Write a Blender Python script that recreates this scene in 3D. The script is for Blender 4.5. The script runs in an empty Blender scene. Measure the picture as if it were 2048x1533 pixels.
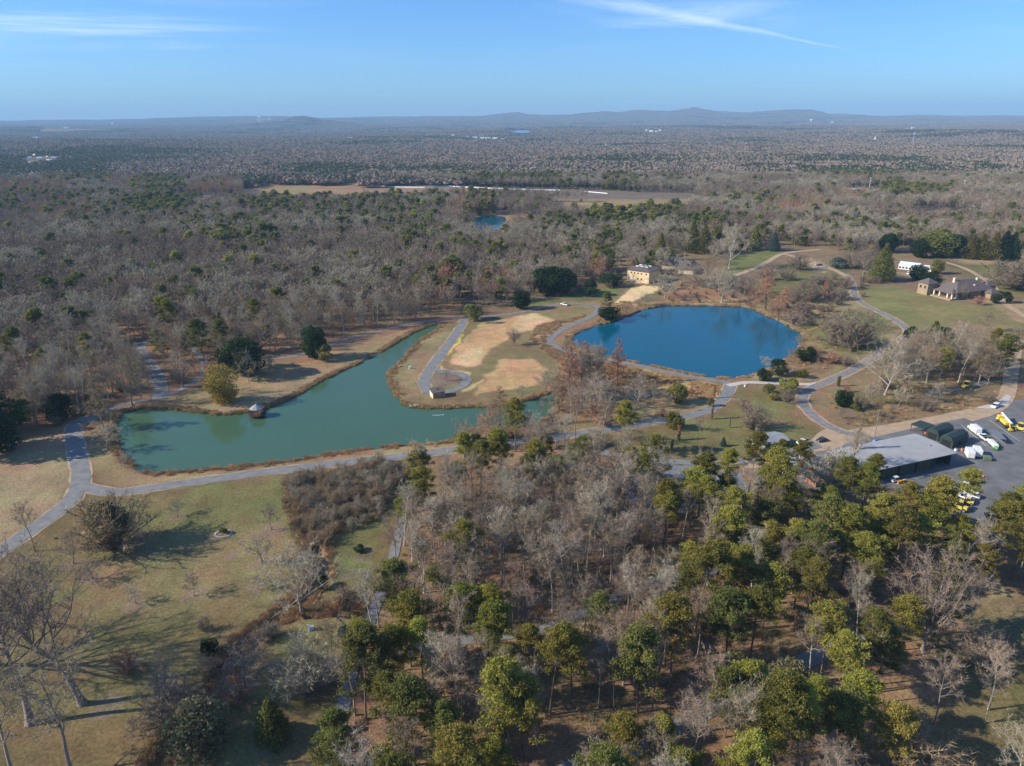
import bpy, bmesh, math, random
import numpy as np
from mathutils import Vector, Matrix, Quaternion

# ---------------------------------------------------------------- camera, sky, sun, exposure
scene = bpy.context.scene
CAM_H = 115.0
FPX = 1420.0                      # focal length in photograph pixels (2048 wide)
PITCH = math.radians(20.47)
ROLL = math.radians(-0.22)
SUN_EL = math.radians(30.0)
SUN_AZ = math.radians(8.0)        # shadows fall towards +X, turned this much to +Y

cr, sr, cp, sp = math.cos(ROLL), math.sin(ROLL), math.cos(PITCH), math.sin(PITCH)
RV = np.array([cr, sr * sp, sr * cp]); UV = np.array([-sr, cr * sp, cr * cp]); FV = np.array([0, cp, -sp])
cam_data = bpy.data.cameras.new("camera")
cam = bpy.data.objects.new("camera", cam_data)
scene.collection.objects.link(cam)
cam.matrix_world = Matrix(((RV[0], UV[0], -FV[0], 0), (RV[1], UV[1], -FV[1], 0), (RV[2], UV[2], -FV[2], CAM_H), (0, 0, 0, 1)))
cam_data.sensor_width = 36.0
cam_data.lens = 36.0 * FPX / 2048.0
cam_data.clip_start = 1.0
cam_data.clip_end = 150000.0
scene.camera = cam

world = bpy.data.worlds.new("World")
scene.world = world
world.use_nodes = True
wn, wl = world.node_tree.nodes, world.node_tree.links
wn.clear()
w_out = wn.new('ShaderNodeOutputWorld'); w_bg = wn.new('ShaderNodeBackground')
sky = wn.new('ShaderNodeTexSky'); sky.sky_type = 'NISHITA'; sky.sun_disc = False
sky.sun_elevation = SUN_EL; sky.sun_rotation = math.radians(-98.0)
sky.altitude = 300.0; sky.air_density = 1.0; sky.dust_density = 0.5; sky.ozone_density = 3.0
w_bg.inputs['Strength'].default_value = 0.112
wl.new(w_bg.outputs[0], w_out.inputs[0])

def wmath(op, a, b=None, c=None):
    n = wn.new('ShaderNodeMath'); n.operation = op
    for i, v in enumerate((a, b, c)):
        if v is None: continue
        if isinstance(v, (int, float)): n.inputs[i].default_value = v
        else: wl.new(v, n.inputs[i])
    return n.outputs[0]
def wramp(v, a, b, lo=0.0, hi=1.0):
    n = wn.new('ShaderNodeMapRange'); n.interpolation_type = 'SMOOTHSTEP'
    n.inputs[1].default_value = a; n.inputs[2].default_value = b; n.inputs[3].default_value = lo; n.inputs[4].default_value = hi
    wl.new(v, n.inputs[0]); return n.outputs[0]
tc = wn.new('ShaderNodeTexCoord'); sx = wn.new('ShaderNodeSeparateXYZ'); wl.new(tc.outputs['Generated'], sx.inputs[0])
ysafe = wmath('MAXIMUM', sx.outputs[1], 0.05)
S = wmath('DIVIDE', sx.outputs[0], ysafe); T = wmath('DIVIDE', sx.outputs[2], ysafe)
def wnoise(su, tu, scale, det, rough, dist=0.0, off=0.0):
    c = wn.new('ShaderNodeCombineXYZ')
    wl.new(wmath('MULTIPLY', S, su), c.inputs[0]); wl.new(wmath('MULTIPLY_ADD', T, tu, off), c.inputs[1]); c.inputs[2].default_value = off
    n = wn.new('ShaderNodeTexNoise'); n.inputs['Scale'].default_value = scale; n.inputs['Detail'].default_value = det
    n.inputs['Roughness'].default_value = rough; n.inputs['Distortion'].default_value = dist
    wl.new(c.outputs[0], n.inputs['Vector']); return n.outputs['Fac']
# cirrus streaks: long in azimuth, thin in elevation
cir = wmath('MULTIPLY', wramp(wnoise(1.6, 22.0, 1.0, 9, 0.62, 0.5, 3.1), 0.47, 0.78), wramp(wnoise(1.2, 4.0, 1.0, 3, 0.5, 0.0, 8.0), 0.38, 0.62))
left_band = wmath('MULTIPLY', wramp(S, -0.22, -0.42), wramp(T, 0.055, 0.13))
right_band = wmath('MULTIPLY', wramp(S, 0.02, 0.30), wramp(T, 0.08, 0.16))
mid_band = wmath('MULTIPLY', wramp(T, 0.03, 0.12), 0.30)
zone = wmath('MINIMUM', wmath('ADD', wmath('MULTIPLY', wmath('ADD', left_band, right_band), 0.9), mid_band), 1.0)
cirrus = wmath('MULTIPLY', wmath('MULTIPLY', cir, zone), 1.0)
# the old contrail: a straight streak between two directions, torn by noise
def st(px, py):
    d = FV + (px - 1024) / FPX * RV - (py - 766.5) / FPX * UV
    return d[0] / d[1], d[2] / d[1]
(s0, t0), (s1, t1) = st(1190, 0), st(1700, 99)
slope = (t1 - t0) / (s1 - s0)
wob = wmath('MULTIPLY_ADD', wnoise(9.0, 9.0, 1.0, 4, 0.6, 0.0, 1.0), 0.010, -0.005)
dist_line = wmath('ABSOLUTE', wmath('ADD', wob, wmath('SUBTRACT', T, wmath('MULTIPLY_ADD', wmath('SUBTRACT', S, s0), slope, t0))))
width = wramp(S, s1 + 0.01, s0, 0.0012, 0.0105)
trail = wmath('SUBTRACT', 1.0, wmath('MINIMUM', wmath('DIVIDE', dist_line, width), 1.0))
trail = wmath('MULTIPLY', wmath('MULTIPLY', trail, wramp(S, s0 - 0.3, s0)), wramp(S, s1 + 0.01, s1 - 0.04))
trail = wmath('MULTIPLY', trail, wramp(wnoise(14.0, 40.0, 1.0, 5, 0.6, 0.0, 5.0), 0.25, 0.6, 0.35, 0.95))
# a torn cloud beside the trail
cs, ct = st(1330, 38)
puff = wmath('MULTIPLY', wramp(wmath('ABSOLUTE', wmath('SUBTRACT', S, cs + 0.02)), 0.22, 0.0), wramp(wmath('ABSOLUTE', wmath('SUBTRACT', T, ct + 0.008)), 0.034, 0.0))
puff = wmath('MULTIPLY', puff, wramp(wnoise(5.0, 38.0, 1.0, 9, 0.68, 0.8, 2.0), 0.36, 0.66))
cloud = wmath('MINIMUM', wmath('ADD', wmath('ADD', cirrus, wmath('MULTIPLY', trail, 0.42)), wmath('MULTIPLY', puff, 0.42)), 0.85)
tint = wn.new('ShaderNodeMix'); tint.data_type = 'RGBA'; tint.blend_type = 'MULTIPLY'; tint.inputs[0].default_value = 1.0
tint.inputs[7].default_value = (0.47, 0.79, 1.22, 1)
wl.new(sky.outputs[0], tint.inputs[6])
mixc = wn.new('ShaderNodeMix'); mixc.data_type = 'RGBA'
mixc.inputs[7].default_value = (6.4, 7.6, 8.8, 1)
wl.new(cloud, mixc.inputs[0]); wl.new(tint.outputs[2], mixc.inputs[6]); wl.new(mixc.outputs[2], w_bg.inputs[0])

sun_data = bpy.data.lights.new("sun", 'SUN')
sun_data.energy = 5.0; sun_data.angle = math.radians(0.53); sun_data.color = (1.0, 0.915, 0.78)
sun = bpy.data.objects.new("sun", sun_data)
scene.collection.objects.link(sun)
sdir = Vector((math.cos(SUN_EL) * math.cos(SUN_AZ), math.cos(SUN_EL) * math.sin(SUN_AZ), -math.sin(SUN_EL)))
sun.rotation_euler = sdir.to_track_quat('-Z', 'Y').to_euler()
sun.location = (-200, 0, 300)

scene.view_settings.view_transform = 'Standard'; scene.view_settings.look = 'None'
scene.view_settings.exposure = 0.45; scene.view_settings.gamma = 1.0
scene.render.engine = 'CYCLES'
scene.cycles.max_bounces = 4; scene.cycles.diffuse_bounces = 2; scene.cycles.glossy_bounces = 2
scene.cycles.transmission_bounces = 1; scene.cycles.volume_bounces = 0; scene.cycles.transparent_max_bounces = 4

# ---------------------------------------------------------------- picture <-> ground
def P(px, py, z=0.0):
    """point of the plane at height z seen at photograph pixel (px, py)"""
    d = FV + (px - 1024) / FPX * RV - (py - 766.5) / FPX * UV
    t = (z - CAM_H) / d[2]
    return Vector((d[0] * t, d[1] * t, z))
def PP(pts, z=0.0):
    return [tuple(P(x, y, z)[:2]) for x, y in pts]
def proj(x, y, z=0.0):
    x = np.asarray(x, float); y = np.asarray(y, float); dz = z - CAM_H
    f = FV[1] * y + FV[2] * dz
    f = np.where(f > 1, f, 1)
    a = (RV[0] * x + RV[1] * y + RV[2] * dz) / f; b = (UV[0] * x + UV[1] * y + UV[2] * dz) / f
    return 1024 + a * FPX, 766.5 - b * FPX
def tree_height(px, py, ytop):
    """height of a thing standing at (px, py) whose top reaches photograph row ytop"""
    g = P(px, py); lo, hi = 0.3, 60.0
    for _ in range(30):
        m = (lo + hi) / 2
        if proj(g.x, g.y, m)[1] > ytop: lo = m
        else: hi = m
    return lo

# ---------------------------------------------------------------- noise and polygons
def vnoise(x, y, seed=0):
    xi = np.floor(x).astype(np.int64); yi = np.floor(y).astype(np.int64)
    fx = x - xi; fy = y - yi
    fx = fx * fx * (3 - 2 * fx); fy = fy * fy * (3 - 2 * fy)
    def h(a, b):
        n = (a * 374761393 + b * 668265263 + seed * 1442695041) & 0xffffffff
        n = ((n ^ (n >> 13)) * 1274126177) & 0xffffffff
        return ((n ^ (n >> 16)) & 0xffff) / 65535.0
    return (h(xi, yi) * (1 - fx) + h(xi + 1, yi) * fx) * (1 - fy) + (h(xi, yi + 1) * (1 - fx) + h(xi + 1, yi + 1) * fx) * fy
def fnoise(x, y, seed=0, oct=3):
    s = 0; a = 0.5; t = 0
    for i in range(oct):
        s = s + a * vnoise(x * 2 ** i, y * 2 ** i, seed + i * 17); t += a; a *= 0.5
    return s / t
def sstep(a, b, x):
    t = np.clip((x - a) / (b - a), 0, 1); return t * t * (3 - 2 * t)
def sdist(X, Y, poly, cut=30.0):
    """signed distance to a polygon (positive inside), clamped to +-cut"""
    poly = np.array(poly); out = np.full(X.shape, -cut)
    m = (X > poly[:, 0].min() - cut) & (X < poly[:, 0].max() + cut) & (Y > poly[:, 1].min() - cut) & (Y < poly[:, 1].max() + cut)
    if not m.any(): return out
    x = X[m]; y = Y[m]; d = np.full(x.shape, 1e9); ins = np.zeros(x.shape, bool)
    n = len(poly)
    for i in range(n):
        ax, ay = poly[i]; bx, by = poly[(i + 1) % n]
        ex, ey = bx - ax, by - ay; L = ex * ex + ey * ey + 1e-9
        t = np.clip(((x - ax) * ex + (y - ay) * ey) / L, 0, 1)
        d = np.minimum(d, np.hypot(x - ax - t * ex, y - ay - t * ey))
        c = (ay > y) != (by > y)
        ins ^= c & (x < ex * (y - ay) / (by - ay + 1e-12) + ax)
    out[m] = np.clip(np.where(ins, d, -d), -cut, cut)
    return out
def ldist(X, Y, pts, cut=40.0):
    pts = np.array(pts); out = np.full(X.shape, cut)
    m = (X > pts[:, 0].min() - cut) & (X < pts[:, 0].max() + cut) & (Y > pts[:, 1].min() - cut) & (Y < pts[:, 1].max() + cut)
    if not m.any(): return out
    x = X[m]; y = Y[m]; d = np.full(x.shape, cut)
    for i in range(len(pts) - 1):
        ax, ay = pts[i]; bx, by = pts[i + 1]
        ex, ey = bx - ax, by - ay; L = ex * ex + ey * ey + 1e-9
        t = np.clip(((x - ax) * ex + (y - ay) * ey) / L, 0, 1)
        d = np.minimum(d, np.hypot(x - ax - t * ex, y - ay - t * ey))
    out[m] = d
    return out
def smooth_closed(pts, it=2):
    for _ in range(it):
        q = []
        for i in range(len(pts)):
            a, b = pts[i], pts[(i + 1) % len(pts)]
            q.append((a[0] * .75 + b[0] * .25, a[1] * .75 + b[1] * .25)); q.append((a[0] * .25 + b[0] * .75, a[1] * .25 + b[1] * .75))
        pts = q
    return pts
def smooth_open(pts, it=2):
    for _ in range(it):
        q = [pts[0]]
        for a, b in zip(pts[:-1], pts[1:]):
            q.append((a[0] * .75 + b[0] * .25, a[1] * .75 + b[1] * .25)); q.append((a[0] * .25 + b[0] * .75, a[1] * .25 + b[1] * .75))
        q.append(pts[-1]); pts = q
    return pts

# ---------------------------------------------------------------- materials
MATS = {}
def mat(name, col, rough=0.8, metal=0.0, var=0.0, scale=1.0, spec=None, obj_var=0.0, tint=0.0, emit=None):
    """procedural material: base colour broken up by noise, by object and by the mesh's own 'tint'"""
    m = bpy.data.materials.new(name); m.use_nodes = True; MATS[name] = m
    n, l = m.node_tree.nodes, m.node_tree.links
    b = n['Principled BSDF']; b.inputs['Roughness'].default_value = rough; b.inputs['Metallic'].default_value = metal
    b.inputs['Specular IOR Level'].default_value = spec if spec is not None else 0.3
    base = n.new('ShaderNodeRGB'); base.outputs[0].default_value = (*col, 1); cur = base.outputs[0]
    def scale_by(fac_socket, lo, hi, flo=0.0, fhi=1.0):
        nonlocal cur
        r = n.new('ShaderNodeMapRange'); r.inputs[1].default_value = flo; r.inputs[2].default_value = fhi
        r.inputs[3].default_value = lo; r.inputs[4].default_value = hi; l.new(fac_socket, r.inputs[0])
        v = n.new('ShaderNodeVectorMath'); v.operation = 'SCALE'; l.new(cur, v.inputs[0]); l.new(r.outputs[0], v.inputs[3]); cur = v.outputs[0]
    if var:
        t = n.new('ShaderNodeTexCoord'); x = n.new('ShaderNodeTexNoise'); x.inputs['Scale'].default_value = scale; x.inputs['Detail'].default_value = 5
        l.new(t.outputs['Object'], x.inputs['Vector']); scale_by(x.outputs['Fac'], 1 - var, 1 + var, 0.25, 0.75)
    if obj_var:
        o = n.new('ShaderNodeObjectInfo'); scale_by(o.outputs['Random'], 1 - obj_var, 1 + obj_var)
        h = n.new('ShaderNodeHueSaturation'); w = n.new('ShaderNodeTexWhiteNoise'); w.noise_dimensions = '1D'; l.new(o.outputs['Random'], w.inputs['W'])
        r = n.new('ShaderNodeMapRange'); r.inputs[3].default_value = 0.5 - 0.022 * min(1, obj_var * 4); r.inputs[4].default_value = 0.5 + 0.022 * min(1, obj_var * 4)
        l.new(w.outputs[0], r.inputs[0]); l.new(r.outputs[0], h.inputs['Hue']); l.new(cur, h.inputs['Color']); cur = h.outputs[0]
    if tint:
        a = n.new('ShaderNodeAttribute'); a.attribute_name = 'tint'; scale_by(a.outputs['Fac'], 1 - tint, 1 + tint)
    l.new(cur, b.inputs['Base Color'])
    if name.startswith('leaf') or name == 'far_green':
        # needles and leaves let some light through
        df = n.new('ShaderNodeBsdfDiffuse'); tr = n.new('ShaderNodeBsdfTranslucent'); mx = n.new('ShaderNodeMixShader'); mx.inputs[0].default_value = 0.32
        l.new(cur, df.inputs[0]); l.new(cur, tr.inputs[0]); l.new(df.outputs[0], mx.inputs[1]); l.new(tr.outputs[0], mx.inputs[2]); l.new(mx.outputs[0], n['Material Output'].inputs[0])
    if emit: b.inputs['Emission Color'].default_value = (*emit, 1)
    return m
# bark and foliage
mat('bark_grey', (0.25, 0.21, 0.165), 0.9, var=0.25, scale=1.5, obj_var=0.2)
mat('bark_pale', (0.42, 0.37, 0.30), 0.9, var=0.25, scale=1.5, obj_var=0.15)
mat('bark_brown', (0.15, 0.11, 0.08), 0.9, var=0.25, scale=2, obj_var=0.15)
mat('twig_grey', (0.290, 0.226, 0.154), 0.9, obj_var=0.22, tint=0.35)
mat('twig_pale', (0.36, 0.31, 0.22), 0.9, obj_var=0.15, tint=0.3)
mat('twig_tan', (0.31, 0.225, 0.12), 0.9, obj_var=0.12, tint=0.35)
mat('twig_purple', (0.235, 0.178, 0.125), 0.9, obj_var=0.15, tint=0.35)
mat('twig_russet', (0.38, 0.19, 0.11), 0.9, obj_var=0.15, tint=0.35)
mat('leaf_pine', (0.265, 0.245, 0.052), 0.75, obj_var=0.28, tint=0.35)
mat('leaf_dark', (0.038, 0.066, 0.026), 0.55, obj_var=0.25, tint=0.4, spec=0.4)
mat('leaf_mid', (0.185, 0.190, 0.052), 0.7, obj_var=0.2, tint=0.4)
mat('leaf_olive', (0.175, 0.160, 0.040), 0.75, obj_var=0.15, tint=0.4)
mat('leaf_yellow', (0.30, 0.235, 0.055), 0.75, obj_var=0.08, tint=0.4)
mat('leaf_blue', (0.10, 0.14, 0.115), 0.7, obj_var=0.1, tint=0.35)
mat('leaf_dusty', (0.20, 0.19, 0.10), 0.8, obj_var=0.1, tint=0.4)
mat('grass_dry', (0.44, 0.28, 0.13), 0.9, obj_var=0.25, tint=0.35)
mat('grass_gold', (0.52, 0.34, 0.17), 0.9, obj_var=0.25, tint=0.35)
mat('brush_brown', (0.33, 0.245, 0.15), 0.9, obj_var=0.25, tint=0.35)
# built things
mat('gravel', (0.205, 0.202, 0.188), 0.9, var=0.24, scale=0.35)
mat('track', (0.22, 0.205, 0.185), 0.9, var=0.35, scale=0.5)
mat('tan_dirt', (0.42, 0.30, 0.19), 0.95, var=0.2, scale=0.3)
mat('straw', (0.66, 0.50, 0.29), 0.95, var=0.12, scale=0.4)
mat('asphalt', (0.155, 0.155, 0.152), 0.9, var=0.32, scale=0.16)
mat('asphalt_old', (0.20, 0.195, 0.19), 0.9, var=0.2, scale=0.3)
mat('line_white', (0.55, 0.55, 0.52), 0.8, var=0.15, scale=2)
mat('concrete', (0.50, 0.46, 0.40), 0.85, var=0.12, scale=0.6)
mat('roof_metal', (0.29, 0.295, 0.30), 0.6, var=0.12, scale=0.25, spec=0.3)
mat('roof_light', (0.58, 0.62, 0.66), 0.45, var=0.08, scale=0.4, spec=0.5)
mat('roof_shingle', (0.135, 0.108, 0.10), 0.9, var=0.18, scale=1.2)
mat('wall_olive', (0.075, 0.08, 0.06), 0.7, var=0.12, scale=0.5)
mat('wall_sand', (0.70, 0.52, 0.30), 0.85, var=0.08, scale=0.7)
mat('wall_stone', (0.33, 0.25, 0.16), 0.9, var=0.2, scale=1.4)
mat('wall_cream', (0.66, 0.56, 0.38), 0.85, var=0.08, scale=1.0)
mat('wall_white', (0.76, 0.75, 0.72), 0.7, var=0.06, scale=0.5)
mat('wall_brick', (0.30, 0.14, 0.09), 0.85, var=0.15, scale=1.5)
mat('dark_green_metal', (0.035, 0.052, 0.045), 0.5, var=0.15, scale=0.6)
mat('dark_opening', (0.015, 0.015, 0.016), 0.7)
mat('wood_brown', (0.10, 0.055, 0.035), 0.85, var=0.25, scale=2)
mat('wood_tan', (0.34, 0.24, 0.14), 0.85, var=0.2, scale=2)
mat('paint_white', (0.80, 0.80, 0.79), 0.35, var=0.03, scale=1, spec=0.5)
mat('paint_yellow', (0.72, 0.55, 0.07), 0.4, var=0.08, scale=1, spec=0.5)
mat('paint_green', (0.10, 0.36, 0.09), 0.45, var=0.05, spec=0.5)
mat('paint_blue', (0.06, 0.22, 0.52), 0.5, var=0.05, spec=0.5)
mat('paint_red', (0.55, 0.07, 0.04), 0.5, var=0.05)
mat('paint_orange', (0.78, 0.22, 0.03), 0.5, var=0.05)
mat('paint_grey', (0.17, 0.185, 0.20), 0.35, var=0.05, spec=0.5)
mat('paint_dark', (0.03, 0.035, 0.045), 0.3, spec=0.5)
mat('paint_silver', (0.50, 0.52, 0.54), 0.3, metal=0.3, spec=0.5)
mat('dull_green', (0.15, 0.19, 0.12), 0.7, var=0.1)
mat('glass', (0.02, 0.025, 0.03), 0.08, spec=0.8)
mat('glass_milky', (0.62, 0.70, 0.72), 0.35, var=0.05, scale=1, spec=0.5)
mat('rubber', (0.02, 0.02, 0.02), 0.8)
mat('metal', (0.35, 0.36, 0.38), 0.45, metal=0.6)
mat('straw_pale', (0.60, 0.52, 0.38), 0.95, var=0.2, scale=1)
mat('stone_pale', (0.55, 0.51, 0.45), 0.9, var=0.2, scale=1)

# ---------------------------------------------------------------- mesh helpers
COL = scene.collection
class MB:
    """collects shapes; build() links them as one mesh object"""
    def __init__(s): s.v = []; s.f = []
    def add(s, vs, fs):
        o = len(s.v); s.v += [tuple(v) for v in vs]; s.f += [tuple(i + o for i in f) for f in fs]; return s
    def box(s, c, d, yaw=0.0, top=1.0, pitch=0.0):
        """box centred at c (z = bottom), size d, top face scaled by top"""
        cx, cy, cz = c; dx, dy, dz = d; vs = []
        for z, k in ((0, 1.0), (dz, top)):
            for a, b in ((-1, -1), (1, -1), (1, 1), (-1, 1)):
                x, y = a * dx / 2 * k, b * dy / 2 * k
                vs.append((cx + x * math.cos(yaw) - y * math.sin(yaw), cy + x * math.sin(yaw) + y * math.cos(yaw), cz + z))
        return s.add(vs, [(3, 2, 1, 0), (4, 5, 6, 7), (0, 1, 5, 4), (1, 2, 6, 5), (2, 3, 7, 6), (3, 0, 4, 7)])
    def prism(s, prof, y0, y1):
        """profile in (x, z) extruded along y"""
        n = len(prof); vs = [(x, y0, z) for x, z in prof] + [(x, y1, z) for x, z in prof]
        return s.add(vs, [tuple(range(n)), tuple(range(2 * n - 1, n - 1, -1))] + [(i + n, (i + 1) % n + n, (i + 1) % n, i) for i in range(n)])
    def tube(s, p0, p1, r0, r1=None, n=8, caps=True):
        r1 = r0 if r1 is None else r1
        p0 = Vector(p0); p1 = Vector(p1); d = (p1 - p0).normalized()
        a = d.orthogonal().normalized(); b = d.cross(a); vs = []
        for p, r in ((p0, r0), (p1, r1)):
            for i in range(n):
                t = 2 * math.pi * i / n; vs.append(p + (a * math.cos(t) + b * math.sin(t)) * r)
        fs = [(i, (i + 1) % n, (i + 1) % n + n, i + n) for i in range(n)]
        if caps: fs += [tuple(range(n - 1, -1, -1)), tuple(range(n, 2 * n))]
        return s.add(vs, fs)
    def xf(s, loc, yaw):
        c, q = math.cos(yaw), math.sin(yaw)
        s.v = [(x * c - y * q + loc[0], x * q + y * c + loc[1], z + (loc[2] if len(loc) > 2 else 0)) for x, y, z in s.v]; return s
    def build(s, name, m, parent=None, bevel=0.0):
        me = bpy.data.meshes.new(name); me.from_pydata(s.v, [], s.f); me.update()
        if bevel:
            bm = bmesh.new(); bm.from_mesh(me)
            bmesh.ops.bevel(bm, geom=list(bm.edges), offset=bevel, segments=2, affect='EDGES', profile=0.6)
            bm.to_mesh(me); bm.free()
        me.materials.append(MATS[m] if isinstance(m, str) else m)
        o = bpy.data.objects.new(name, me); COL.objects.link(o)
        if parent is not None: o.parent = parent
        return o
def tag(o, label=None, cat=None, group=None, kind=None):
    if label: o['label'] = label
    if cat: o['category'] = cat
    if group: o['group'] = group
    if kind: o['kind'] = kind
    return o
def thing(name, label, cat, loc, yaw=0.0, group=None):
    o = bpy.data.objects.new(name, None); COL.objects.link(o)
    o.location = loc if len(loc) == 3 else (loc[0], loc[1], 0); o.rotation_euler = (0, 0, yaw); o.empty_display_size = 0.5
    return tag(o, label, cat, group)
def mesh_np(name, V, F, mats, tint=None, mi=None):
    me = bpy.data.meshes.new(name); V = np.asarray(V, np.float32); F = np.asarray(F, np.int32); k = F.shape[1]
    me.vertices.add(len(V)); me.vertices.foreach_set('co', V.ravel())
    me.loops.add(F.size); me.loops.foreach_set('vertex_index', F.ravel())
    me.polygons.add(len(F)); me.polygons.foreach_set('loop_start', np.arange(0, F.size, k, dtype=np.int32))
    me.update(calc_edges=True)
    for m in mats: me.materials.append(MATS[m] if isinstance(m, str) else m)
    if mi is not None: me.polygons.foreach_set('material_index', np.asarray(mi, np.int32))
    if tint is not None:
        a = me.attributes.new('tint', 'FLOAT', 'FACE'); a.data.foreach_set('value', np.asarray(tint, np.float32))
    return me
# ---------------------------------------------------------------- map of the place (outlines and centre lines on the ground)
WZ = -0.6
LAKE_G = smooth_closed(PP([(228,849),(228,866),(231,887),(243,910),(264,928),(284,943),(299,948),(340,947),(410,941),(500,932),(600,922),(673,906),(732,900),(814,891),(896,887),(916,875),(943,858),(1000,858),(1048,852),(1086,843),(1112,822),(1115,799),(1107,784),(1089,790),(1060,801),(1033,808),(990,815),(954,815),(915,817),(872,818),(828,817),(805,811),(787,787),(778,767),(777,749),(784,740),(799,726),(814,708),(831,690),(849,676),(872,663),(881,652),(870,650),(858,654),(828,664),(799,682),(755,708),(726,723),(696,737),(638,764),(600,788),(579,797),(557,808),(530,818),(498,825),(469,830),(425,830),(381,824),(360,821),(322,818),(278,818),(249,824),(234,834)], WZ), 1)
LAKE_B = smooth_closed(PP([(1141,673),(1176,657),(1226,644),(1255,633),(1275,624),(1299,617),(1314,614),(1340,612),(1372,612),(1431,613),(1475,614),(1489,615),(1507,620),(1533,633),(1563,647),(1592,661),(1608,671),(1604,688),(1592,708),(1571,720),(1548,732),(1530,743),(1507,752),(1475,757),(1440,757),(1387,750),(1343,741),(1299,731),(1261,723),(1211,714),(1176,706),(1152,695),(1141,683)], WZ), 1)
POND_M = smooth_closed(PP([(925,445),(945,436),(975,432),(1008,433),(1012,442),(1000,455),(985,463),(950,464),(930,456)], WZ), 1)
FAR_PONDS = [smooth_closed(PP([(1022,263.5),(1040,262),(1062,263),(1066,266),(1050,268.5),(1028,267.5)]), 1), smooth_closed(PP([(114,279),(125,276.5),(136,278),(134,281),(120,282)]), 1)]
def road(pts, w, it=2): return smooth_open(PP(pts), it), w
R_MAIN = road([(-60,1140),(0,1103),(60,1063),(110,1028),(150,995),(164,962),(157,920),(147,870),(150,846),(195,832)], 5.8)
R_DAM = road([(160,972),(200,983),(240,986),(290,979),(400,962),(550,942),(700,924),(830,911),(900,901),(980,890),(1076,881),(1167,866),(1240,855),(1314,843),(1372,834),(1416,822),(1443,803),(1456,784),(1462,768)], 5.0)
R_WEST = road([(160,846),(220,818),(270,803),(330,797),(358,781),(392,763),(412,742),(405,715),(380,690)], 3.2)
R_WOOD = road([(322,795),(322,770),(305,738),(285,712),(275,690),(300,680),(340,678)], 6.5)
R_SHORE = road([(400,757),(470,728),(520,720),(580,716),(640,700),(700,676),(760,664),(808,650),(843,645),(887,640),(925,636)], 3.0)
R_BLUE = road([(1462,766),(1443,764),(1387,755),(1343,746),(1299,737),(1255,727),(1211,718),(1179,713),(1140,706),(1108,693),(1096,682),(1109,669),(1138,653),(1167,642),(1188,632),(1198,618),(1193,611),(1167,609),(1138,607),(1109,610),(1079,617),(1050,624),(989,633),(950,636),(925,640)], 3.8)
R_PEN = road([(930,640),(922,652),(913,667),(896,690),(878,714),(862,735),(850,755),(848,772),(857,786)], 5.2)
R_LOOP = road([(862,737),(880,744),(905,745),(928,750),(936,761),(925,774),(900,783),(870,789),(857,786)], 4.4)
R_JOIN = road([(1456,772),(1490,765),(1515,766),(1565,767),(1612,770),(1634,768)], 4.0)
R_TRACK = road([(1690,548),(1702,562),(1706,573),(1709,594),(1729,611),(1770,629),(1805,650),(1819,662),(1811,676),(1776,696),(1741,720),(1697,746),(1653,764),(1622,777),(1604,790),(1603,808),(1624,831),(1653,852),(1690,868),(1740,876)], 4.6)
R_SIDE = road([(2035,680),(2022,740),(2018,790),(1990,822),(1930,838)], 6.0)
R_PATHL = road([(648,1560),(668,1490),(690,1400),(705,1340),(728,1270),(762,1190),(790,1100),(806,1040),(822,990),(838,950),(842,915)], 2.8)
R_WP1 = road([(760,1330),(860,1290),(980,1275),(1060,1265),(1150,1235),(1240,1190),(1330,1157),(1450,1140),(1530,1120),(1604,1102),(1660,1092),(1760,1080)], 3.0)
R_WP2 = road([(1100,1560),(1200,1510),(1300,1490),(1380,1440),(1450,1400),(1530,1362),(1600,1328),(1700,1282),(1790,1252),(1860,1222),(1900,1214)], 3.8)
R_HOUSE = road([(2060,640),(2025,618),(1998,600),(1990,575),(1960,552),(1925,535),(1890,525)], 4.5)
R_ARR = road([(1470,552),(1500,541),(1530,528),(1550,515),(1563,508),(1600,503),(1640,500)], 5.0)
R_ARR2 = road([(1563,508),(1585,512),(1600,522),(1640,530),(1680,545),(1700,560)], 5.0)
R_FAR = road([(560,375),(700,377),(830,381),(1000,385),(1215,391),(1380,397)], 7.0)
R_FAR2 = road([(330,402),(420,405),(520,404),(620,397)], 6.0)
R_YARD2 = road([(1200,905),(1330,925),(1450,928),(1560,912),(1640,890)], 4.0)
R_TRAC = road([(1850,790),(1931,777),(1975,765)], 3.0)
YARD = PP([(1650,886),(1665,868),(1712,862),(1785,852),(1858,838),(1931,822),(1985,808),(2030,800),(2100,800),(2120,1040),(1900,1050),(1820,1000),(1740,960),(1640,985),(1540,965),(1540,925),(1600,905)])
YARD_TAN = [PP([(1652,868),(1712,858),(1785,848),(1858,835),(1931,819),(1990,809),(2010,818),(1950,832),(1880,846),(1830,856),(1760,872),(1700,884),(1655,900),(1645,885)]), PP([(1640,862),(1660,856),(1700,866),(1690,892),(1655,902),(1600,905),(1560,930),(1500,940),(1480,930),(1540,905),(1610,893)])]
LOT = PP([(1235,960),(1340,925),(1480,945),(1500,985),(1350,1035),(1260,1010)])
ROADS = [R_MAIN, R_DAM, R_WEST, R_WOOD, R_SHORE, R_BLUE, R_PEN, R_LOOP, R_JOIN, R_TRACK, R_SIDE, R_PATHL, R_WP1, R_WP2, R_HOUSE, R_ARR, R_ARR2, R_FAR, R_FAR2, R_YARD2]
CREEK = smooth_open(PP([(592,955),(590,985),(600,1020),(612,1060),(640,1105),(650,1140),(610,1195),(560,1230),(520,1255),(480,1290),(455,1330),(430,1385),(400,1420),(350,1470),(310,1533),(270,1620)]), 2)
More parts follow.
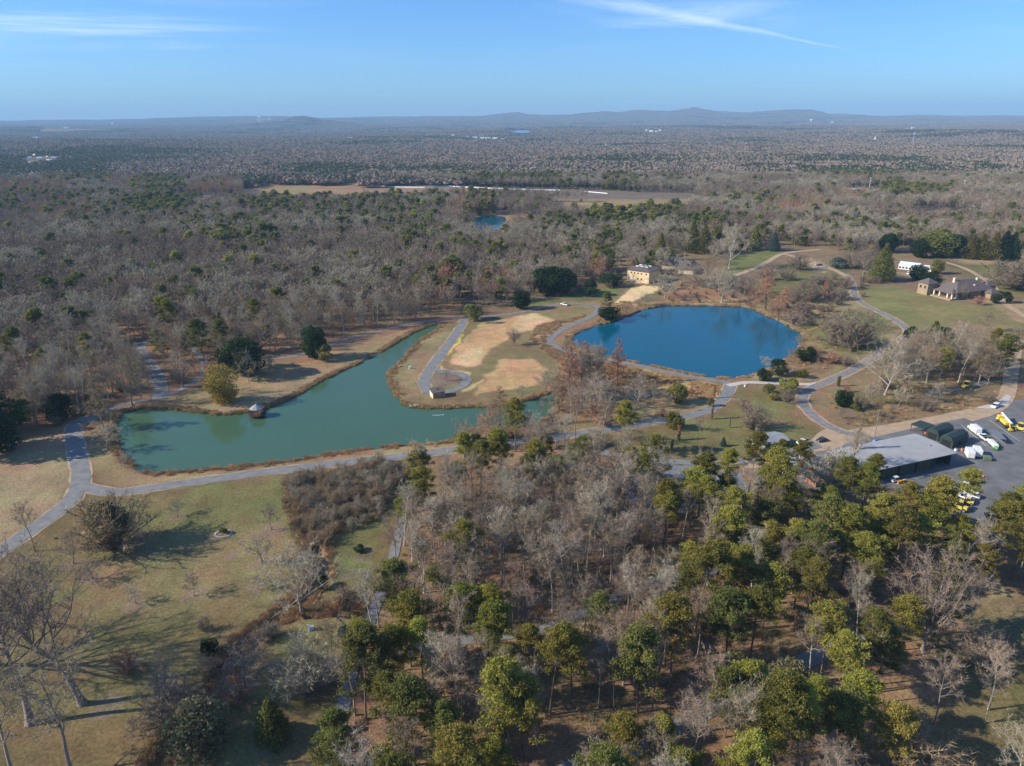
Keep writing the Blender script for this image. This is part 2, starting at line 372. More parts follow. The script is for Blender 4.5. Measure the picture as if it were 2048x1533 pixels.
CREEK2 = smooth_open(PP([(560,1232),(620,1222),(680,1218),(730,1212)]), 1)

# zones of ground colour: (colour, softness in m, outline in photograph pixels)
C_LITTER = (0.235, 0.150, 0.088); C_LAWN = (0.165, 0.130, 0.062); C_GREEN = (0.158, 0.148, 0.062); C_TAN = (0.30, 0.225, 0.135)
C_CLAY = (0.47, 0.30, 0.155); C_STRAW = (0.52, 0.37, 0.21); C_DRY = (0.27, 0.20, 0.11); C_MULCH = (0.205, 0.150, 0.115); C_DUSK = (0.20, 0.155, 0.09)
ZONES = [
 ((0.205,0.150,0.092), 8, [(900,450),(2300,430),(2300,700),(2048,760),(1700,760),(1500,780),(1440,600),(1300,640),(1180,600),(1050,615),(930,630)]),
 (C_LAWN, 3, [(-500,1140),(0,1108),(60,1068),(160,990),(290,985),(560,948),(800,922),(838,940),(815,1010),(770,1140),(740,1220),(700,1370),(650,1560),(640,1900),(-900,1900)]),
 (C_GREEN, 9, [(240,1010),(420,985),(575,960),(590,1040),(560,1150),(420,1200),(260,1200),(120,1110)]),
 ((0.205,0.162,0.082), 8, [(330,1060),(560,1050),(600,1130),(560,1230),(360,1240),(160,1230),(200,1130)]),
 (C_GREEN, 6, [(640,1060),(740,1020),(760,1060),(720,1160),(660,1170)]),
 (C_GREEN, 6, [(540,1275),(620,1250),(690,1250),(690,1330),(560,1400),(500,1390)]),
 (C_TAN, 2, [(-300,930),(0,902),(60,872),(134,868),(142,930),(148,975),(112,1018),(60,1052),(0,1090),(-300,1180)]),
 (C_DRY, 2, [(160,868),(200,870),(230,925),(290,955),(420,946),(610,927),(800,896),(900,891),(900,898),(700,918),(480,948),(300,970),(215,975),(180,955),(166,920)]),
 (C_DRY, 3, [(280,812),(340,795),(420,775),(470,745),(540,730),(620,722),(700,690),(790,668),(850,650),(800,682),(700,735),(640,762),(570,797),(530,818),(470,830),(380,825)]),
 (C_TAN, 4, [(520,790),(600,760),(690,725),(690,737),(600,785),(540,812)]),
 (C_TAN, 3, [(400,815),(470,800),(520,805),(500,824),(430,828)]),
 ((0.215,0.165,0.085), 2, [(925,645),(1050,628),(1138,611),(1192,614),(1185,633),(1100,665),(1092,682),(1130,706),(1108,790),(1000,816),(870,818),(805,811),(778,765),(784,740),(850,676),(895,652)]),
 (C_DRY, 3, [(905,655),(880,700),(850,740),(845,790),(815,795),(800,750),(830,705),(870,668)]),
 (C_CLAY, 1.4, [(962,646),(1068,627),(1107,641),(1019,676),(984,698),(951,735),(925,734),(896,724),(914,696),(940,667)]),
 (C_STRAW, 1.5, [(930,700),(975,692),(960,730),(930,735),(900,725)]),
 (C_STRAW, 2, [(1035,634),(1068,627),(1107,641),(1060,660),(1010,672)]),
 (C_CLAY, 1.8, [(1001,718),(1057,718),(1098,740),(1077,773),(1033,778),(980,786),(945,795),(965,765)]),
 ((0.62,0.44,0.13), 1, [(905,690),(925,668),(920,685),(900,708),(890,712)]),
 (C_STRAW, 1, [(880,715),(884,716),(880,738),(905,741),(938,746),(935,749),(900,745),(878,742)]),
 (C_STRAW, 1, [(925,783),(945,770),(965,757),(963,764),(940,782)]),
 (C_MULCH, 1, [(858,755),(875,749),(905,750),(922,760),(905,770),(870,774),(857,767)]),
 ((0.30,0.20,0.12), 3, [(1075,650),(1130,640),(1180,630),(1105,662),(1098,690),(1150,712),(1300,745),(1430,772),(1430,790),(1330,770),(1180,740),(1120,735),(1090,705),(1065,680)]),
 ((0.40,0.27,0.13), 4, [(1150,715),(1300,742),(1435,772),(1445,795),(1400,800),(1320,785),(1250,765),(1170,740)]),
 (C_DRY, 4, [(1180,830),(1230,790),(1330,780),(1440,800),(1425,820),(1370,832),(1240,853),(1150,862),(1060,872),(1100,850)]),
 (C_LITTER, 5, [(1120,850),(1160,800),(1260,800),(1340,800),(1330,812),(1240,822),(1200,850),(1130,862)]),
 (C_LAWN, 3, [(1080,888),(1240,862),(1372,840),(1430,828),(1465,795),(1475,772),(1560,775),(1590,800),(1600,830),(1670,872),(1610,893),(1520,912),(1400,935),(1250,925),(1120,900)]),
 (C_GREEN, 7, [(1260,870),(1420,845),(1500,800),(1560,800),(1600,860),(1500,895),(1330,900)]),
 (C_GREEN, 6, [(1400,880),(1480,870),(1520,905),(1420,918)]),
 ((0.27,0.215,0.115), 5, [(1495,615),(1560,590),(1700,560),(1712,600),(1810,650),(1800,680),(1640,762),(1500,762),(1530,744),(1592,710),(1610,672)]),
 (C_GREEN, 8, [(1600,650),(1720,620),(1790,655),(1740,710),(1640,700)]),
 (C_LITTER, 5, [(1530,740),(1620,690),(1690,715),(1650,745),(1560,760)]),
 ((0.195,0.178,0.075), 4, [(1712,575),(1760,572),(1840,585),(1880,605),(1990,612),(2100,660),(2100,690),(1950,690),(1830,660),(1740,622)]),
 ((0.22,0.17,0.09), 6, [(1880,640),(2100,660),(2100,720),(1950,715),(1840,680)]),
 ((0.205,0.158,0.088), 5, [(1640,785),(1700,755),(1780,715),(1850,700),(2000,735),(2010,790),(1930,815),(1790,846),(1710,862),(1620,810)]),
 (C_GREEN, 9, [(1700,800),(1850,790),(1850,815),(1720,830)]),
 (C_TAN, 3, [(1300,605),(1440,585),(1520,605),(1490,615),(1372,611),(1310,612),(1250,630),(1215,625),(1240,610)]),
 ((0.29,0.17,0.10), 5, [(1310,590),(1400,570),(1480,590),(1440,603),(1340,603)]),
 (C_GREEN, 4, [(1050,605),(1140,590),(1230,570),(1245,590),(1215,605),(1130,604),(1050,618)]),
 ((0.15,0.16,0.06), 5, [(1470,510),(1560,498),(1560,512),(1500,548),(1440,560),(1440,540)]),
 (C_GREEN, 6, [(1560,540),(1600,515),(1700,530),(1700,570),(1600,590),(1530,600),(1520,570)]),
 (C_TAN, 2, [(1590,520),(1640,520),(1672,538),(1640,548),(1615,538)]),
 ((0.44,0.32,0.20), 2, [(1590,519),(1620,517),(1660,540),(1630,541)]),
 ((0.64, 0.47, 0.27), 1.0, [(1234,600),(1262,578),(1284,572),(1330,572),(1310,585),(1252,610),(1226,612)]),
 (C_DRY, 3, [(1790,545),(1850,545),(1850,560),(1790,560)]),
 (C_GREEN, 4, [(1880,530),(1990,525),(2100,535),(2100,590),(2000,590),(1960,555)]),
 (C_TAN, 3, [(1900,515),(2000,520),(2000,528),(1930,530)]),
 (C_TAN, 3, [(1965,600),(2048,608),(2100,640),(2100,660),(2040,645),(1990,620)]),
 ((0.31,0.19,0.11), 8, [(480,362),(570,360),(700,366),(860,374),(980,378),(980,386),(860,385),(740,384),(680,390),(560,390),(500,375)]),
 ((0.26,0.21,0.10), 8, [(520,376),(600,372),(640,380),(580,388)]),
 (C_DRY, 8, [(335,398),(480,398),(620,395),(620,402),(470,412),(350,412)]),
 (C_DRY, 8, [(1080,400),(1380,398),(1400,420),(1240,440),(1090,440)]),
 ((0.25,0.17,0.09), 6, [(1010,430),(1090,434),(1090,452),(1020,462),(1000,466),(1018,445)]),
 ((0.12,0.21,0.04), 2, [(1071,432),(1082,435),(1080,448),(1072,446)]),
 ((0.24,0.18,0.11), 10, [(1830,418),(1960,425),(1960,445),(1880,450),(1790,440)]),
 (C_DRY, 8, [(1230,470),(1290,480),(1330,520),(1240,530)]),
 ((0.12,0.12,0.11), 4, [(1640,960),(1720,920),(1700,965)]),
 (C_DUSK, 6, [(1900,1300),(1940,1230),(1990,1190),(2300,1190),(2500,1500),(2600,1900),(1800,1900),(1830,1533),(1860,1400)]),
 (C_LAWN, 9, [(1900,1290),(2100,1280),(2300,1600),(2000,1650),(1850,1480)]),
 (C_TAN, 3, [(1940,1190),(2048,1175),(2048,1192),(1960,1200)]),
]
MULCH_SPOTS = [(147,1128,3.2),(297,1105,3.2),(355,1033,3.0),(543,1060,3.6),(525,1125,3.4),(515,1180,2.8),(388,1192,3.6),(272,1207,3.6),(185,1155,3.2),(443,1068,3.2),(460,1112,2.4),(603,1223,4.4),(447,1068,2.0),(333,1355,3.4),(254,1330,3.6),(660,1327,3.0),(615,1370,4.4),(490,1375,4.0),(205,1415,4),(540,1480,4),(720,1120,2.4),(735,1098,2.2),(700,1150,2.2),(1676,772,3),(1700,830,5),(1797,815,4),(1872,800,5),(1780,850,4),(1555,845,3),(1382,790,2.5)]

SKYLINE = [(-1500,246),(-400,245),(0,244.5),(200,243.5),(350,241),(480,239),(700,237),(800,235.5),(900,234),(980,232),(1010,229),(1030,227),(1055,229.5),(1080,232),(1130,231.5),(1160,229.5),(1190,227.5),(1212,225.5),(1235,228),(1270,225),(1300,226.5),(1335,227.5),(1365,223.5),(1380,220.5),(1392,219),(1410,223),(1430,227),(1470,229.5),(1505,230),(1530,226.5),(1560,224.5),(1590,222.5),(1620,223),(1640,227),(1655,231),(1700,233),(1800,234),(1840,232),(1870,232),(1910,234),(2048,235),(2600,236),(3500,238)]
def hills(x, y):
    """a far ridge whose crest follows the blue mountains, and one nearer wooded hill"""
    px = 1024 + FPX * x / np.maximum(y, 50) / math.cos(PITCH); k = FPX / math.cos(PITCH) ** 2
    base = 766.5 - FPX * math.tan(PITCH) - (px - 1024) * 0.0041
    sk = np.interp(px, [q[0] for q in SKYLINE], [q[1] for q in SKYLINE])
    D = 15000.0
    crest = np.clip(CAM_H + (base - sk) / k * D, 5, 500)
    h = crest * np.exp(-((y - D) / 2600.0) ** 2)
    crag = (fnoise(px / 9, y / 3000, 71, 3) - .5) * 26 * sstep(120, 220, crest); h = h + crag * np.exp(-((y - D) / 1900.0) ** 2)
    for hx, top, D2, w, pw in ((604, 234.0, 9500, 44, 2.2), (610, 238.5, 9900, 110, 1.8)):
        bb = 766.5 - FPX * math.tan(PITCH) - (hx - 1024) * 0.0041; t = CAM_H + (bb - top) / k * D2
        d = np.sqrt(((px - hx) / w) ** 2 + ((y - D2) / 900.0) ** 2); h = np.maximum(h, t * np.exp(-d ** pw))
    return h
def land(x, y):
    """height of the far land; the near ground is level"""
    x = np.asarray(x, float); y = np.asarray(y, float); D = np.hypot(x, y)
    roll = (fnoise(x / 900 + 3.1, y / 700 + 8.2, 5, 3) - 0.5) * 2
    roll2 = (fnoise(x / 3200 + 1.7, y / 2600 + 4.4, 9, 3) - 0.45) * 2
    z = sstep(1900, 3600, D) * 30 * roll + sstep(2500, 9000, D) * 34 * roll2
    return z + hills(x, y) * sstep(3000, 6000, D)

# ---------------------------------------------------------------- the ground: one sheet out to the horizon
def build_ground():
    ys = [-900.0, -500, -250, -120, -60, -20, 10, 30, 45, 60]
    y = 60.0
    while y < 27000:
        y += max(0.9, 0.0052 * y) if y < 1500 else 0.009 * y
        ys.append(y)
    ys = np.array(ys); nc = 560
    u = np.linspace(-1, 1, nc); u = u * (0.80 + 0.20 * np.abs(u) ** 2)
    W = np.where(ys > 0, 150 + 0.98 * ys, 400 - ys * 0.6)
    X = u[None, :] * W[:, None]; Y = np.repeat(ys[:, None], nc, 1)
    sh = X.shape; X = X.ravel(); Y = Y.ravel(); D = np.hypot(X, Y)
    Z = land(X, Y)
    wx = X + (fnoise(X / 5, Y / 5, 41, 2) - .5) * 3.2; wy = Y + (fnoise(X / 5 + 9, Y / 5, 42, 2) - .5) * 3.2
    far = fnoise(X / 160, Y / 160, 3, 3)
    col = np.empty((len(X), 3)); col[:] = C_LITTER
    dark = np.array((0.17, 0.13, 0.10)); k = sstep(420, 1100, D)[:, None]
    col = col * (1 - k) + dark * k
    pine = (0.045, 0.06, 0.03); kp = (sstep(0.62, 0.70, fnoise(X / 700, Y / 420, 21, 3)) * sstep(1000, 3000, D))[:, None]
    col = col * (1 - kp) + np.array(pine) * kp
    mid = (D > 180)
    gn = fnoise(X / 11, Y / 11, 12, 3)
    for c, soft, pts in ZONES:
        poly = PP(pts)
        sd = sdist(wx, wy, poly, 40.0)
        s = soft
        a = sstep(-s / 2, s / 2, sd + (gn - 0.5) * soft * 2.2)[:, None]
        col = col * (1 - a) + np.array(c) * a
    for px, py, r in MULCH_SPOTS:
        g = P(px, py); d = np.hypot(wx - g.x, (wy - g.y))
        a = (1 - sstep(r * .75, r * 1.1, d))[:, None] * 0.75
        col = col * (1 - a) + np.array(C_MULCH) * a
    # patchiness of the turf itself: drier and greener spots
    near = (1 - sstep(900, 1500, D))
    m = (fnoise(X / 24, Y / 24, 31, 3) - 0.5); m2 = (fnoise(X / 4.5, Y / 4.5, 33, 3) - 0.5)
    col *= (1 + near * (0.45 * m + 0.42 * m2))[:, None]
    g2 = (fnoise(X / 9 + 4, Y / 9, 37, 3) - 0.5)[:, None] * near[:, None]
    col = col * (1 + g2 * np.array((-0.28, 0.22, -0.1)))
    col = col * np.array((1.02, 0.99, 0.90))
    # water basins, banks and the creek bed
    for L in (LAKE_G, LAKE_B, POND_M):
        sd = sdist(X, Y, L, 25.0)
        t = sstep(-2.2, 3.2, sd); Z = Z * (1 - t) + (-3.0) * t
        bank = (sstep(-3.4, -1.4, sd) * (1 - sstep(0.5, 2, sd)))[:, None] * 0.7
        col = col * (1 - bank) + np.array((0.24, 0.14, 0.08)) * bank
        bed = sstep(0, 2, sd)[:, None]; col = col * (1 - bed) + np.array((0.06, 0.06, 0.04)) * bed
    for L in FAR_PONDS:
        sd = sdist(X, Y, L, 60.0)
        Z = np.where(sd > -60, Z * (1 - sstep(-60, 0, sd)) - 2 * sstep(-60, 0, sd), Z)
    for L in (CREEK, CREEK2):
        d = ldist(wx, wy, L, 30.0)
        Z = Z - 2.4 * (1 - sstep(0.4, 4.2, d))
        a = (1 - sstep(1.2, 5.0, d + (gn - .5) * 4))[:, None] * 0.85
        col = col * (1 - a) + np.array((0.30, 0.20, 0.12)) * a
    V = np.stack([X, Y, Z], 1); r, c = sh
    i = np.arange(r - 1)[:, None] * c + np.arange(c - 1)[None, :]; i = i.ravel()
    F = np.stack([i, i + 1, i + c + 1, i + c], 1)
    m = bpy.data.materials.new('ground'); m.use_nodes = True; n, l = m.node_tree.nodes, m.node_tree.links
    b = n['Principled BSDF']; b.inputs['Roughness'].default_value = 0.95; b.inputs['Specular IOR Level'].default_value = 0.1
    at = n.new('ShaderNodeAttribute'); at.attribute_name = 'soil'
    t = n.new('ShaderNodeTexCoord'); cur = at.outputs['Color']
    for sc, lo, hi, det in ((1.3, 0.58, 1.46, 6), (3.7, 0.78, 1.24, 3), (0.28, 0.84, 1.16, 5), (0.02, 0.86, 1.14, 4)):
        x = n.new('ShaderNodeTexNoise'); x.inputs['Scale'].default_value = sc; x.inputs['Detail'].default_value = det; x.inputs['Roughness'].default_value = 0.65
        l.new(t.outputs['Object'], x.inputs['Vector'])
        q = n.new('ShaderNodeMapRange'); q.inputs[1].default_value = 0.28; q.inputs[2].default_value = 0.72; q.inputs[3].default_value = lo; q.inputs[4].default_value = hi
        l.new(x.outputs['Fac'], q.inputs[0]); v = n.new('ShaderNodeVectorMath'); v.operation = 'SCALE'; l.new(cur, v.inputs[0]); l.new(q.outputs[0], v.inputs[3]); cur = v.outputs[0]
        if sc == 1.3: fine = x.outputs['Fac']
    l.new(cur, b.inputs['Base Color'])
    bp = n.new('ShaderNodeBump'); bp.inputs['Distance'].default_value = 0.18; bp.inputs['Strength'].default_value = 0.7; l.new(fine, bp.inputs['Height']); l.new(bp.outputs[0], b.inputs['Normal'])
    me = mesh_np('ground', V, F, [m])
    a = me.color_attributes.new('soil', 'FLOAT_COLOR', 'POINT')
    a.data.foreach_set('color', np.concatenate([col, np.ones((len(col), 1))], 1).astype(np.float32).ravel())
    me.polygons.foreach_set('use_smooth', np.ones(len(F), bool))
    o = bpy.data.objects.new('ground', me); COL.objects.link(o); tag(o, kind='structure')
build_ground()

# ---------------------------------------------------------------- water
def water_mat(name, deep, rough, bump, scale):
    m = bpy.data.materials.new(name); m.use_nodes = True; n, l = m.node_tree.nodes, m.node_tree.links
    b = n['Principled BSDF']; b.inputs['Roughness'].default_value = rough; b.inputs['IOR'].default_value = 1.33
    t = n.new('ShaderNodeTexCoord')
    x = n.new('ShaderNodeTexNoise'); x.inputs['Scale'].default_value = scale; x.inputs['Detail'].default_value = 4; l.new(t.outputs['Object'], x.inputs['Vector'])
    bp = n.new('ShaderNodeBump'); bp.inputs['Distance'].default_value = bump; bp.inputs['Strength'].default_value = 1.0; l.new(x.outputs['Fac'], bp.inputs['Height']); l.new(bp.outputs[0], b.inputs['Normal'])
    y = n.new('ShaderNodeTexNoise'); y.inputs['Scale'].default_value = 0.02; y.inputs['Detail'].default_value = 3; l.new(t.outputs['Object'], y.inputs['Vector'])
    q = n.new('ShaderNodeMapRange'); q.inputs[1].default_value = .3; q.inputs[2].default_value = .7; q.inputs[3].default_value = .93; q.inputs[4].default_value = 1.07; l.new(y.outputs['Fac'], q.inputs[0])
    r = n.new('ShaderNodeRGB'); r.outputs[0].default_value = (*deep, 1)
    v = n.new('ShaderNodeVectorMath'); v.operation = 'SCALE'; l.new(r.outputs[0], v.inputs[0]); l.new(q.outputs[0], v.inputs[3]); l.new(v.outputs[0], b.inputs['Base Color'])
    MATS[name] = m
water_mat('water_green', (0.058, 0.120, 0.064), 0.05, 0.02, 0.9)
water_mat('water_blue', (0.000, 0.085, 0.135), 0.07, 0.022, 1.6)
water_mat('water_far', (0.10, 0.20, 0.30), 0.2, 0.05, 0.3)
def grow(poly, d):
    p = np.array(poly); a = np.roll(p, 1, 0); b = np.roll(p, -1, 0); t = b - a; nrm = np.stack([t[:, 1], -t[:, 0]], 1); nrm /= np.linalg.norm(nrm, axis=1)[:, None] + 1e-9
    area = np.sum(p[:, 0] * b[:, 1] - b[:, 0] * p[:, 1])
    return p + nrm * d * (1 if area > 0 else -1)
def sheet(name, poly, z, m, kind='structure'):
    bm = bmesh.new(); vs = [bm.verts.new((x, y, z)) for x, y in poly]; f = bm.faces.new(vs); f.normal_update()
    if f.normal.z < 0: f.normal_flip()
    bmesh.ops.triangulate(bm, faces=bm.faces[:])
    me = bpy.data.meshes.new(name); bm.to_mesh(me); bm.free(); me.materials.append(MATS[m])
    o = bpy.data.objects.new(name, me); COL.objects.link(o)
    if kind: tag(o, kind=kind)
    return o
sheet('lake_water', [tuple(q) for q in grow(LAKE_G, 1.2)], WZ, 'water_green')
sheet('pond_water', [tuple(q) for q in grow(LAKE_B, 1.2)], WZ, 'water_blue')
sheet('small_pond_water', [tuple(q) for q in grow(POND_M, 1.2)], WZ, 'water_blue')
for L in FAR_PONDS:
    sheet('distant_water', L, 6.0, 'water_far')

# ---------------------------------------------------------------- roads, paths and paving: thin sheets on the ground
def ribbon(name, pts, w, z, m, ends=0.0, seed=1, edge=0.25):
    p = np.array(pts); t = np.gradient(p, axis=0); t /= np.linalg.norm(t, axis=1)[:, None] + 1e-9; nr = np.stack([-t[:, 1], t[:, 0]], 1)
    # resample finely for ragged edges
    seg = np.r_[0, np.cumsum(np.hypot(*np.diff(p, axis=0).T))]; n = max(8, int(seg[-1] / 2.0)); s = np.linspace(0, seg[-1], n)
    c = np.stack([np.interp(s, seg, p[:, 0]), np.interp(s, seg, p[:, 1])], 1); q = np.stack([np.interp(s, seg, nr[:, 0]), np.interp(s, seg, nr[:, 1])], 1)
    q /= np.linalg.norm(q, axis=1)[:, None] + 1e-9
    ja = (vnoise(s / 3.0, s * 0, seed) - .5) * 2 * edge; jb = (vnoise(s / 3.0, s * 0 + 7, seed) - .5) * 2 * edge
    A = c + q * (w / 2 + ja)[:, None]; B = c - q * (w / 2 + jb)[:, None]
    hz = land(c[:, 0], c[:, 1]) + z
    V = np.concatenate([np.c_[A, hz], np.c_[B, hz]]); i = np.arange(n - 1)
    F = np.stack([i + n, i + n + 1, i + 1, i], 1)
    me = mesh_np(name, V, F, [m]); o = bpy.data.objects.new(name, me); COL.objects.link(o); tag(o, kind='structure')
    return o
zz = 0.030
def R(name, rd, m, dw=0.0, edge=0.25):
    global zz
    zz += 0.006
    return ribbon(name, rd[0], rd[1] + dw, zz, m, seed=int(zz * 10000), edge=edge)
for rd in (R_MAIN, R_DAM, R_PEN): R('road_verge', rd, 'tan_dirt', 1.0, 0.5)
for rd in (R_TRACK,): R('track_verge', rd, 'tan_dirt', 1.3, 0.5)
R('gravel_road', R_WEST, 'gravel'); R('gravel_road', R_WOOD, 'gravel'); R('shore_path', R_SHORE, 'asphalt_old')
R('gravel_road', R_MAIN, 'gravel'); R('gravel_road', R_DAM, 'gravel'); R('pond_path', R_BLUE, 'gravel'); R('gravel_road', R_PEN, 'gravel'); R('loop_road', R_LOOP, 'gravel')
R('gravel_road', R_JOIN, 'concrete', -0.5); R('track', R_TRACK, 'track', -0.5); R('side_road', R_SIDE, 'tan_dirt')
R('wood_path', R_PATHL, 'gravel'); R('wood_path', R_WP1, 'gravel'); R('wood_path', R_WP2, 'gravel')
R('driveway', R_HOUSE, 'tan_dirt'); R('garden_drive', R_ARR, 'tan_dirt'); R('garden_drive', R_ARR2, 'tan_dirt'); R('distant_road', R_FAR, 'asphalt_old'); R('distant_road', R_FAR2, 'asphalt_old'); R('yard_road', R_YARD2, 'gravel'); R('wood_path', R_TRAC, 'gravel')
sheet('car_park', LOT, 0.02, 'asphalt_old')
for rd_ in ():
    pass
sheet('yard', YARD, 0.022, 'asphalt')
sheet('yard_dirt', smooth_closed(YARD_TAN[1], 2), 0.028, 'tan_dirt'); sheet('yard_dirt', smooth_closed(YARD_TAN[0], 2), 0.030, 'tan_dirt')
sheet('forecourt', PP([(1954,815),(1978,810),(1998,803),(2012,790),(2022,793),(2016,812),(2000,819),(1975,818),(1956,818)]), 0.18, 'concrete')
# painted bay lines
for (a, b) in (((1922,850),(1972,892)),((1950,846),(2012,890)),((1978,840),(2040,884)),((1900,858),(1940,893))):
    A, B = P(*a), P(*b); d = (B - A).normalized(); nn = Vector((-d.y, d.x, 0)) * 0.09
    sheet('bay_line', [tuple((A + nn)[:2]), tuple((B + nn)[:2]), tuple((B - nn)[:2]), tuple((A - nn)[:2])], 0.034, 'line_white')
for i in range(9):
    a = P(1270 + i * 22, 955 - i * 2.2); b = P(1290 + i * 22, 985 - i * 2.2); d = (b - a).normalized(); nn = Vector((-d.y, d.x, 0)) * 0.08
    sheet('bay_line', [tuple((a + nn)[:2]), tuple((b + nn)[:2]), tuple((b - nn)[:2]), tuple((a - nn)[:2])], 0.026, 'line_white')
# ---------------------------------------------------------------- trees: prototypes
def rdir(rng, n):
    v = rng.normal(size=(n, 3)); return v / np.linalg.norm(v, axis=1)[:, None]
def tubes_np(segs, n=4):
    """segments (p0, p1, r0, r1) -> verts, quads"""
    S_ = np.array([np.r_[a, b, c, d] for a, b, c, d in segs]); p0, p1, r0, r1 = S_[:, :3], S_[:, 3:6], S_[:, 6], S_[:, 7]
    d = p1 - p0; d /= np.linalg.norm(d, axis=1)[:, None] + 1e-9
    ref = np.where(np.abs(d[:, 2:3]) > 0.9, np.array([[1., 0, 0]]), np.array([[0, 0, 1.]]))
    a = np.cross(d, ref); a /= np.linalg.norm(a, axis=1)[:, None] + 1e-9; b = np.cross(d, a); V = []
    for p, r in ((p0, r0), (p1, r1)):
        for i in range(n):
            t = 2 * math.pi * i / n; V.append(p + (a * math.cos(t) + b * math.sin(t)) * r[:, None])
    V = np.stack(V, 1).reshape(-1, 3); m = len(segs); o = np.arange(m)[:, None] * (2 * n); F = []
    for i in range(n):
        j = (i + 1) % n; F.append(np.concatenate([o + i, o + i + n, o + j + n, o + j], 1))
    return V, np.concatenate(F)
def slivers(base, dirs, ln, w, rng):
    """thin triangles from base along dirs"""
    side = np.cross(dirs, rdir(rng, len(base))); side /= np.linalg.norm(side, axis=1)[:, None] + 1e-9
    ln = np.asarray(ln); w = np.asarray(w)
    if ln.ndim == 0: ln = np.full(len(base), float(ln))
    if w.ndim == 0: w = np.full(len(base), float(w))
    V = np.stack([base - side * w[:, None] / 2, base + side * w[:, None] / 2, base + dirs * ln[:, None]], 1).reshape(-1, 3)
    return V, np.arange(len(V)).reshape(-1, 3)
def leaves(C, size, rng, stretch=1.0, flat=0.0):
    n = len(C); a = rdir(rng, n); a[:, 2] *= (1 - flat); b = np.cross(a, rdir(rng, n)); b /= np.linalg.norm(b, axis=1)[:, None] + 1e-9
    s = size * rng.uniform(0.6, 1.3, n)[:, None]
    V = np.stack([C - a * s * .5 * stretch - b * s * .35, C - a * s * .1 + b * s * .55, C + a * s * .6 * stretch - b * s * .2], 1).reshape(-1, 3)
    return V, np.arange(len(V)).reshape(-1, 3)
def quads_to_tris(F): return np.concatenate([F[:, [0, 1, 2]], F[:, [0, 2, 3]]])
class Proto: pass
PROTO = {}
def make_proto(name, kind, trunk_segs, crownV, crownF, tint, bark, leaf, h, limb_segs=None, n=5):
    p = Proto(); p.name = name; p.kind = kind; p.h = h; p.bark = bark; p.leaf = leaf
    V, F = tubes_np(trunk_segs, n); p.trunk = mesh_np('trunk', V, F, [bark])
    V2, F2, t2, mi = np.array(crownV), np.array(crownF), np.array(tint), None
    if limb_segs:
        LV, LF = tubes_np(limb_segs, 3); LF = quads_to_tris(LF); mi = np.r_[np.zeros(len(F2)), np.ones(len(LF))]
        F2 = np.concatenate([F2, LF + len(V2)]); V2 = np.concatenate([V2, LV]); t2 = np.r_[t2, np.full(len(LF), .5)]
    p.crown = mesh_np('crown', V2, F2, [leaf, bark], t2, mi)
    # one mesh of both, for the masses of trees that are scattered
    Vt, Ft = V, quads_to_tris(F)
    VV = np.concatenate([V2, Vt]); FF = np.concatenate([F2, Ft + len(V2)])
    mm = np.r_[mi if mi is not None else np.zeros(len(F2)), np.ones(len(Ft))]
    p.both_args = (VV, FF, t2, mm)
    p.both_n = len(Ft); PROTO[name] = p; return p
def both(p):
    if not hasattr(p, 'both'):
        V, F, t, m = p.both_args; me = mesh_np(p.name, V, F, [p.leaf, p.bark], np.r_[t, np.full(p.both_n, .5)], m)
        p.both = bpy.data.objects.new(p.name, me)      # not linked: only instanced by the scatters
    return p.both
def recolour(name, src, leaf, bark=None):
    s = PROTO[src]; p = Proto(); p.__dict__.update({k: v for k, v in s.__dict__.items() if k != 'both'}); p.name = name; p.leaf = leaf; p.bark = bark or s.bark
    p.crown = s.crown.copy(); p.crown.materials[0] = MATS[leaf]; p.crown.materials[1] = MATS[p.bark]
    p.trunk = s.trunk.copy(); p.trunk.materials[0] = MATS[p.bark]; PROTO[name] = p; return p

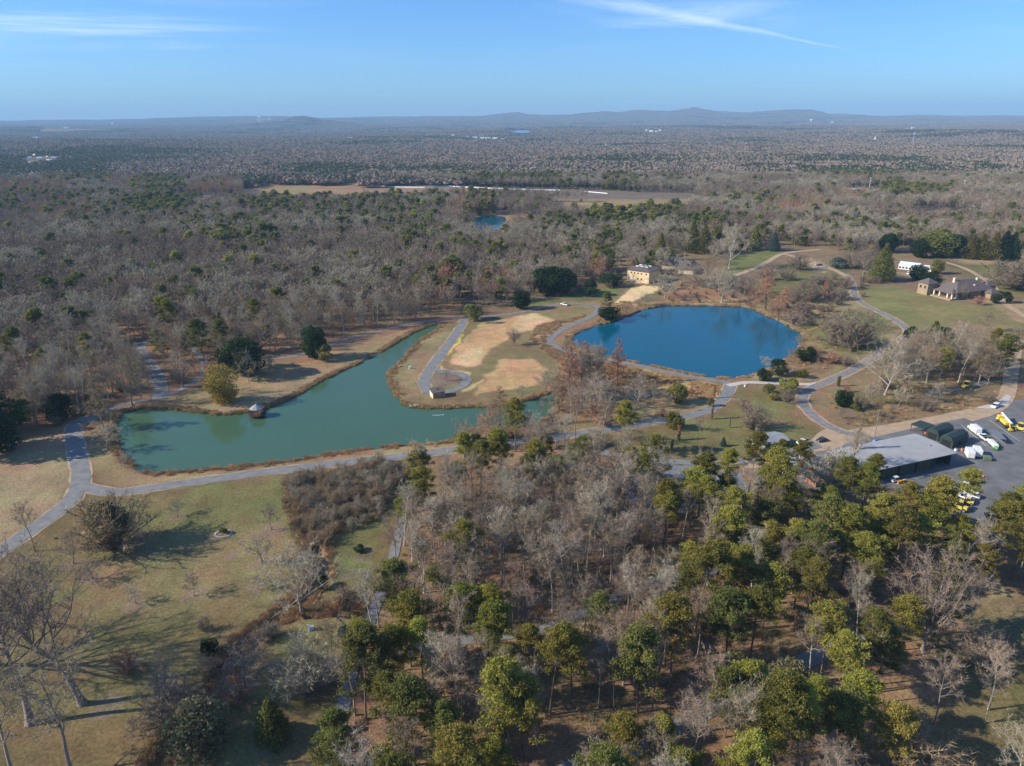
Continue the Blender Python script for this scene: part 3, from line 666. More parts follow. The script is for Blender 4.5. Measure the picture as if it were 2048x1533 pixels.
def branch(rng, p, d, L, r, nseg, up, wander, out):
    pts = [np.array(p, float)]; d = np.array(d, float)
    for i in range(nseg):
        d = d + rng.normal(size=3) * wander + np.array([0, 0, up]); d /= np.linalg.norm(d)
        q = pts[-1] + d * L / nseg; ra = r * (1 - i / nseg * .75); rb = r * (1 - (i + 1) / nseg * .75)
        out.append((pts[-1], q, ra, rb)); pts.append(q)
    return pts, d
def bare_tree(name, seed, h, clear, rad, nmain, ntwig, tl, tw, form, bark='bark_grey', leaf='twig_grey', lean=0.02, trunk_r=0.013, lod=1.0):
    rng = np.random.default_rng(seed); trunk, limbs, sec = [], [], []
    top = h * (0.93 if form in ('forest', 'cone', 'column') else clear + (1 - clear) * 0.45)
    n = 9; pts = [np.zeros(3)]; d = np.array([0, 0, 1.0])
    for i in range(n):
        d = d + rng.normal(size=3) * np.array([1, 1, 0]) * (lean + (0.05 if form == 'open' else 0.015)); d[2] = 1; dn = d / np.linalg.norm(d)
        pts.append(pts[-1] + dn * top / n)
    R0 = h * trunk_r; pts = np.array(pts)
    def rr(t): return R0 * (1.25 if t < .02 else 1.0) * (1 - 0.85 * t ** 0.9) + 0.02
    for i in range(n): trunk.append((pts[i], pts[i + 1], rr(i / n), rr((i + 1) / n)))
    trunk.insert(0, (pts[0] - np.array([0, 0, .6]), pts[0] + np.array([0, 0, .5]), R0 * 1.9, R0 * 1.15))
    az = rng.uniform(0, 6.28); ends = []
    for k in range(nmain):
        f = (k + .5) / nmain
        z = clear + (1 - clear) * f * (0.97 if form in ('forest', 'cone', 'column') else 0.42)
        z = min(z * h / top, 0.99) if top > 0 else z
        ip = z * n; a = int(min(ip, n - 1)); base = pts[a] + (pts[a + 1] - pts[a]) * (ip - a)
        az += 2.4 + rng.normal() * .4
        if form == 'forest': el = math.radians(rng.uniform(35, 62)); L = rad * h * (0.55 + 0.75 * math.sin(math.pi * min(1, (f * .8 + .18)))) * rng.uniform(.75, 1.2)
        elif form == 'open': el = math.radians(18 + 62 * f + rng.normal() * 8); L = (h - base[2]) * rng.uniform(.80, 1.0) if f > .6 else rad * h * 1.35 * rng.uniform(.85, 1.15)
        elif form == 'vase': el = math.radians(rng.uniform(52, 80)); L = (h - base[2]) * rng.uniform(.85, 1.1)
        elif form == 'cone': el = math.radians(rng.uniform(4, 26)); L = rad * h * (1.12 - f) * rng.uniform(.85, 1.15)
        else: el = math.radians(70); L = rad * h * (1.2 - f) * 2.2
        dd = np.array([math.cos(az) * math.cos(el), math.sin(az) * math.cos(el), math.sin(el)])
        r = rr(z) * (.62 if form != 'cone' else .35)
        if form == 'vase': r = R0 * .55
        bp, d2 = branch(rng, base, dd, L, r, 4, .10 if form != 'cone' else .03, .13, limbs); ends += [(q, d2, L) for q in bp[2:]]
        nsec = 5 if lod >= 1 else 3
        for j in range(nsec):
            t = rng.uniform(.25, 1.0) * 4; a = int(min(t, 3)); b0 = bp[a] + (bp[a + 1] - bp[a]) * (t - a)
            sd = dd * .7 + rdir(rng, 1)[0] * .8; sd[2] = abs(sd[2]) * .8 + .1 if form != 'cone' else sd[2] * .4; sd /= np.linalg.norm(sd)
            L2 = L * rng.uniform(.28, .5); b2, _ = branch(rng, b0, sd, L2, r * .42, 3, .09 if form != 'cone' else 0, .2, sec)
            if lod >= 1:
                for q in range(3):
                    t = rng.uniform(.3, 1.0) * 3; a = int(min(t, 2)); c0 = b2[a] + (b2[a + 1] - b2[a]) * (t - a)
                    s3 = sd * .6 + rdir(rng, 1)[0]; s3[2] += .25; s3 /= np.linalg.norm(s3); branch(rng, c0, s3, L2 * .55, r * .2, 2, .08, .25, sec)
    allsec = sec + [l for l in limbs if form != 'open' or True][len(limbs) // 3:]
    P0 = np.array([s[0] for s in allsec]); P1 = np.array([s[1] for s in allsec]); ln = np.linalg.norm(P1 - P0, axis=1)
    idx = rng.choice(len(allsec), ntwig, p=ln / ln.sum()); t = rng.uniform(0, 1, ntwig)[:, None]
    base = P0[idx] * (1 - t) + P1[idx] * t; dr = (P1 - P0)[idx] / ln[idx][:, None]
    dr = dr * .55 + rdir(rng, ntwig) * .85 + np.array([0, 0, .22 if form != 'cone' else 0.0]); dr /= np.linalg.norm(dr, axis=1)[:, None]
    V, F = slivers(base, dr, tl * rng.uniform(.5, 1.35, ntwig), tw * rng.uniform(.6, 1.4, ntwig), rng)
    cell = np.floor(base / 1.8).astype(int); tint = ((cell * np.array([73, 179, 283])).sum(1) * 2654435761 % 1000) / 1000.0
    tint = .35 * tint + .65 * rng.uniform(0, 1, ntwig)
    seg_ok = [s for s in sec if s[2] > .012] if lod >= 1 else sec[::2]
    lim = limbs; big = lim
    return make_proto(name, 'bare', trunk + big, V, F, tint, bark, leaf, h, limb_segs=seg_ok, n=5 if lod >= 1 else 3)
def pine_tree(name, seed, h, clear, rad, nbr, per, size, cl=1.0, leaf='leaf_pine', bark='bark_brown', lod=1.0):
    rng = np.random.default_rng(seed); n = 8; pts = [np.zeros(3)]; d = np.array([0, 0, 1.0])
    for i in range(n):
        d = d + rng.normal(size=3) * np.array([.03, .03, 0]); d[2] = 1; pts.append(pts[-1] + d / np.linalg.norm(d) * h * .97 / n)
    pts = np.array(pts); R0 = h * .0105; trunk = [(pts[i], pts[i + 1], R0 * (1 - .8 * i / n), R0 * (1 - .8 * (i + 1) / n)) for i in range(n)]
    trunk.insert(0, (pts[0] - np.array([0, 0, .6]), pts[0] + np.array([0, 0, .4]), R0 * 1.5, R0 * 1.05))
    limbs, C, T = [], [], []; az = rng.uniform(0, 6)
    for k in range(nbr):
        f = rng.uniform(0, 1) ** .85 if k < nbr - 6 else 1.0
        z = clear + (0.985 - clear) * f; ip = z * n; a = int(min(ip, n - 1)); base = pts[a] + (pts[a + 1] - pts[a]) * (ip - a)
        az += 2.4 + rng.normal() * .5; el = math.radians(-8 + 48 * f + rng.normal() * 10)
        prof = (0.45 + 1.0 * math.sin(math.pi * (f * .62 + .22))) * (1 - .65 * max(0, f - .55) / .45) if f < 1 else .28
        L = rad * h * prof * rng.uniform(.55, 1.2)
        dd = np.array([math.cos(az) * math.cos(el), math.sin(az) * math.cos(el), math.sin(el)])
        bp, d2 = branch(rng, base, dd, L, R0 * .30, 3, .07, .1, limbs)
        for q in range(3 if lod >= 1 else 2):
            t = (1.0, .72, .5)[q] if lod >= 1 else (1., .6)[q]
            c = base + (np.array(bp[-1]) - base) * t + rng.normal(size=3) * np.array([.45, .45, .2]) * cl * (q > 0) * 1.6
            r = cl * rng.uniform(.75, 1.25) * (1.0 if q == 0 else .8); m = int(per * r * r)
            u = rng.normal(size=(m, 3)) * .47; u[:, 2] = u[:, 2] * .55 + .12
            C.append(c + u * r); T.append(np.full(m, rng.uniform(.0, 1)) * .45 + rng.uniform(0, 1, m) * .4 + (u[:, 2] > .2) * .15)
    C = np.concatenate(C); T = np.concatenate(T); V, F = leaves(C, size, rng, 1.9)
    return make_proto(name, 'pine', trunk, V, F, T, bark, leaf, h, limb_segs=limbs if lod >= 1 else limbs[::2], n=6 if lod >= 1 else 4)
def leafy_tree(name, seed, h, w, nl, nleaf, size, leaf='leaf_dark', bark='bark_brown', form='round', base=0.06):
    rng = np.random.default_rng(seed); R0 = h * .02 + .05
    trunk = [(np.array([0, 0, -.4]), np.array([0, 0, h * .3]), R0 * 1.2, R0), (np.array([0, 0, h * .3]), np.array([rng.normal() * .1, 0, h * .85]), R0, R0 * .25)]
    limbs = []; C = []; N = []; T = []
    for k in range(nl):
        u = rdir(rng, 1)[0]; f = (k + .5) / nl
        if form == 'round':
            zc = u[2]; rr = math.sqrt(max(0, 1 - zc * zc)); c = np.array([u[0] * w / 2 * .72, u[1] * w / 2 * .72, h * (base + (1 - base) * (.5 + .40 * zc))]); r = w * rng.uniform(.15, .23)
        elif form == 'cone':
            a = k * 2.4; rad = w / 2 * (1 - f) ** .8 * .80; c = np.array([math.cos(a) * rad, math.sin(a) * rad, h * (base + .05 + f * (.93 - base))]); r = w * (.26 * (1 - f) + .07)
        elif form == 'column':
            a = k * 2.4; rad = w / 2 * .35; c = np.array([math.cos(a) * rad, math.sin(a) * rad, h * (base + .05 + f * (.9 - base))]); r = w * .33 * (1 - .35 * abs(f - .4))
        elif form == 'hedge':
            c = np.array([rng.uniform(-.5, .5) * w * .7, rng.uniform(-.5, .5) * w * .45, h * rng.uniform(.2, .8)]); r = w * .2
        m = int(nleaf / nl * (r / (w * .19)) ** 1.5) + 6
        q = rdir(rng, m); q[:, 2] = q[:, 2] * .85 + .12; rad_ = rng.uniform(.72, 1.06, m)[:, None]
        C.append(c + q * r * rad_); T.append(np.full(m, rng.uniform(0, 1)) * .45 + rng.uniform(0, 1, m) * .55)
        limbs.append((np.array([0, 0, min(c[2], h * .5) * rng.uniform(.5, .9)]), c, R0 * .35, .03))
    C = np.concatenate(C); T = np.concatenate(T); k = C[:, 2] > .05; C = C[k]; T = T[k]
    V, F = leaves(C, size, rng, 1.1)
    return make_proto(name, 'leafy', trunk, V, F, T, bark, leaf, h, limb_segs=limbs, n=5)
def bush(name, seed, h, w, nst, ntwig, tl, tw, leaf='twig_purple', bark='bark_grey'):
    rng = np.random.default_rng(seed); st_, sec = [], []
    for k in range(nst):
        a = rng.uniform(0, 6.28); el = math.radians(rng.uniform(28, 85)); d = np.array([math.cos(a) * math.cos(el), math.sin(a) * math.cos(el), math.sin(el)])
        L = 1 / math.sqrt((math.cos(el) / (w / 2)) ** 2 + (math.sin(el) / h) ** 2) * rng.uniform(.8, 1.05)
        bp, _ = branch(rng, np.array([math.cos(a), math.sin(a), 0]) * w * .05, d, L, .035 * h / 4 + .02, 4, .03, .1, st_)
        for j in range(4):
            t = rng.uniform(.25, 1) * 4; q = int(min(t, 3)); b0 = bp[q] + (bp[q + 1] - bp[q]) * (t - q); sd = d * .6 + rdir(rng, 1)[0] * .8; sd[2] = abs(sd[2]); sd /= np.linalg.norm(sd)
            branch(rng, b0, sd, L * .35, .018, 2, .05, .2, sec)
    al = sec + st_; P0 = np.array([s[0] for s in al]); P1 = np.array([s[1] for s in al]); ln = np.linalg.norm(P1 - P0, axis=1)
    i = rng.choice(len(al), ntwig, p=ln / ln.sum()); t = rng.uniform(0, 1, ntwig)[:, None]; base = P0[i] * (1 - t) + P1[i] * t
    dr = (P1 - P0)[i] / ln[i][:, None] * .6 + rdir(rng, ntwig) * .8 + np.array([0, 0, .2]); dr /= np.linalg.norm(dr, axis=1)[:, None]
    V, F = slivers(base, dr, tl * rng.uniform(.5, 1.3, ntwig), tw * rng.uniform(.6, 1.4, ntwig), rng); k = V[:, 2] < 0.02; V[k, 2] = .02
    return make_proto(name, 'bush', st_, V, F, rng.uniform(0, 1, ntwig), bark, leaf, h, limb_segs=sec, n=4)

for i, (h, cl, rd, nm) in enumerate(((19, .50, .22, 15), (17, .42, .25, 15), (21, .55, .20, 16), (16, .38, .27, 14), (20, .46, .19, 14))):
    bare_tree('bare_forest_%d' % i, 100 + i, h, cl, rd, nm, 2300, 1.05, .050, 'forest', leaf=('twig_grey', 'twig_grey', 'twig_pale', 'twig_purple', 'twig_grey')[i], bark=('bark_grey', 'bark_grey', 'bark_pale', 'bark_grey', 'bark_pale')[i])
for i, (h, cl, rd, nm) in enumerate(((16, .16, .40, 15), (14, .18, .42, 14), (17, .22, .34, 15))):
    bare_tree('bare_open_%d' % i, 140 + i, h, cl, rd, nm, 5200, .85, .050, 'open', leaf=('twig_grey', 'twig_pale', 'twig_tan')[i], trunk_r=.02)
for i in range(2): bare_tree('bare_small_%d' % i, 160 + i, 6, .25, .38, 12, 1700, .60, .045, 'open', leaf='twig_grey' if i else 'twig_purple', trunk_r=.018)
bare_tree('bare_big_0', 170, 26, .30, .30, 20, 6500, 1.35, .05, 'open', bark='bark_grey', leaf='twig_grey', trunk_r=.022)
bare_tree('bare_big_1', 171, 26, .36, .26, 18, 6000, 1.35, .05, 'open', bark='bark_grey', leaf='twig_grey', trunk_r=.021)
bare_tree('bare_vase_0', 175, 9, .10, .3, 8, 450, .9, .035, 'vase', bark='bark_grey', trunk_r=.022)
bare_tree('bare_vase_1', 176, 13, .12, .3, 22, 6500, .9, .045, 'vase', bark='bark_grey', leaf='twig_grey', trunk_r=.02)
for i in range(2): bare_tree('cypress_%d' % i, 180 + i, 18, .10, .22 if i else .26, 44, 6500, .75, .070, 'cone', leaf='twig_russet', bark='bark_brown', trunk_r=.014)
bare_tree('bare_column', 186, 8, .08, .05, 26, 1500, .5, .04, 'column', leaf='twig_tan', trunk_r=.012)
bare_tree('snag', 188, 20, .62, .08, 7, 90, .8, .05, 'forest', leaf='twig_pale', bark='bark_grey', trunk_r=.014)
for i, (h, cl, rd, nb) in enumerate(((22, .50, .18, 50), (20, .42, .20, 54), (24, .56, .17, 48), (18, .36, .22, 52), (21, .62, .19, 40))):
    pine_tree('pine_%d' % i, 200 + i, h, cl, rd * (.68, .80, .72, .84, .70)[i], int(nb * 1.1), 112, .23, .92)
recolour('pine_dark_0', 'pine_1', 'leaf_mid'); recolour('pine_dark_1', 'pine_3', 'leaf_mid'); recolour('pine_olive_0', 'pine_2', 'leaf_olive')
for i in range(2): leafy_tree('magnolia_%d' % i, 230 + i, 10, 10.5, 30, 5200, .50, 'leaf_dark')
for i in range(2): leafy_tree('shrub_%d' % i, 235 + i, 4, 4.6, 20, 2600, .28, 'leaf_dark', base=.0)
for i in range(2): leafy_tree('conifer_%d' % i, 240 + i, 12, 6.2, 44, 5200, .42, 'leaf_dark', form='cone', base=.02)
leafy_tree('column_tree', 245, 7, 1.7, 16, 1400, .25, 'leaf_mid', form='column', base=.02)
leafy_tree('willow', 246, 10, 9.5, 34, 6500, .36, 'leaf_yellow', base=.02)
leafy_tree('spruce', 247, 18, 10.5, 64, 7500, .50, 'leaf_mid', form='cone', base=.0)
recolour('shrub_olive', 'shrub_0', 'leaf_olive'); recolour('shrub_mid', 'shrub_1', 'leaf_mid'); recolour('shrub_blue', 'shrub_1', 'leaf_blue'); recolour('shrub_dusty', 'magnolia_1', 'leaf_dusty')
recolour('shrub_bright', 'shrub_0', 'leaf_pine')
recolour('conifer_olive', 'conifer_0', 'leaf_olive'); recolour('conifer_mid', 'conifer_1', 'leaf_mid'); recolour('conifer_blue', 'conifer_1', 'leaf_blue')
recolour('column_orange', 'column_tree', 'twig_russet'); recolour('column_brown', 'column_tree', 'twig_purple')
recolour('magnolia_mid', 'magnolia_0', 'leaf_mid')
bush('bush_0', 260, 3.4, 4.6, 20, 2600, .50, .036, 'twig_purple'); bush('bush_1', 261, 6.0, 7.5, 34, 6500, .70, .045, 'twig_grey')
recolour('bush_russet', 'bush_0', 'twig_russet'); recolour('bush_pale', 'bush_1', 'twig_pale'); recolour('bush_tan', 'bush_1', 'twig_tan'); recolour('bush_big', 'bush_1', 'twig_purple')
recolour('bare_tan', 'bare_open_0', 'twig_tan'); recolour('bare_russet', 'bare_open_1', 'twig_russet'); recolour('bare_purple', 'bare_open_2', 'twig_purple')
recolour('bare_white', 'bare_open_1', 'twig_pale', 'bark_pale'); recolour('cypress_grey', 'cypress_1', 'twig_grey', 'bark_grey'); recolour('cypress_tan', 'cypress_0', 'twig_tan')
recolour('bare_small_pale', 'bare_small_1', 'twig_pale')
# lighter versions for the far side of the lakes
for i, (h, cl, rd) in enumerate(((18, .40, .33), (15, .30, .38), (20, .45, .31), (16, .32, .36))):
    bare_tree('far_bare_%d' % i, 300 + i, h, cl, rd, 12, 1050, 1.5, .14, 'forest' if i % 2 else 'open', leaf=('twig_grey', 'twig_grey', 'twig_pale', 'twig_purple')[i], lod=.5)
recolour('far_bare_4', 'far_bare_1', 'twig_tan'); recolour('far_bare_5', 'far_bare_0', 'twig_russet')
for i in range(3): pine_tree('far_pine_%d' % i, 320 + i, 20, .42 - .05 * i, .19, 22, 26, .80, 1.55, lod=.5, leaf='leaf_mid' if i != 1 else 'leaf_pine')
for i in range(2): leafy_tree('far_leafy_%d' % i, 330 + i, 11, 8 + i, 18, 1000, 1.0, ('leaf_dark', 'leaf_olive')[i], form=('round', 'cone')[i])

# ---------------------------------------------------------------- trees and shrubs that stand out, each by hand
KIND = {'bare': ('bare_tree', 'bare tree'), 'pine': ('pine_tree', 'pine tree')}
RNG = random.Random(7)
TREE_XY = []
def plant(proto, loc, h, label, name=None, cat=None, group=None, wide=1.0, yaw=None):
    p = PROTO[proto]; s = h / p.h
    o = thing(name or 'tree', label, cat or 'tree', loc, RNG.uniform(0, 6.28) if yaw is None else yaw, group)
    o.scale = (s * wide, s * wide, s)
    for nm, me in (('trunk', p.trunk), ('crown', p.crown)):
        c = bpy.data.objects.new(nm, me); COL.objects.link(c); c.parent = o
    TREE_XY.append((loc[0], loc[1])); return o
def hand(px, py, ytop, proto, label, name='bare_tree', cat='bare tree', wide=1.0, group=None):
    g = P(px, py); h = tree_height(px, py, ytop)
    return plant(proto, (g.x, g.y, 0), h, label, name, cat, group, wide)
B, E, SH, PN = ('bare_tree', 'bare tree'), ('evergreen_tree', 'evergreen tree'), ('shrub', 'shrub'), ('pine_tree', 'pine tree')
CY = ('cypress_tree', 'cypress'); CF = ('conifer_tree', 'conifer')
for a in [
 # lawn at the lower left
 (165,1408,1120,'bare_big_0','huge bare tree with thick leaning trunk at the lower left, long shadow across the lawn',B,1.0),
 (62,1447,1125,'bare_big_1','huge bare tree with thick trunk nearest the left edge, beside its twin',B,1.0),
 (-150,1330,1010,'bare_big_0','big bare tree just past the left edge throwing branching shadows on the lawn',B,1.1),
 (150,1560,1330,'bare_forest_1','tall thin bare tree rising from the bottom left edge',B,1.1),
 (30,1560,1370,'bare_forest_3','bare tree cut off by the bottom left corner',B,1.2),
 (70,1103,1015,'bare_forest_0','slender bare tree beside the gravel road at the left edge of the lawn',B,1.0),
 (147,1128,1072,'bare_small_1','small bare tree in a mulch ring left of the bushy olive tree',B,1.0),
 (232,1090,990,'bush_tan','big bushy tree with a dense olive and tan crown south of the road fork',('bushy_tree','bushy tree'),1.15),
 (222,1092,1010,'shrub_dusty','olive green leafy shrub massed in front of the bushy tree by the road fork',SH,.75),
 (297,1105,1055,'bare_small_0','small dense bare tree right beside the bushy olive tree',B,1.25),
 (355,1033,1003,'bare_small_pale','small pale bare tree in a mulch ring below the lake road',B,1.3),
 (543,1060,1018,'bare_small_0','small bare tree with reddish leaves on a mulch ring near the thicket',B,1.1),
 (525,1125,1068,'bare_small_pale','small thin bare tree on a mulch ring left of the creek bend',B,1.0),
 (515,1180,1152,'bare_small_1','little bare tree in an oval mulch ring left of the big pale tree',B,1.2),
 (388,1192,1152,'bare_small_1','small bare tree in the middle of the lawn with a mulch ring and long shadow',B,1.1),
 (272,1207,1175,'bare_small_pale','little bare sapling on a mulch ring at the centre left of the lawn',B,1.2),
 (185,1158,1122,'bare_small_0','low spreading bare tree with reddish twigs on a mulch ring below the bushy tree',B,1.7),
 (391,1116,1105,'bare_small_1','tiny bare sapling on a mulch ring under the round mulch bed',B,1.2),
 (447,1068,1058,'shrub_mid','tiny green shrub in a round stone ring on the lawn',SH,1.3),
 (603,1223,1098,'bare_white','large pale spreading bare tree standing beside the creek bend',B,1.15),
 (660,1327,1255,'bare_small_1','slender bare tree beside the wooded path, right of the round white-twigged tree',B,.9),
 (615,1378,1293,'bush_pale','round white-twigged bare tree with a low dense crown near the path',B,1.15),
 (547,1480,1396,'conifer_mid','upright dark green evergreen near the bottom of the lawn',E,1.05),
 (402,1505,1418,'shrub_dusty','round grey green leafy tree beside the creek at the bottom',('leafy_tree','leafy tree'),1.05),
 (421,1308,1280,'shrub_0','small round dark green shrub on the left bank of the creek',SH,.9),
 (408,1262,1238,'bush_0','faint brownish bush on the lawn above the small dark round shrub',SH,1.0),
 (333,1357,1308,'bare_small_1','small bare tree on a mulch ring left of the creek',B,1.0),
 (490,1378,1305,'bare_small_0','spreading bare tree on the right bank of the creek with a curved shadow',B,1.7),
 (645,1175,1155,'shrub_1','small round blue green shrub casting a long shadow above the creek arm',SH,1.0),
 (692,1278,1256,'shrub_blue','round grey green shrub beside the wooded path',SH,1.1),
 (718,1103,1092,'shrub_0','small dark bush alone on the grass strip below the thicket',SH,1.5),
 (690,1197,1176,'bush_0','low brown bush next to the path above the creek arm',SH,1.6),
 (255,1338,1300,'bush_russet','low reddish bush in a mulch ring on the lower lawn',SH,1.3),
 (475,1408,1375,'bush_russet','low reddish bush between the creek and the upright evergreen',SH,1.6),
 (340,1440,1370,'bush_1','broad bare bush on the left bank of the creek',SH,1.4),
 (380,1470,1400,'bush_0','brown bare bush beside the creek above the grey green tree',SH,1.2),
 # left and far shore of the green lake
 (-8,905,792,'magnolia_0','very dark broad evergreen at the left edge throwing a long shadow over the road',E,1.0),
 (-30,870,760,'conifer_0','dark evergreen cut off by the left edge above the field',E,1.3),
 (118,842,790,'magnolia_0','dark green evergreen above the shaded road junction',E,.9),
 (75,850,775,'bare_open_0','grey bare tree between the dark evergreens at the left edge',B,1.0),
 (265,812,722,'bare_tan','round-crowned brown bare tree standing beside the left end of the lake',B,1.0),
 (206,858,755,'cypress_tan','tall brown bare tree at the left tip of the lake',B,1.1),
 (215,900,850,'bare_small_pale','pale bare tree leaning over the left shore of the lake',B,1.3),
 (250,935,908,'bare_small_pale','small pale bare shrub at the lower left lake shore',B,1.2),
 (448,806,733,'willow','yellow green leafy tree on the shore left of the gazebo',('yellow_tree','yellow tree'),.95),
 (425,790,722,'bare_russet','orange brown bare tree half behind the yellow green tree',B,.8),
 (487,752,683,'magnolia_1','broad dark evergreen with olive highlights behind the yellow green tree',E,1.15),
 (497,764,708,'bare_white','small pale bare tree standing in front of the broad dark evergreen',B,.9),
 (540,748,716,'bare_small_pale','small whitish bare tree at the right side of the broad dark evergreen',B,1.0),
 (655,740,728,'bare_vase_0','broken dark stump on the shore lawn above the lake',('tree_stump','stump'),.5),
 (629,716,655,'magnolia_0','tall dark evergreen at the edge of the wood above the lake bend',E,.75),
 (651,722,692,'shrub_mid','small green evergreen at the foot of the tall dark one above the lake bend',SH,.9),
 (412,740,640,'pine_dark_0','tall green pine standing clear of the wood left of the broad evergreen',PN,1.0),
 (372,722,668,'pine_dark_1','shorter green pine left of the tall one at the edge of the wood',PN,.9),
 (366,775,728,'bare_vase_0','leaning dark bare tree beside the gravel fork in front of the yellow tree',B,1.7),
 (390,748,716,'bare_small_0','brown bare tree beside the gravel fork, behind the leaning one',B,1.5),
 (188,682,622,'pine_dark_1','green pine rising alone in the bare wood at the left',PN,1.1),
 (40,735,655,'pine_dark_0','green pine near the left edge inside the bare wood',PN,1.3),
 (15,765,705,'pine_olive_0','yellow green pine at the left edge inside the bare wood',PN,1.2),
 (540,700,650,'pine_dark_1','green pine at the wood edge above the shore path',PN,.9),
 # the peninsula
 (892,762,738,'bare_vase_0','dark vase-shaped bare tree on the island of the turning loop',B,1.35),
 (1028,691,664,'bare_vase_1','spreading grey bare tree on the grass between the straw fields',B,1.5),
 (1000,852,765,'cypress_tan','tall brown bare tree where the lake arm narrows',CY,1.1),
 (975,893,823,'bare_russet','bare tree with orange leaves left behind the lakeside pines',B,1.0),
 (1086,849,795,'bare_forest_4','thin pale bare tree in front of the narrow lake arm',B,.8),
 (1060,870,826,'bare_white','low pale bare tree beside the narrow lake arm',B,1.2),
 (1040,800,772,'bare_small_pale','pale bare tree on the peninsula bank near its right end',B,1.3),
 (1090,785,745,'bare_small_pale','grey bare tree at the inner end of the lake arm',B,1.4),
 (947,648,612,'pine_dark_0','small dark pine at the top of the peninsula road',PN,1.0),
 # russet cypresses and bare trees below the dam
 (1137,808,690,'cypress_1','tallest grey brown cypress at the end of the lake arm',CY,1.25),
 (1160,792,679,'cypress_0','orange brown cypress with a pointed top left of the lone one',CY,1.0),
 (1234,772,674,'cypress_1','lone slender pinkish cypress on the dam in front of the blue lake',CY,.95),
 (1131,718,672,'cypress_grey','grey cypress by the bend of the pond path',CY,1.2),
 (1150,830,778,'cypress_0','small orange cypress at the foot of the grey ones',CY,1.0),
 (1118,822,750,'cypress_grey','grey cypress leaning over the end of the lake arm',CY,1.3),
 (1196,842,758,'bare_white','pale bare tree right of the cypress group',B,1.1),
 (1205,800,752,'bare_tan','bare tree with a yellowish crown right of the cypress group',B,1.0),
 (1272,818,755,'bare_white','pale bare tree with forked trunk below the dam',B,1.0),
 (1306,802,763,'bare_purple','low bare tree below the dam, left of the round evergreen',B,1.4),
 (1206,848,800,'bush_russet','orange brown leafy bush beside the road left of the lone pine',SH,1.3),
 (1246,912,804,'pine_0','lone tall pine with open layered crown beside the gravel road',PN,1.15),
 (1236,905,885,'conifer_0','little dark spruce at the foot of the lone tall pine',CF,1.0),
 (1352,806,769,'magnolia_mid','round dark green evergreen on the slope below the dam',E,1.0),
 (1338,818,790,'bare_small_pale','thin pale bare tree in front of the round evergreen',B,.7),
 (1382,790,774,'bush_russet','small reddish bush right of the round evergreen',SH,.8),
 (1325,834,812,'bush_russet','orange bush above the gravel road',SH,.9),
 (1384,822,810,'bare_small_1','sapling on a bare patch above the gravel road',B,.9),
 (1349,858,826,'shrub_olive','yellow green bushy tree at the edge of the gravel road',SH,.9),
 (1357,881,850,'column_orange','narrow orange column tree just below the gravel road',('column_tree','column tree'),1.0),
 (1343,903,880,'column_brown','narrow dark red brown column tree lowest of the row on the slope',('column_tree','column tree'),1.1),
 (1423,839,806,'column_brown','narrow brown column tree at the right side of the gravel road bend',('column_tree','column tree'),.7),
 (1428,797,770,'column_brown','thin dark column tree beside the dam road, topmost of its row',('column_tree','column tree'),.6),
 (1421,813,798,'shrub_mid','little green conifer left of the gravel road bend',SH,.8),
 (1459,856,834,'column_brown','thin faded column tree on the lawn right of the road bend',('column_tree','column tree'),.6),
 (1400,862,838,'bare_small_1','faint bare tree on the green lawn under the road bend',B,1.2),
 (1446,893,874,'conifer_blue','small blue green conifer alone on the lower green lawn',CF,1.0),
 (1507,858,808,'bush_big','large greyish pink bare bush on the lawn below the round green bushes',SH,1.05),
 (1487,822,798,'bush_0','smaller grey bare bush up left of the large one on the lawn',SH,1.1),
 # round bushes by the dam road junction
 (1529,762,737,'shrub_0','dark round bush at the lower right corner of the blue pond',SH,1.0),
 (1556,750,722,'shrub_1','dark green bush behind the white-twigged one by the pond',SH,1.1),
 (1534,742,716,'bare_small_pale','white-twigged bare bush on the shore of the blue pond',SH,1.3),
 (1577,754,732,'bare_small_pale','grey white bush between the dark bush and the yellow one',SH,1.2),
 (1603,755,738,'shrub_olive','rounded yellow olive bush right of the pond corner',SH,1.1),
 (1575,784,757,'shrub_bright','bright green dome-shaped bush at the track junction',SH,1.15),
 (1537,788,770,'shrub_mid','grey green round bush below the junction road',SH,1.2),
 (1546,800,786,'shrub_bright','small bright green round bush under the grey green one',SH,1.1),
 (1573,806,778,'bush_0','purple grey bare bush below the bright green dome bush',SH,1.2),
 (1609,721,694,'shrub_0','dark round bush on the right shore of the blue pond',SH,1.15),
 (1627,722,704,'bush_0','grey brown bush beside the dark round one on the right shore',SH,1.5),
 (1598,708,672,'bare_small_0','thin bare bush leaning over the right tip of the blue pond',SH,1.0),
 (1580,728,700,'bare_small_0','bare bush at the waterside below the right tip of the pond',SH,1.0),
 # slope right of the blue pond
 (1693,694,622,'bush_big','largest purple grey bare tree clump on the slope right of the pond',B,1.25),
 (1672,690,640,'bush_big','bare purple clump at the left foot of the largest clump',B,1.1),
 (1716,688,645,'bush_big','bare purple clump at the right of the largest clump',B,1.0),
 (1665,726,705,'bush_russet','low russet bush on the litter patch below the big clump',SH,1.8),
 (1690,732,712,'bush_0','low brown bush above the track below the big clump',SH,1.8),
 (1586,650,622,'bush_0','purple bush on the upper right shore of the pond',SH,1.5),
 (1604,632,606,'bush_big','grey purple bush above the upper right shore',SH,1.4),
 (1556,640,572,'cypress_0','russet cypress lower of the pair on the far shore',CY,1.2),
 (1531,622,534,'cypress_1','tall orange cypress of the pair on the far shore of the pond',CY,1.35),
 (1443,606,544,'bare_white','broad pale grey bare tree on the far shore of the pond',B,1.25),
 (1478,600,550,'bare_purple','dark grey bare tree right of the broad pale one on the far shore',B,1.2),
 (1330,596,550,'bare_white','pale bare tree in front of the brown-roofed house',B,1.2),
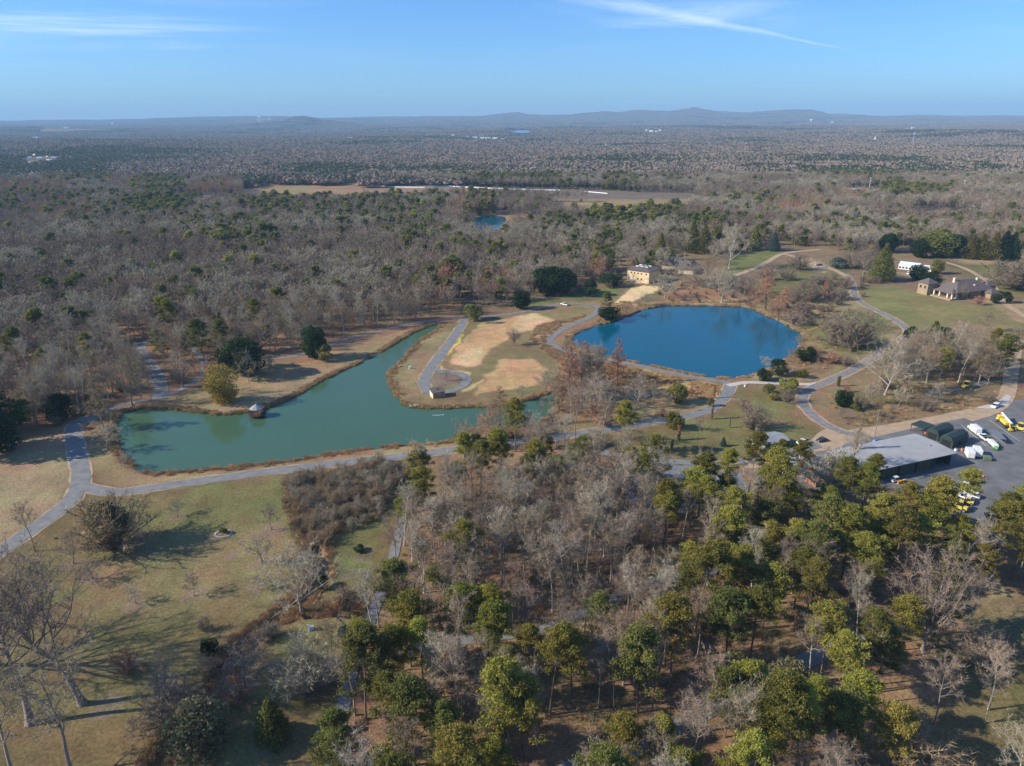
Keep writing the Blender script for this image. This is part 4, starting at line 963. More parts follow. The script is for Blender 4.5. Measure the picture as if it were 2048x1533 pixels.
 (1648,602,556,'cypress_0','small reddish cone-shaped tree on the slope above the pond',CY,1.0),
 (1618,604,562,'bush_big','purple grey bare tree left of the reddish cone tree',B,1.0),
 (1585,602,576,'bush_big','low dark purple bush above the pond slope',SH,1.3),
 (1686,600,578,'bush_0','dark bare bush beside the upper track',SH,1.6),
 (1692,578,552,'bush_big','bare bush at the top of the track',SH,1.2),
 (1727,594,584,'bush_0','small low bush alone on the green meadow',SH,1.3),
 (1660,624,610,'bush_0','low bush in the middle of the slope',SH,1.2),
 (1211,634,586,'pine_dark_0','dark open pine on the upper left shore of the blue pond',PN,1.1),
 (1218,640,612,'shrub_0','dark bush under the pine on the pond shore',SH,1.3),
 (1180,592,564,'shrub_1','dark round evergreen on the lawn above the white pickup',E,1.0),
 (1096,590,536,'magnolia_0','widest dark evergreen above the gravel road, left one of the pair',E,1.15),
 (1126,588,540,'magnolia_1','wide dark evergreen merging with its pair above the gravel road',E,1.0),
 (1043,618,583,'magnolia_0','dark evergreen at the roadside above the straw field',E,1.0),
 (1014,602,553,'bare_tan','golden tan tree with an upright crown beside the road wood edge',B,.8),
 (974,612,570,'bare_tan','round tan bare tree beside the golden upright one',B,1.05),
 (945,640,612,'shrub_mid','green shrub at the top of the peninsula road',SH,1.2),
 (1198,566,515,'bare_russet','pinkish brown bare tree beside the sand-coloured building',B,.95),
 (1212,540,498,'magnolia_mid','green tree behind the pinkish one by the sand-coloured building',E,.8),
 (1222,572,545,'shrub_0','dark evergreen bush left of the sand-coloured building',SH,1.5),
 (1290,612,588,'bare_small_pale','small pale bare tree on the straw slope edge',B,1.2),
 # garden trees behind the pond
 (1383,505,440,'conifer_olive','olive green pointed conifer, left one of three behind the brown roofs',CF,.9),
 (1407,508,448,'conifer_olive','olive green pointed conifer, middle one of three behind the brown roofs',CF,.9),
 (1436,506,450,'conifer_olive','olive green pointed conifer, right one of three behind the brown roofs',CF,.9),
 (1320,522,466,'conifer_olive','dark olive conifer just behind the sand-coloured building',CF,.8),
 (1340,528,495,'conifer_mid','green conifer between the sand-coloured building and brown roofs',CF,1.1),
 (1508,500,450,'conifer_mid','dark pointed conifer above the garden drive',CF,.9),
 (1546,502,464,'conifer_blue','dark blue green conifer right of the pointed one above the drive',CF,1.1),
 (1458,538,458,'bare_white','very large pale bare tree left of the garden drive',B,1.0),
 (1762,562,488,'spruce','big bushy blue green spruce beside the pale greenhouse',('spruce_tree','spruce'),.95),
 (1676,536,518,'shrub_blue','wide blue grey low conifer above the parked cars',SH,1.6),
 (1725,556,500,'bare_purple','grey purple bare tree left of the big spruce',B,1.2),
 (1876,514,462,'magnolia_mid','broad green evergreen mass above the mansion, left half',E,1.3),
 (1900,512,470,'magnolia_0','broad dark evergreen mass above the mansion, right half',E,1.1),
 (1838,516,480,'magnolia_0','dark evergreen left of the broad mass above the mansion',E,1.0),
 (1775,505,470,'magnolia_1','dark evergreen at the top of the big spruce',E,1.0),
 (1940,518,470,'conifer_olive','tall yellow green hedge conifer, leftmost of the row at the right edge',CF,1.1),
 (1958,518,466,'conifer_olive','tall yellow green hedge conifer, second from the left in its row',CF,1.1),
 (1984,520,464,'conifer_olive','yellow green conifer with a leaning trunk in the right-hand row',CF,1.0),
 (2004,520,462,'conifer_0','dark conifer, second from the right edge in its row',CF,1.1),
 (2020,520,464,'conifer_0','dark conifer at the right end of the row',CF,1.1),
 (2030,575,520,'bush_big','wide purple grey bare shrubbery at the right edge beyond the mansion',SH,2.0),
 (2060,580,525,'bush_big','purple grey bare shrubbery cut by the right edge',SH,1.6),
 (1835,560,532,'magnolia_0','dark rounded tree hiding the greenhouse end',E,1.2),
 (1862,580,545,'magnolia_0','dark tree at the left gable of the mansion',E,.9),
 (1872,548,520,'magnolia_mid','green tree behind the mansion beside the drive',E,.9),
 (1990,607,588,'shrub_0','clipped round dark bush at the right end of the mansion',SH,.85),
 (2012,606,586,'shrub_1','second clipped round bush at the right end of the mansion',SH,.85),
 (1926,600,570,'bare_tan','thin tan bare tree in front of the mansion wall',B,.7),
 (1955,610,592,'bush_russet','reddish bush in front of the mansion windows',SH,1.2),
 (1362,566,518,'bare_open_1','grey spreading bare tree in front of the left brown-roofed house',B,1.2),
 (1392,574,528,'bare_open_0','dull bare tree below the right brown-roofed house',B,1.3),
 (1318,580,545,'bare_open_2','bare tree at the right end wall of the sand-coloured building',B,1.5),
 (1415,560,508,'bare_tan','tan bare tree right of the brown-roofed pair',B,1.2),
 (1438,582,540,'bare_small_pale','pale bare tree behind the broad one on the far shore',B,1.5),
 (1498,588,552,'bare_purple','dusky bare tree left of the orange cypress pair',B,1.4),
 (1240,528,488,'bare_open_1','pale bare tree behind the sand-coloured building, left side',B,1.3),
 (1262,518,476,'bare_open_0','bare tree behind the flat-topped skylights of the sand building',B,1.3),
 (1165,545,500,'bare_open_1','pale bare tree behind the round dark evergreen on the lawn',B,1.4),
 (1148,562,528,'bare_open_0','grey bare tree right of the widest dark evergreens',B,1.4),
 (1600,540,508,'bush_big','purple bare clump between the two garden drives',SH,1.2),
 (1572,560,536,'bush_big','low purple clump below the fork of the garden drives',SH,1.4),
 (1640,570,545,'bush_1','grey bare clump below the parked cars',SH,1.4),
 (1706,536,505,'bush_big','large purple grey clump right of the parked cars',SH,1.5),
 (1740,520,488,'bare_open_2','bare tree up left of the big spruce',B,1.4),
 (1530,560,532,'bush_0','dusky bush under the garden drive',SH,1.6),
 # copse above the yard
 (1828,692,654,'shrub_0','dark green rounded tree left in the copse at the track bend',E,1.0),
 (1862,700,642,'conifer_olive','olive pointed conifer in the middle of the copse at the track bend',CF,1.05),
 (1886,702,660,'shrub_1','dark evergreen right in the copse at the track bend',E,.9),
 (1880,716,682,'shrub_olive','olive round tree in front of the copse at the track bend',E,.9),
 (1997,757,672,'pine_dark_1','big dark pine right of the bare trees above the yard',PN,1.3),
 (1757,764,704,'bare_forest_1','bare tree farthest left in the loose row above the yard',B,1.2),
 (1770,790,690,'bare_white','pale bare tree with white trunk in the loose row above the yard',B,1.1),
 (1811,784,700,'bare_open_0','grey bare tree with dark trunk in the loose row above the yard',B,1.0),
 (1826,745,676,'bare_forest_0','bare tree in front of the copse at the track bend',B,1.3),
 (1853,766,692,'bare_open_2','bare tree with crooked trunk at the middle of the row above the yard',B,1.2),
 (1882,752,690,'bare_open_0','wide bare tree right of the crooked one above the yard',B,1.3),
 (1916,766,690,'bare_forest_2','pale-trunked bare tree left of the yellow tractor',B,1.4),
 (1948,762,708,'bare_open_2','dense bare tree behind the yellow tractor',B,1.3),
 (1975,770,716,'bare_open_0','bare tree between the tractor and the big dark pine',B,1.2),
 (1970,664,622,'bare_purple','bare tree alone on the meadow at the right',B,1.2),
 (1935,690,655,'bare_purple','dull bare tree at the lower meadow edge',B,1.4),
 (1960,700,668,'bare_open_0','grey bare tree left of the big dark pine top',B,1.4),
 (2030,700,655,'bare_purple','bare tree at the right edge of the meadow',B,1.5),
 (1676,773,752,'column_tree','grey green egg-shaped conifer beside the track above the yard',CF,1.4),
 (1686,814,783,'magnolia_0','dark green round evergreen in the orchard above the yard',E,1.0),
 (1709,823,810,'shrub_mid','little green shrub right of the orchard evergreen',SH,1.1),
 (1797,813,776,'bare_small_pale','pale sapling in the middle of the orchard',B,1.0),
 (1872,806,770,'bare_small_pale','pale bare tree on the slope left of the tractor path',B,1.3),
 (1745,808,768,'bare_small_pale','whitish bare tree between the orchard evergreen and the sapling',B,1.1),
 (1683,838,818,'bare_small_0','little bare tree on a mulch bed below the orchard evergreen',B,1.1),
 (1762,836,820,'bush_0','low grey bush above the dirt strip of the yard',SH,1.5),
 (1975,806,786,'bush_big','brown bush behind the white van on the concrete apron',SH,1.4),
 (1843,812,796,'bush_0','low brown bush on the orchard slope',SH,1.8),
 # in front of the store building
 (1546,962,880,'pine_olive_0','yellow green pine in front of the white greenhouse',PN,1.1),
 (1590,968,885,'pine_3','green pine between the greenhouse and the white pickup',PN,1.1),
 (1735,985,905,'pine_olive_0','dull olive pine overlapping the grey store roof',PN,1.2),
 (1692,960,872,'bare_forest_2','pale bare tree in front of the grey store roof',B,1.5),
 (1706,925,845,'bare_column','thin bare tree top rising above the left end of the store roof',B,1.2),
 (1655,975,905,'bush_pale','wide pale multi-stemmed bare tree between greenhouse and store',B,1.4),
 (1915,1050,940,'pine_4','pine with open crown at the lower edge of the yard',PN,1.0),
 (1868,1060,965,'pine_olive_0','olive pine left of the open-crowned one below the yard',PN,1.0),
 (1460,1030,945,'bare_forest_4','dark slender bare tree at the car park in the wood',B,1.1),
 # lone figures of the lower wood
 (1640,1362,1206,'pine_4','round-crowned pine with curved bare trunk standing alone at the wood path',PN,1.1),
 (1710,1300,1172,'bare_forest_2','white-barked bare birch-like tree beside the lone round-crowned pine',B,.9),
 (1845,1300,1140,'bare_vase_1','large vase-shaped bare tree with many upright limbs at the right of the wood',B,.95),
 (827,1228,1110,'snag','tall dead forked trunk beside the left edge of the wood',('dead_tree','dead tree'),1.0),
 (1410,1462,1330,'bare_open_0','round-topped bare tree beside the wood path at the bottom',B,.9),
 (1450,1475,1345,'pine_dark_1','dark green bushy pine right of the round-topped bare tree at the bottom',PN,1.0),
 (1575,1400,1330,'shrub_dusty','dusty green rounded tree beside the wood path',('leafy_tree','leafy tree'),.9),
 (875,1170,1135,'magnolia_mid','dark green evergreen bush at the left inside the wood',E,1.1),
 (2020,1160,1030,'pine_olive_0','broad dense olive pine at the right edge of the picture',PN,1.7),
 (1960,1330,1270,'bush_1','round bare bush on the shaded lawn at the right',SH,1.2),
 (2040,1540,1460,'bare_white','pale bare branches at the bottom right corner',B,1.2),
 (1850,1560,1480,'bush_tan','bare scrub at the bottom edge right of centre',SH,1.5),
]:
    px, py, yt, pr, lb, (nm, ct), w = a
    hand(px, py, yt, pr, lb, nm, ct, w)
# ---------------------------------------------------------------- buildings
def frame(a, b, z=0.0):
    """origin at pixel a, yaw towards pixel b, distance"""
    A, B_ = P(*a, z), P(*b, z); d = B_ - A; return Vector((A.x, A.y, 0)), math.atan2(d.y, d.x), d.length
def hip_roof(mb, x0, x1, y0, y1, z, rise, over=.6, gable=False):
    x0 -= over; x1 += over; y0 -= over; y1 += over; w = min(x1 - x0, y1 - y0) / 2; lx = (x1 - x0) >= (y1 - y0)
    ins = 0.02 if gable else w
    if lx: r0, r1 = (x0 + ins, (y0 + y1) / 2, z + rise), (x1 - ins, (y0 + y1) / 2, z + rise)
    else: r0, r1 = ((x0 + x1) / 2, y0 + ins, z + rise), ((x0 + x1) / 2, y1 - ins, z + rise)
    t = .25; vs = [(x0, y0, z), (x1, y0, z), (x1, y1, z), (x0, y1, z), (x0, y0, z - t), (x1, y0, z - t), (x1, y1, z - t), (x0, y1, z - t), r0, r1]
    if lx: top = [(0, 1, 9, 8), (1, 2, 9), (2, 3, 8, 9), (3, 0, 8)]
    else: top = [(0, 1, 8), (1, 2, 9, 8), (2, 3, 9), (3, 0, 8, 9)]
    return mb.add(vs, top + [(7, 6, 5, 4), (4, 5, 1, 0), (5, 6, 2, 1), (6, 7, 3, 2), (7, 4, 0, 3)])
# maintenance store: long low building with a grey ribbed roof and open bays
c = P(1908, 904, 5.0); st_ = thing('store_building', 'long low store building with grey ribbed metal roof beside the yard', 'building', (c.x, c.y, 0), math.radians(20.5))
L_, W_ = 41.0, 16.0
mb = MB(); mb.box((-L_ / 2, W_ - .3, 0), (L_ - 1, .25, 4.7)); mb.box((-.6, W_ / 2, 0), (.25, W_ - 1.2, 4.7)); mb.box((-L_ + .6, W_ / 2, 0), (.25, W_ - 1.2, 4.7)); mb.box((-L_ / 2, 4.0, 0), (L_ - 1.6, .2, 4.6)); mb.build('wall', 'wall_olive', st_)
mb = MB(); prof = [(y, 4.75 + .5 * math.sin(math.pi * min(1, max(0, (y + .8) / (W_ + 1.6)))) ** .8) for y in np.linspace(-.8, W_ + .8, 15)]
prof2 = [(y, z - .14) for y, z in prof][::-1]
mb.prism(prof + prof2, -.8, L_ - .2); mb.v = [(-b_ , a_, z_) for a_, b_, z_ in mb.v]; mb.f = [tuple(reversed(f)) for f in mb.f]
for k in range(42):
    x = -L_ + .8 + k * .98
    vs = []; 
    for (y, z) in prof: vs += [(x - .05, y, z + .005), (x + .05, y, z + .005), (x, y, z + .07)]
    fs = []
    for j in range(len(prof) - 1):
        a = j * 3; fs += [(a, a + 3, a + 5, a + 2), (a + 2, a + 5, a + 4, a + 1)]
    mb.add(vs, fs)
mb.build('roof', 'roof_metal', st_)
for k in range(6): MB().box((-L_ + 1 + k * (L_ - 2) / 5, .1, 0), (.4, .4, 4.6)).build('post', 'wall_olive', st_)
for k in range(4): MB().box((-L_ + 1 + (k + .5) * (L_ - 2) / 5, .35, 0), ((L_ - 2) / 5 - .8, .12, 4.0)).build('door', 'wall_olive', st_)
MB().box((-L_ / 2, -.35, 4.3), (L_ - 1, .12, .35)).build('gutter', 'metal', st_)
MB().box((-4, 6.5, 5.2), (.8, .8, .35)).build('roof_vent', 'roof_metal', st_)
# dark barn-roofed sheds
def gambrel(a, b, W, H, label, L=None):
    o, yaw, Lm = frame(a, b); L = L or Lm; t = thing('barn_shed', label, 'shed', o, yaw, 'dark green barn-roofed sheds in the yard')
    mb = MB(); mb.box((L / 2, W / 2, 0), (L - .3, W - .3, H * .6)).build('wall', 'dark_green_metal', t)
    pr = [(0, H * .58), (W * .04, H * .60), (W * .16, H * .86), (W * .5, H), (W * .84, H * .86), (W * .96, H * .60), (W, H * .58)]
    mb = MB(); mb.prism(pr, -.15, L + .15); mb.v = [(y, x, z) for x, y, z in mb.v]; mb.f = [tuple(reversed(f)) for f in mb.f]; mb.build('roof', 'dark_green_metal', t)
    MB().box((.08, W / 2, 0), (.15, W * .6, H * .52)).build('door', 'dark_opening', t)
    MB().box((L * .5, .08, H * .2), (1.4, .15, .9)).build('window', 'dark_opening', t); return t
gambrel((1876, 884), (1906, 872), 5.2, 4.6, 'dark green shed with barn roof, nearer the open lean-to')
gambrel((1904, 899), (1935, 886), 5.2, 4.8, 'dark green shed with barn roof, nearer the white trailers')
o, yaw, L = frame((1846, 872), (1866, 864)); t = thing('lean_to', 'small open lean-to with dark flat roof over red machinery', 'shed', o, yaw)
MB().box((3, 2.5, 2.9), (7, 5.6, .2)).build('roof', 'dark_green_metal', t)
for x, y in ((0, 0), (6, 0), (0, 5), (6, 5)): MB().box((x, y, 0), (.2, .2, 2.9)).build('post', 'wood_brown', t)
t = thing('tiller', 'red garden machine parked under the open lean-to', 'machine', P(1852, 870), yaw)
MB().box((0, 0, .35), (1.8, 1.1, .9), top=.8).build('body', 'paint_red', t, bevel=.08)
for x, y in ((-.6, -.6), (.6, -.6), (-.6, .6), (.6, .6)): MB().tube((x, y - .12, .4), (x, y + .12, .4), .4, n=12).build('wheel', 'rubber', t)
# white greenhouses
o, yaw, L = frame((1529, 903), (1577, 893)); t = thing('greenhouse', 'white-walled greenhouse with grey metal roof beside the lawn', 'greenhouse', o, yaw)
MB().box((L / 2, 4, 0), (L - .2, 7.8, 2.5)).build('wall', 'glass_milky', t); mb = MB(); hip_roof(mb, 0, L, 0, 8, 2.6, 1.0, .3, True); mb.build('roof', 'roof_metal', t)
MB().box((0.02, 4, 0), (.12, 2.2, 2.1)).build('door', 'wall_white', t)
for k in range(5): MB().box((L * (k + .5) / 5, -.02, .9), (1.6, .1, 1.1)).build('window', 'glass', t)
o, yaw, L = frame((1568, 956), (1622, 944)); t = thing('hoop_greenhouse', 'white hooped greenhouse with arched end wall behind the pines', 'greenhouse', o, yaw)
arc = [(4 - 4 * math.cos(a), 4.0 * math.sin(a)) for a in np.linspace(0, math.pi, 15)]
mb = MB(); mb.prism(arc, 0.1, L); mb.v = [(y, x, z) for x, y, z in mb.v]; mb.f = [tuple(reversed(f)) for f in mb.f]; mb.build('cover', 'roof_light', t)
mb = MB(); mb.prism([(x, z * .97) for x, z in arc], -.08, .08); mb.v = [(y, x, z) for x, y, z in mb.v]; mb.f = [tuple(reversed(f)) for f in mb.f]; mb.build('end_wall', 'wall_white', t)
MB().box((-.12, 4, 0), (.1, 1.6, 2.2)).build('door', 'paint_grey', t)
for k in range(7):
    mb = MB()
    for (x0, z0), (x1, z1) in zip(arc[:-1], arc[1:]): mb.tube((L * k / 6.2 + .3, x0, z0 + .03), (L * k / 6.2 + .3, x1, z1 + .03), .05, n=5, caps=False)
    mb.build('hoop', 'metal', t)
t = thing('low_shed', 'low flat grey roof beside the hooped greenhouse', 'shed', P(1650, 962), yaw)
MB().box((0, 0, 0), (13, 5, 2.2)).build('wall', 'wall_brick', t); MB().box((0, 0, 2.2), (13.8, 5.8, .25)).build('roof', 'roof_metal', t)
# sand-coloured two-storey building with round windows and skylights
A, B2 = P(1254, 562), P(1297, 568.5); d = B2 - A; yaw = math.atan2(d.y, d.x); L = d.length; H = tree_height(1297, 568.5, 545)
t = thing('sand_building', 'two-storey sand-coloured building with round windows and white skylights', 'building', A, yaw); W = 17
MB().box((L / 2, W / 2, 0), (L, W, H)).build('wall', 'wall_sand', t); mb = MB(); hip_roof(mb, 0, L, 0, W, H + .25, 2.6, .9); rf = mb.build('roof', 'roof_shingle', t)
for k in range(5):
    x = L * (.18 + .165 * k + (.0, .0, -.01, -.02, .03)[k])
    for zr, (lo) in ((.77, 1), (.30, 0)):
        m_ = 'glass' if (lo or k in (2, 3)) else 'wall_white'
        MB().tube((x, -.05, H * zr), (x, .04, H * zr), .62, n=18).build('window', m_, t)
for r_ in range(2):
    for k in range(3):
        x = L * (.28 + .2 * k) ; y = W * (.36 if r_ == 0 else .66); MB().box((x, y, H + 1.5), (2.6, .8, .9)).build('skylight', 'paint_white', t)
MB().box((L * .62, -1.4, 0), (5, 2.2, .3)).build('doorstep', 'concrete', t)
# brown-roofed houses
def house(name, a, b, W, H, rise, label, wallm, roofm='roof_shingle', gable=True, group=None, L=None, wins=3, z0=0.0):
    o, yaw, Lm = frame(a, b); L = L or Lm; o.z = z0; t = thing(name, label, 'house', o, yaw, group)
    MB().box((L / 2, W / 2, 0), (L, W, H)).build('wall', wallm, t); mb = MB(); hip_roof(mb, 0, L, 0, W, H + .25, rise, .6, gable); mb.build('roof', roofm, t)
    if gable:
        for x in (.03, L - .03): MB().add([(x, 0, H), (x, W, H), (x, W / 2, H + rise * .92), (x + .06, 0, H), (x + .06, W, H), (x + .06, W / 2, H + rise * .92)], [(0, 1, 2), (3, 5, 4)]).build('gable', wallm, t)
    for k in range(wins): MB().box((L * (k + .5) / wins, -.01, H * .35), (min(1.6, L / wins * .5), .08, H * .4)).build('window', 'glass', t)
    MB().box((L * .12, -.02, 0), (1.0, .1, 2.1)).build('door', 'wood_brown', t); return t
house('brown_roof_house', (1350, 541), (1372, 528), 12, 3.2, 4.0, 'brown-roofed garden house with cream gable, left of its pair', 'wall_cream', L=19)
house('brown_roof_house', (1386, 550), (1408, 536), 12, 3.2, 4.0, 'brown-roofed garden house, right of its pair behind bare trees', 'wall_cream', L=20)
# the stone mansion
t = thing('mansion', 'stone mansion with steep dark hip roofs, chimneys and pillared porch', 'mansion', P(1911, 600), math.radians(18))
MB().box((16, 9, 0), (30, 17, 4.6)).build('wall', 'wall_stone', t); mb = MB(); hip_roof(mb, 0, 32, 0, 18, 4.8, 6.2, 1.0); r0 = mb.build('roof', 'roof_shingle', t)
MB().box((7, 9.5, 8.2), (1.7, 1.5, 4.2)).build('chimney', 'wall_cream', r0); MB().box((28, 10, 7.0), (1.5, 1.4, 4.0)).build('chimney', 'wall_cream', r0)
MB().box((-4, 20, 0), (8, 8, 7.8)).build('tower_wall', 'wall_stone', t); mb = MB(); hip_roof(mb, -8, 0, 16, 24, 8.0, 3.2, .8); mb.build('tower_roof', 'roof_shingle', t)
MB().box((36.5, 9, 0), (8, 8, 5.6)).build('wing_wall', 'wall_stone', t); mb = MB(); hip_roof(mb, 32.5, 40.5, 5, 13, 5.8, 3.2, .8); mb.build('wing_roof', 'roof_shingle', t)
MB().box((27, -3, 0), (7, 6, 3.4)).build('wing_wall', 'wall_stone', t); mb = MB(); hip_roof(mb, 23.5, 30.5, -6, 0.4, 3.6, 2.4, .7); mb.build('wing_roof', 'roof_shingle', t)
MB().box((-2.5, 7, 0), (7, 16, .8)).build('terrace', 'wall_stone', t); mb = MB(); hip_roof(mb, -4.2, 3, -.5, 14.5, 4.3, 2.6, .5); mb.build('porch_roof', 'roof_shingle', t)
for x, y in ((-3.7, 0), (-3.7, 3.4), (-3.7, 9.6), (-3.7, 14), (-.2, -.1)): MB().box((x, y, .8), (.9, .9, 3.3)).build('pillar', 'wall_cream', t)
for x in (4, 8, 12, 16, 20): MB().box((x, .46, .9), (1.7, .1, 2.6)).build('window', 'glass', t)
for y in (18.2, 21.8): MB().box((-8.04, y, 4.3), (.1, 1.3, 1.9)).build('window', 'glass', t)
MB().box((19, 3.8, 6.9), (2.2, 1.6, 1.3), top=.7).build('dormer', 'wall_cream', t)
# pale greenhouse behind the spruce
o, yaw, L = frame((1796, 538), (1836, 543)); t = thing('pale_greenhouse', 'long pale blue-white greenhouse beside the big spruce', 'greenhouse', o, yaw)
MB().box((L / 2, 4, 0), (L, 8, 3.0)).build('wall', 'wall_white', t); mb = MB(); hip_roof(mb, 0, L, 0, 8, 3.2, 2.6, .2, True); mb.build('roof', 'roof_light', t)
for k in range(6): MB().box((L * (k + .5) / 6, -.03, .8), (1.6, .1, 1.3)).build('window', 'glass', t)
house('white_outbuilding', (1847, 542), (1866, 544), 6, 2.6, 1.4, 'small pale outbuilding right of the long greenhouse', 'wall_white', 'roof_light', wins=1)
# pump shed at the turning loop
A, B2 = P(866, 798), P(890, 794); d = B2 - A; t = thing('lake_shed', 'small shed with brown roof and cream end wall beside the loop road', 'shed', A, math.atan2(d.y, d.x)); L = d.length; W = 4.2
MB().box((L / 2, W / 2, 0), (L, W, 2.5)).build('wall', 'wall_cream', t)
mb = MB(); mb.add([(-.3, -.3, 2.5), (L + .3, -.3, 2.5), (L + .3, W + .3, 3.4), (-.3, W + .3, 3.4), (-.3, -.3, 2.65), (L + .3, -.3, 2.65), (L + .3, W + .3, 3.55), (-.3, W + .3, 3.55)], [(3, 2, 1, 0), (4, 5, 6, 7), (0, 1, 5, 4), (1, 2, 6, 5), (2, 3, 7, 6), (3, 0, 4, 7)]); mb.build('roof', 'roof_shingle', t)
MB().add([(0.01, 0, 2.5), (0.01, W, 2.5), (0.01, W, 3.36), (L - .01, 0, 2.5), (L - .01, W, 2.5), (L - .01, W, 3.36)], [(0, 2, 1), (3, 4, 5), (1, 2, 5, 4)]).build('gable', 'wall_cream', t)
MB().box((L / 2, -.04, 0), (L * .94, .08, 2.3)).build('door', 'wood_tan', t); MB().box((L * .55, -.1, 1.5), (1.0, .05, .35)).build('sign', 'paint_silver', t); MB().box((L * .52, W * .55, 3.1), (.5, .5, .5)).build('roof_vent', 'wood_brown', t)  # 'door' is the front wall face, its shade put into the brown colour
# gazebo on the water
g = P(515, 833, WZ); t = thing('gazebo', 'eight-sided wooden gazebo on stilts in the green lake with grey pointed roof', 'gazebo', (g.x, g.y, 0), 0)
def octo(r, z, r2=None, z2=None, n=8):
    r2 = r if r2 is None else r2; z2 = z if z2 is None else z2
    return [(r * math.cos(2 * math.pi * (i + .5) / n), r * math.sin(2 * math.pi * (i + .5) / n), z) for i in range(n)]
mb = MB(); mb.add(octo(3.5, .35) + octo(3.5, .6), [tuple(range(7, -1, -1)), tuple(range(8, 16))] + [(i, (i + 1) % 8, (i + 1) % 8 + 8, i + 8) for i in range(8)]); mb.box((0, 5.0, .35), (1.6, 5.5, .22)); mb.build('deck', 'wood_brown', t)
mb = MB(); o1 = octo(2.9, 3.1); o2 = octo(2.9, 2.98); mb.add(o1 + o2 + [(0, 0, 4.9)], [(i, (i + 1) % 8, 16) for i in range(8)] + [((i + 1) % 8, i, i + 8, (i + 1) % 8 + 8) for i in range(8)] + [tuple(range(15, 7, -1))]); rf = mb.build('roof', 'roof_metal', t)
MB().tube((0, 0, 4.8), (0, 0, 5.4), .08, .03).build('finial', 'metal', rf)
for i in range(8):
    a = 2 * math.pi * (i + .5) / 8; MB().tube((3.2 * math.cos(a), 3.2 * math.sin(a), -3), (3.2 * math.cos(a), 3.2 * math.sin(a), .4), .13).build('stilt', 'wood_brown', t)
    MB().tube((2.6 * math.cos(a), 2.6 * math.sin(a), .5), (2.6 * math.cos(a), 2.6 * math.sin(a), 3.1), .09).build('post', 'wood_brown', t)
    if i != 1:
        b_ = 2 * math.pi * (i + 1.5) / 8; p0, p1 = Vector((3.35 * math.cos(a), 3.35 * math.sin(a), 0)), Vector((3.35 * math.cos(b_), 3.35 * math.sin(b_), 0)); mb = MB()
        for z in (.95, 1.5): mb.tube(p0 + Vector((0, 0, z)), p1 + Vector((0, 0, z)), .06, n=5)
        for k in range(9): q = p0.lerp(p1, k / 8); mb.tube(q + Vector((0, 0, .6)), q + Vector((0, 0, 1.5)), .04, n=4)
        mb.build('railing', 'wood_brown', t)
# far white wall along the road, beyond the gardens
def wall_run(pts, h, w, label):
    q = [P(*p) for p in pts]; mb = MB()
    for a, b in zip(q[:-1], q[1:]):
        d = (b - a).normalized(); n = Vector((-d.y, d.x, 0)) * w / 2; za, zb = [float(land(np.array([v.x]), np.array([v.y]))[0]) for v in (a, b)]
        vs = [a - n + Vector((0, 0, za - 1)), a + n + Vector((0, 0, za - 1)), b + n + Vector((0, 0, zb - 1)), b - n + Vector((0, 0, zb - 1))]; up = Vector((0, 0, h + 1)); vs += [v + up for v in vs]
        mb.add(vs, [(3, 2, 1, 0), (4, 5, 6, 7), (0, 1, 5, 4), (1, 2, 6, 5), (2, 3, 7, 6), (3, 0, 4, 7)])
    o = mb.build('white_wall', 'paint_white', None); return tag(o, label, 'wall')
wall_run([(568, 359), (600, 361), (660, 361), (700, 364), (738, 371)], 2.6, .8, 'long white barrier running along the road above the orange field')
wall_run([(742, 373), (790, 375.5), (850, 376.5)], 2.2, .8, 'white barrier continuing right of the orange field, seen behind treetops')
wall_run([(855, 375), (900, 374), (960, 377), (1030, 380), (1120, 382)], 2.0, .8, 'long white barrier in the middle of the road across the gardens')
wall_run([(1170, 384), (1215, 388)], 1.2, 1.0, 'short white barrier stretch at the right end of the road')

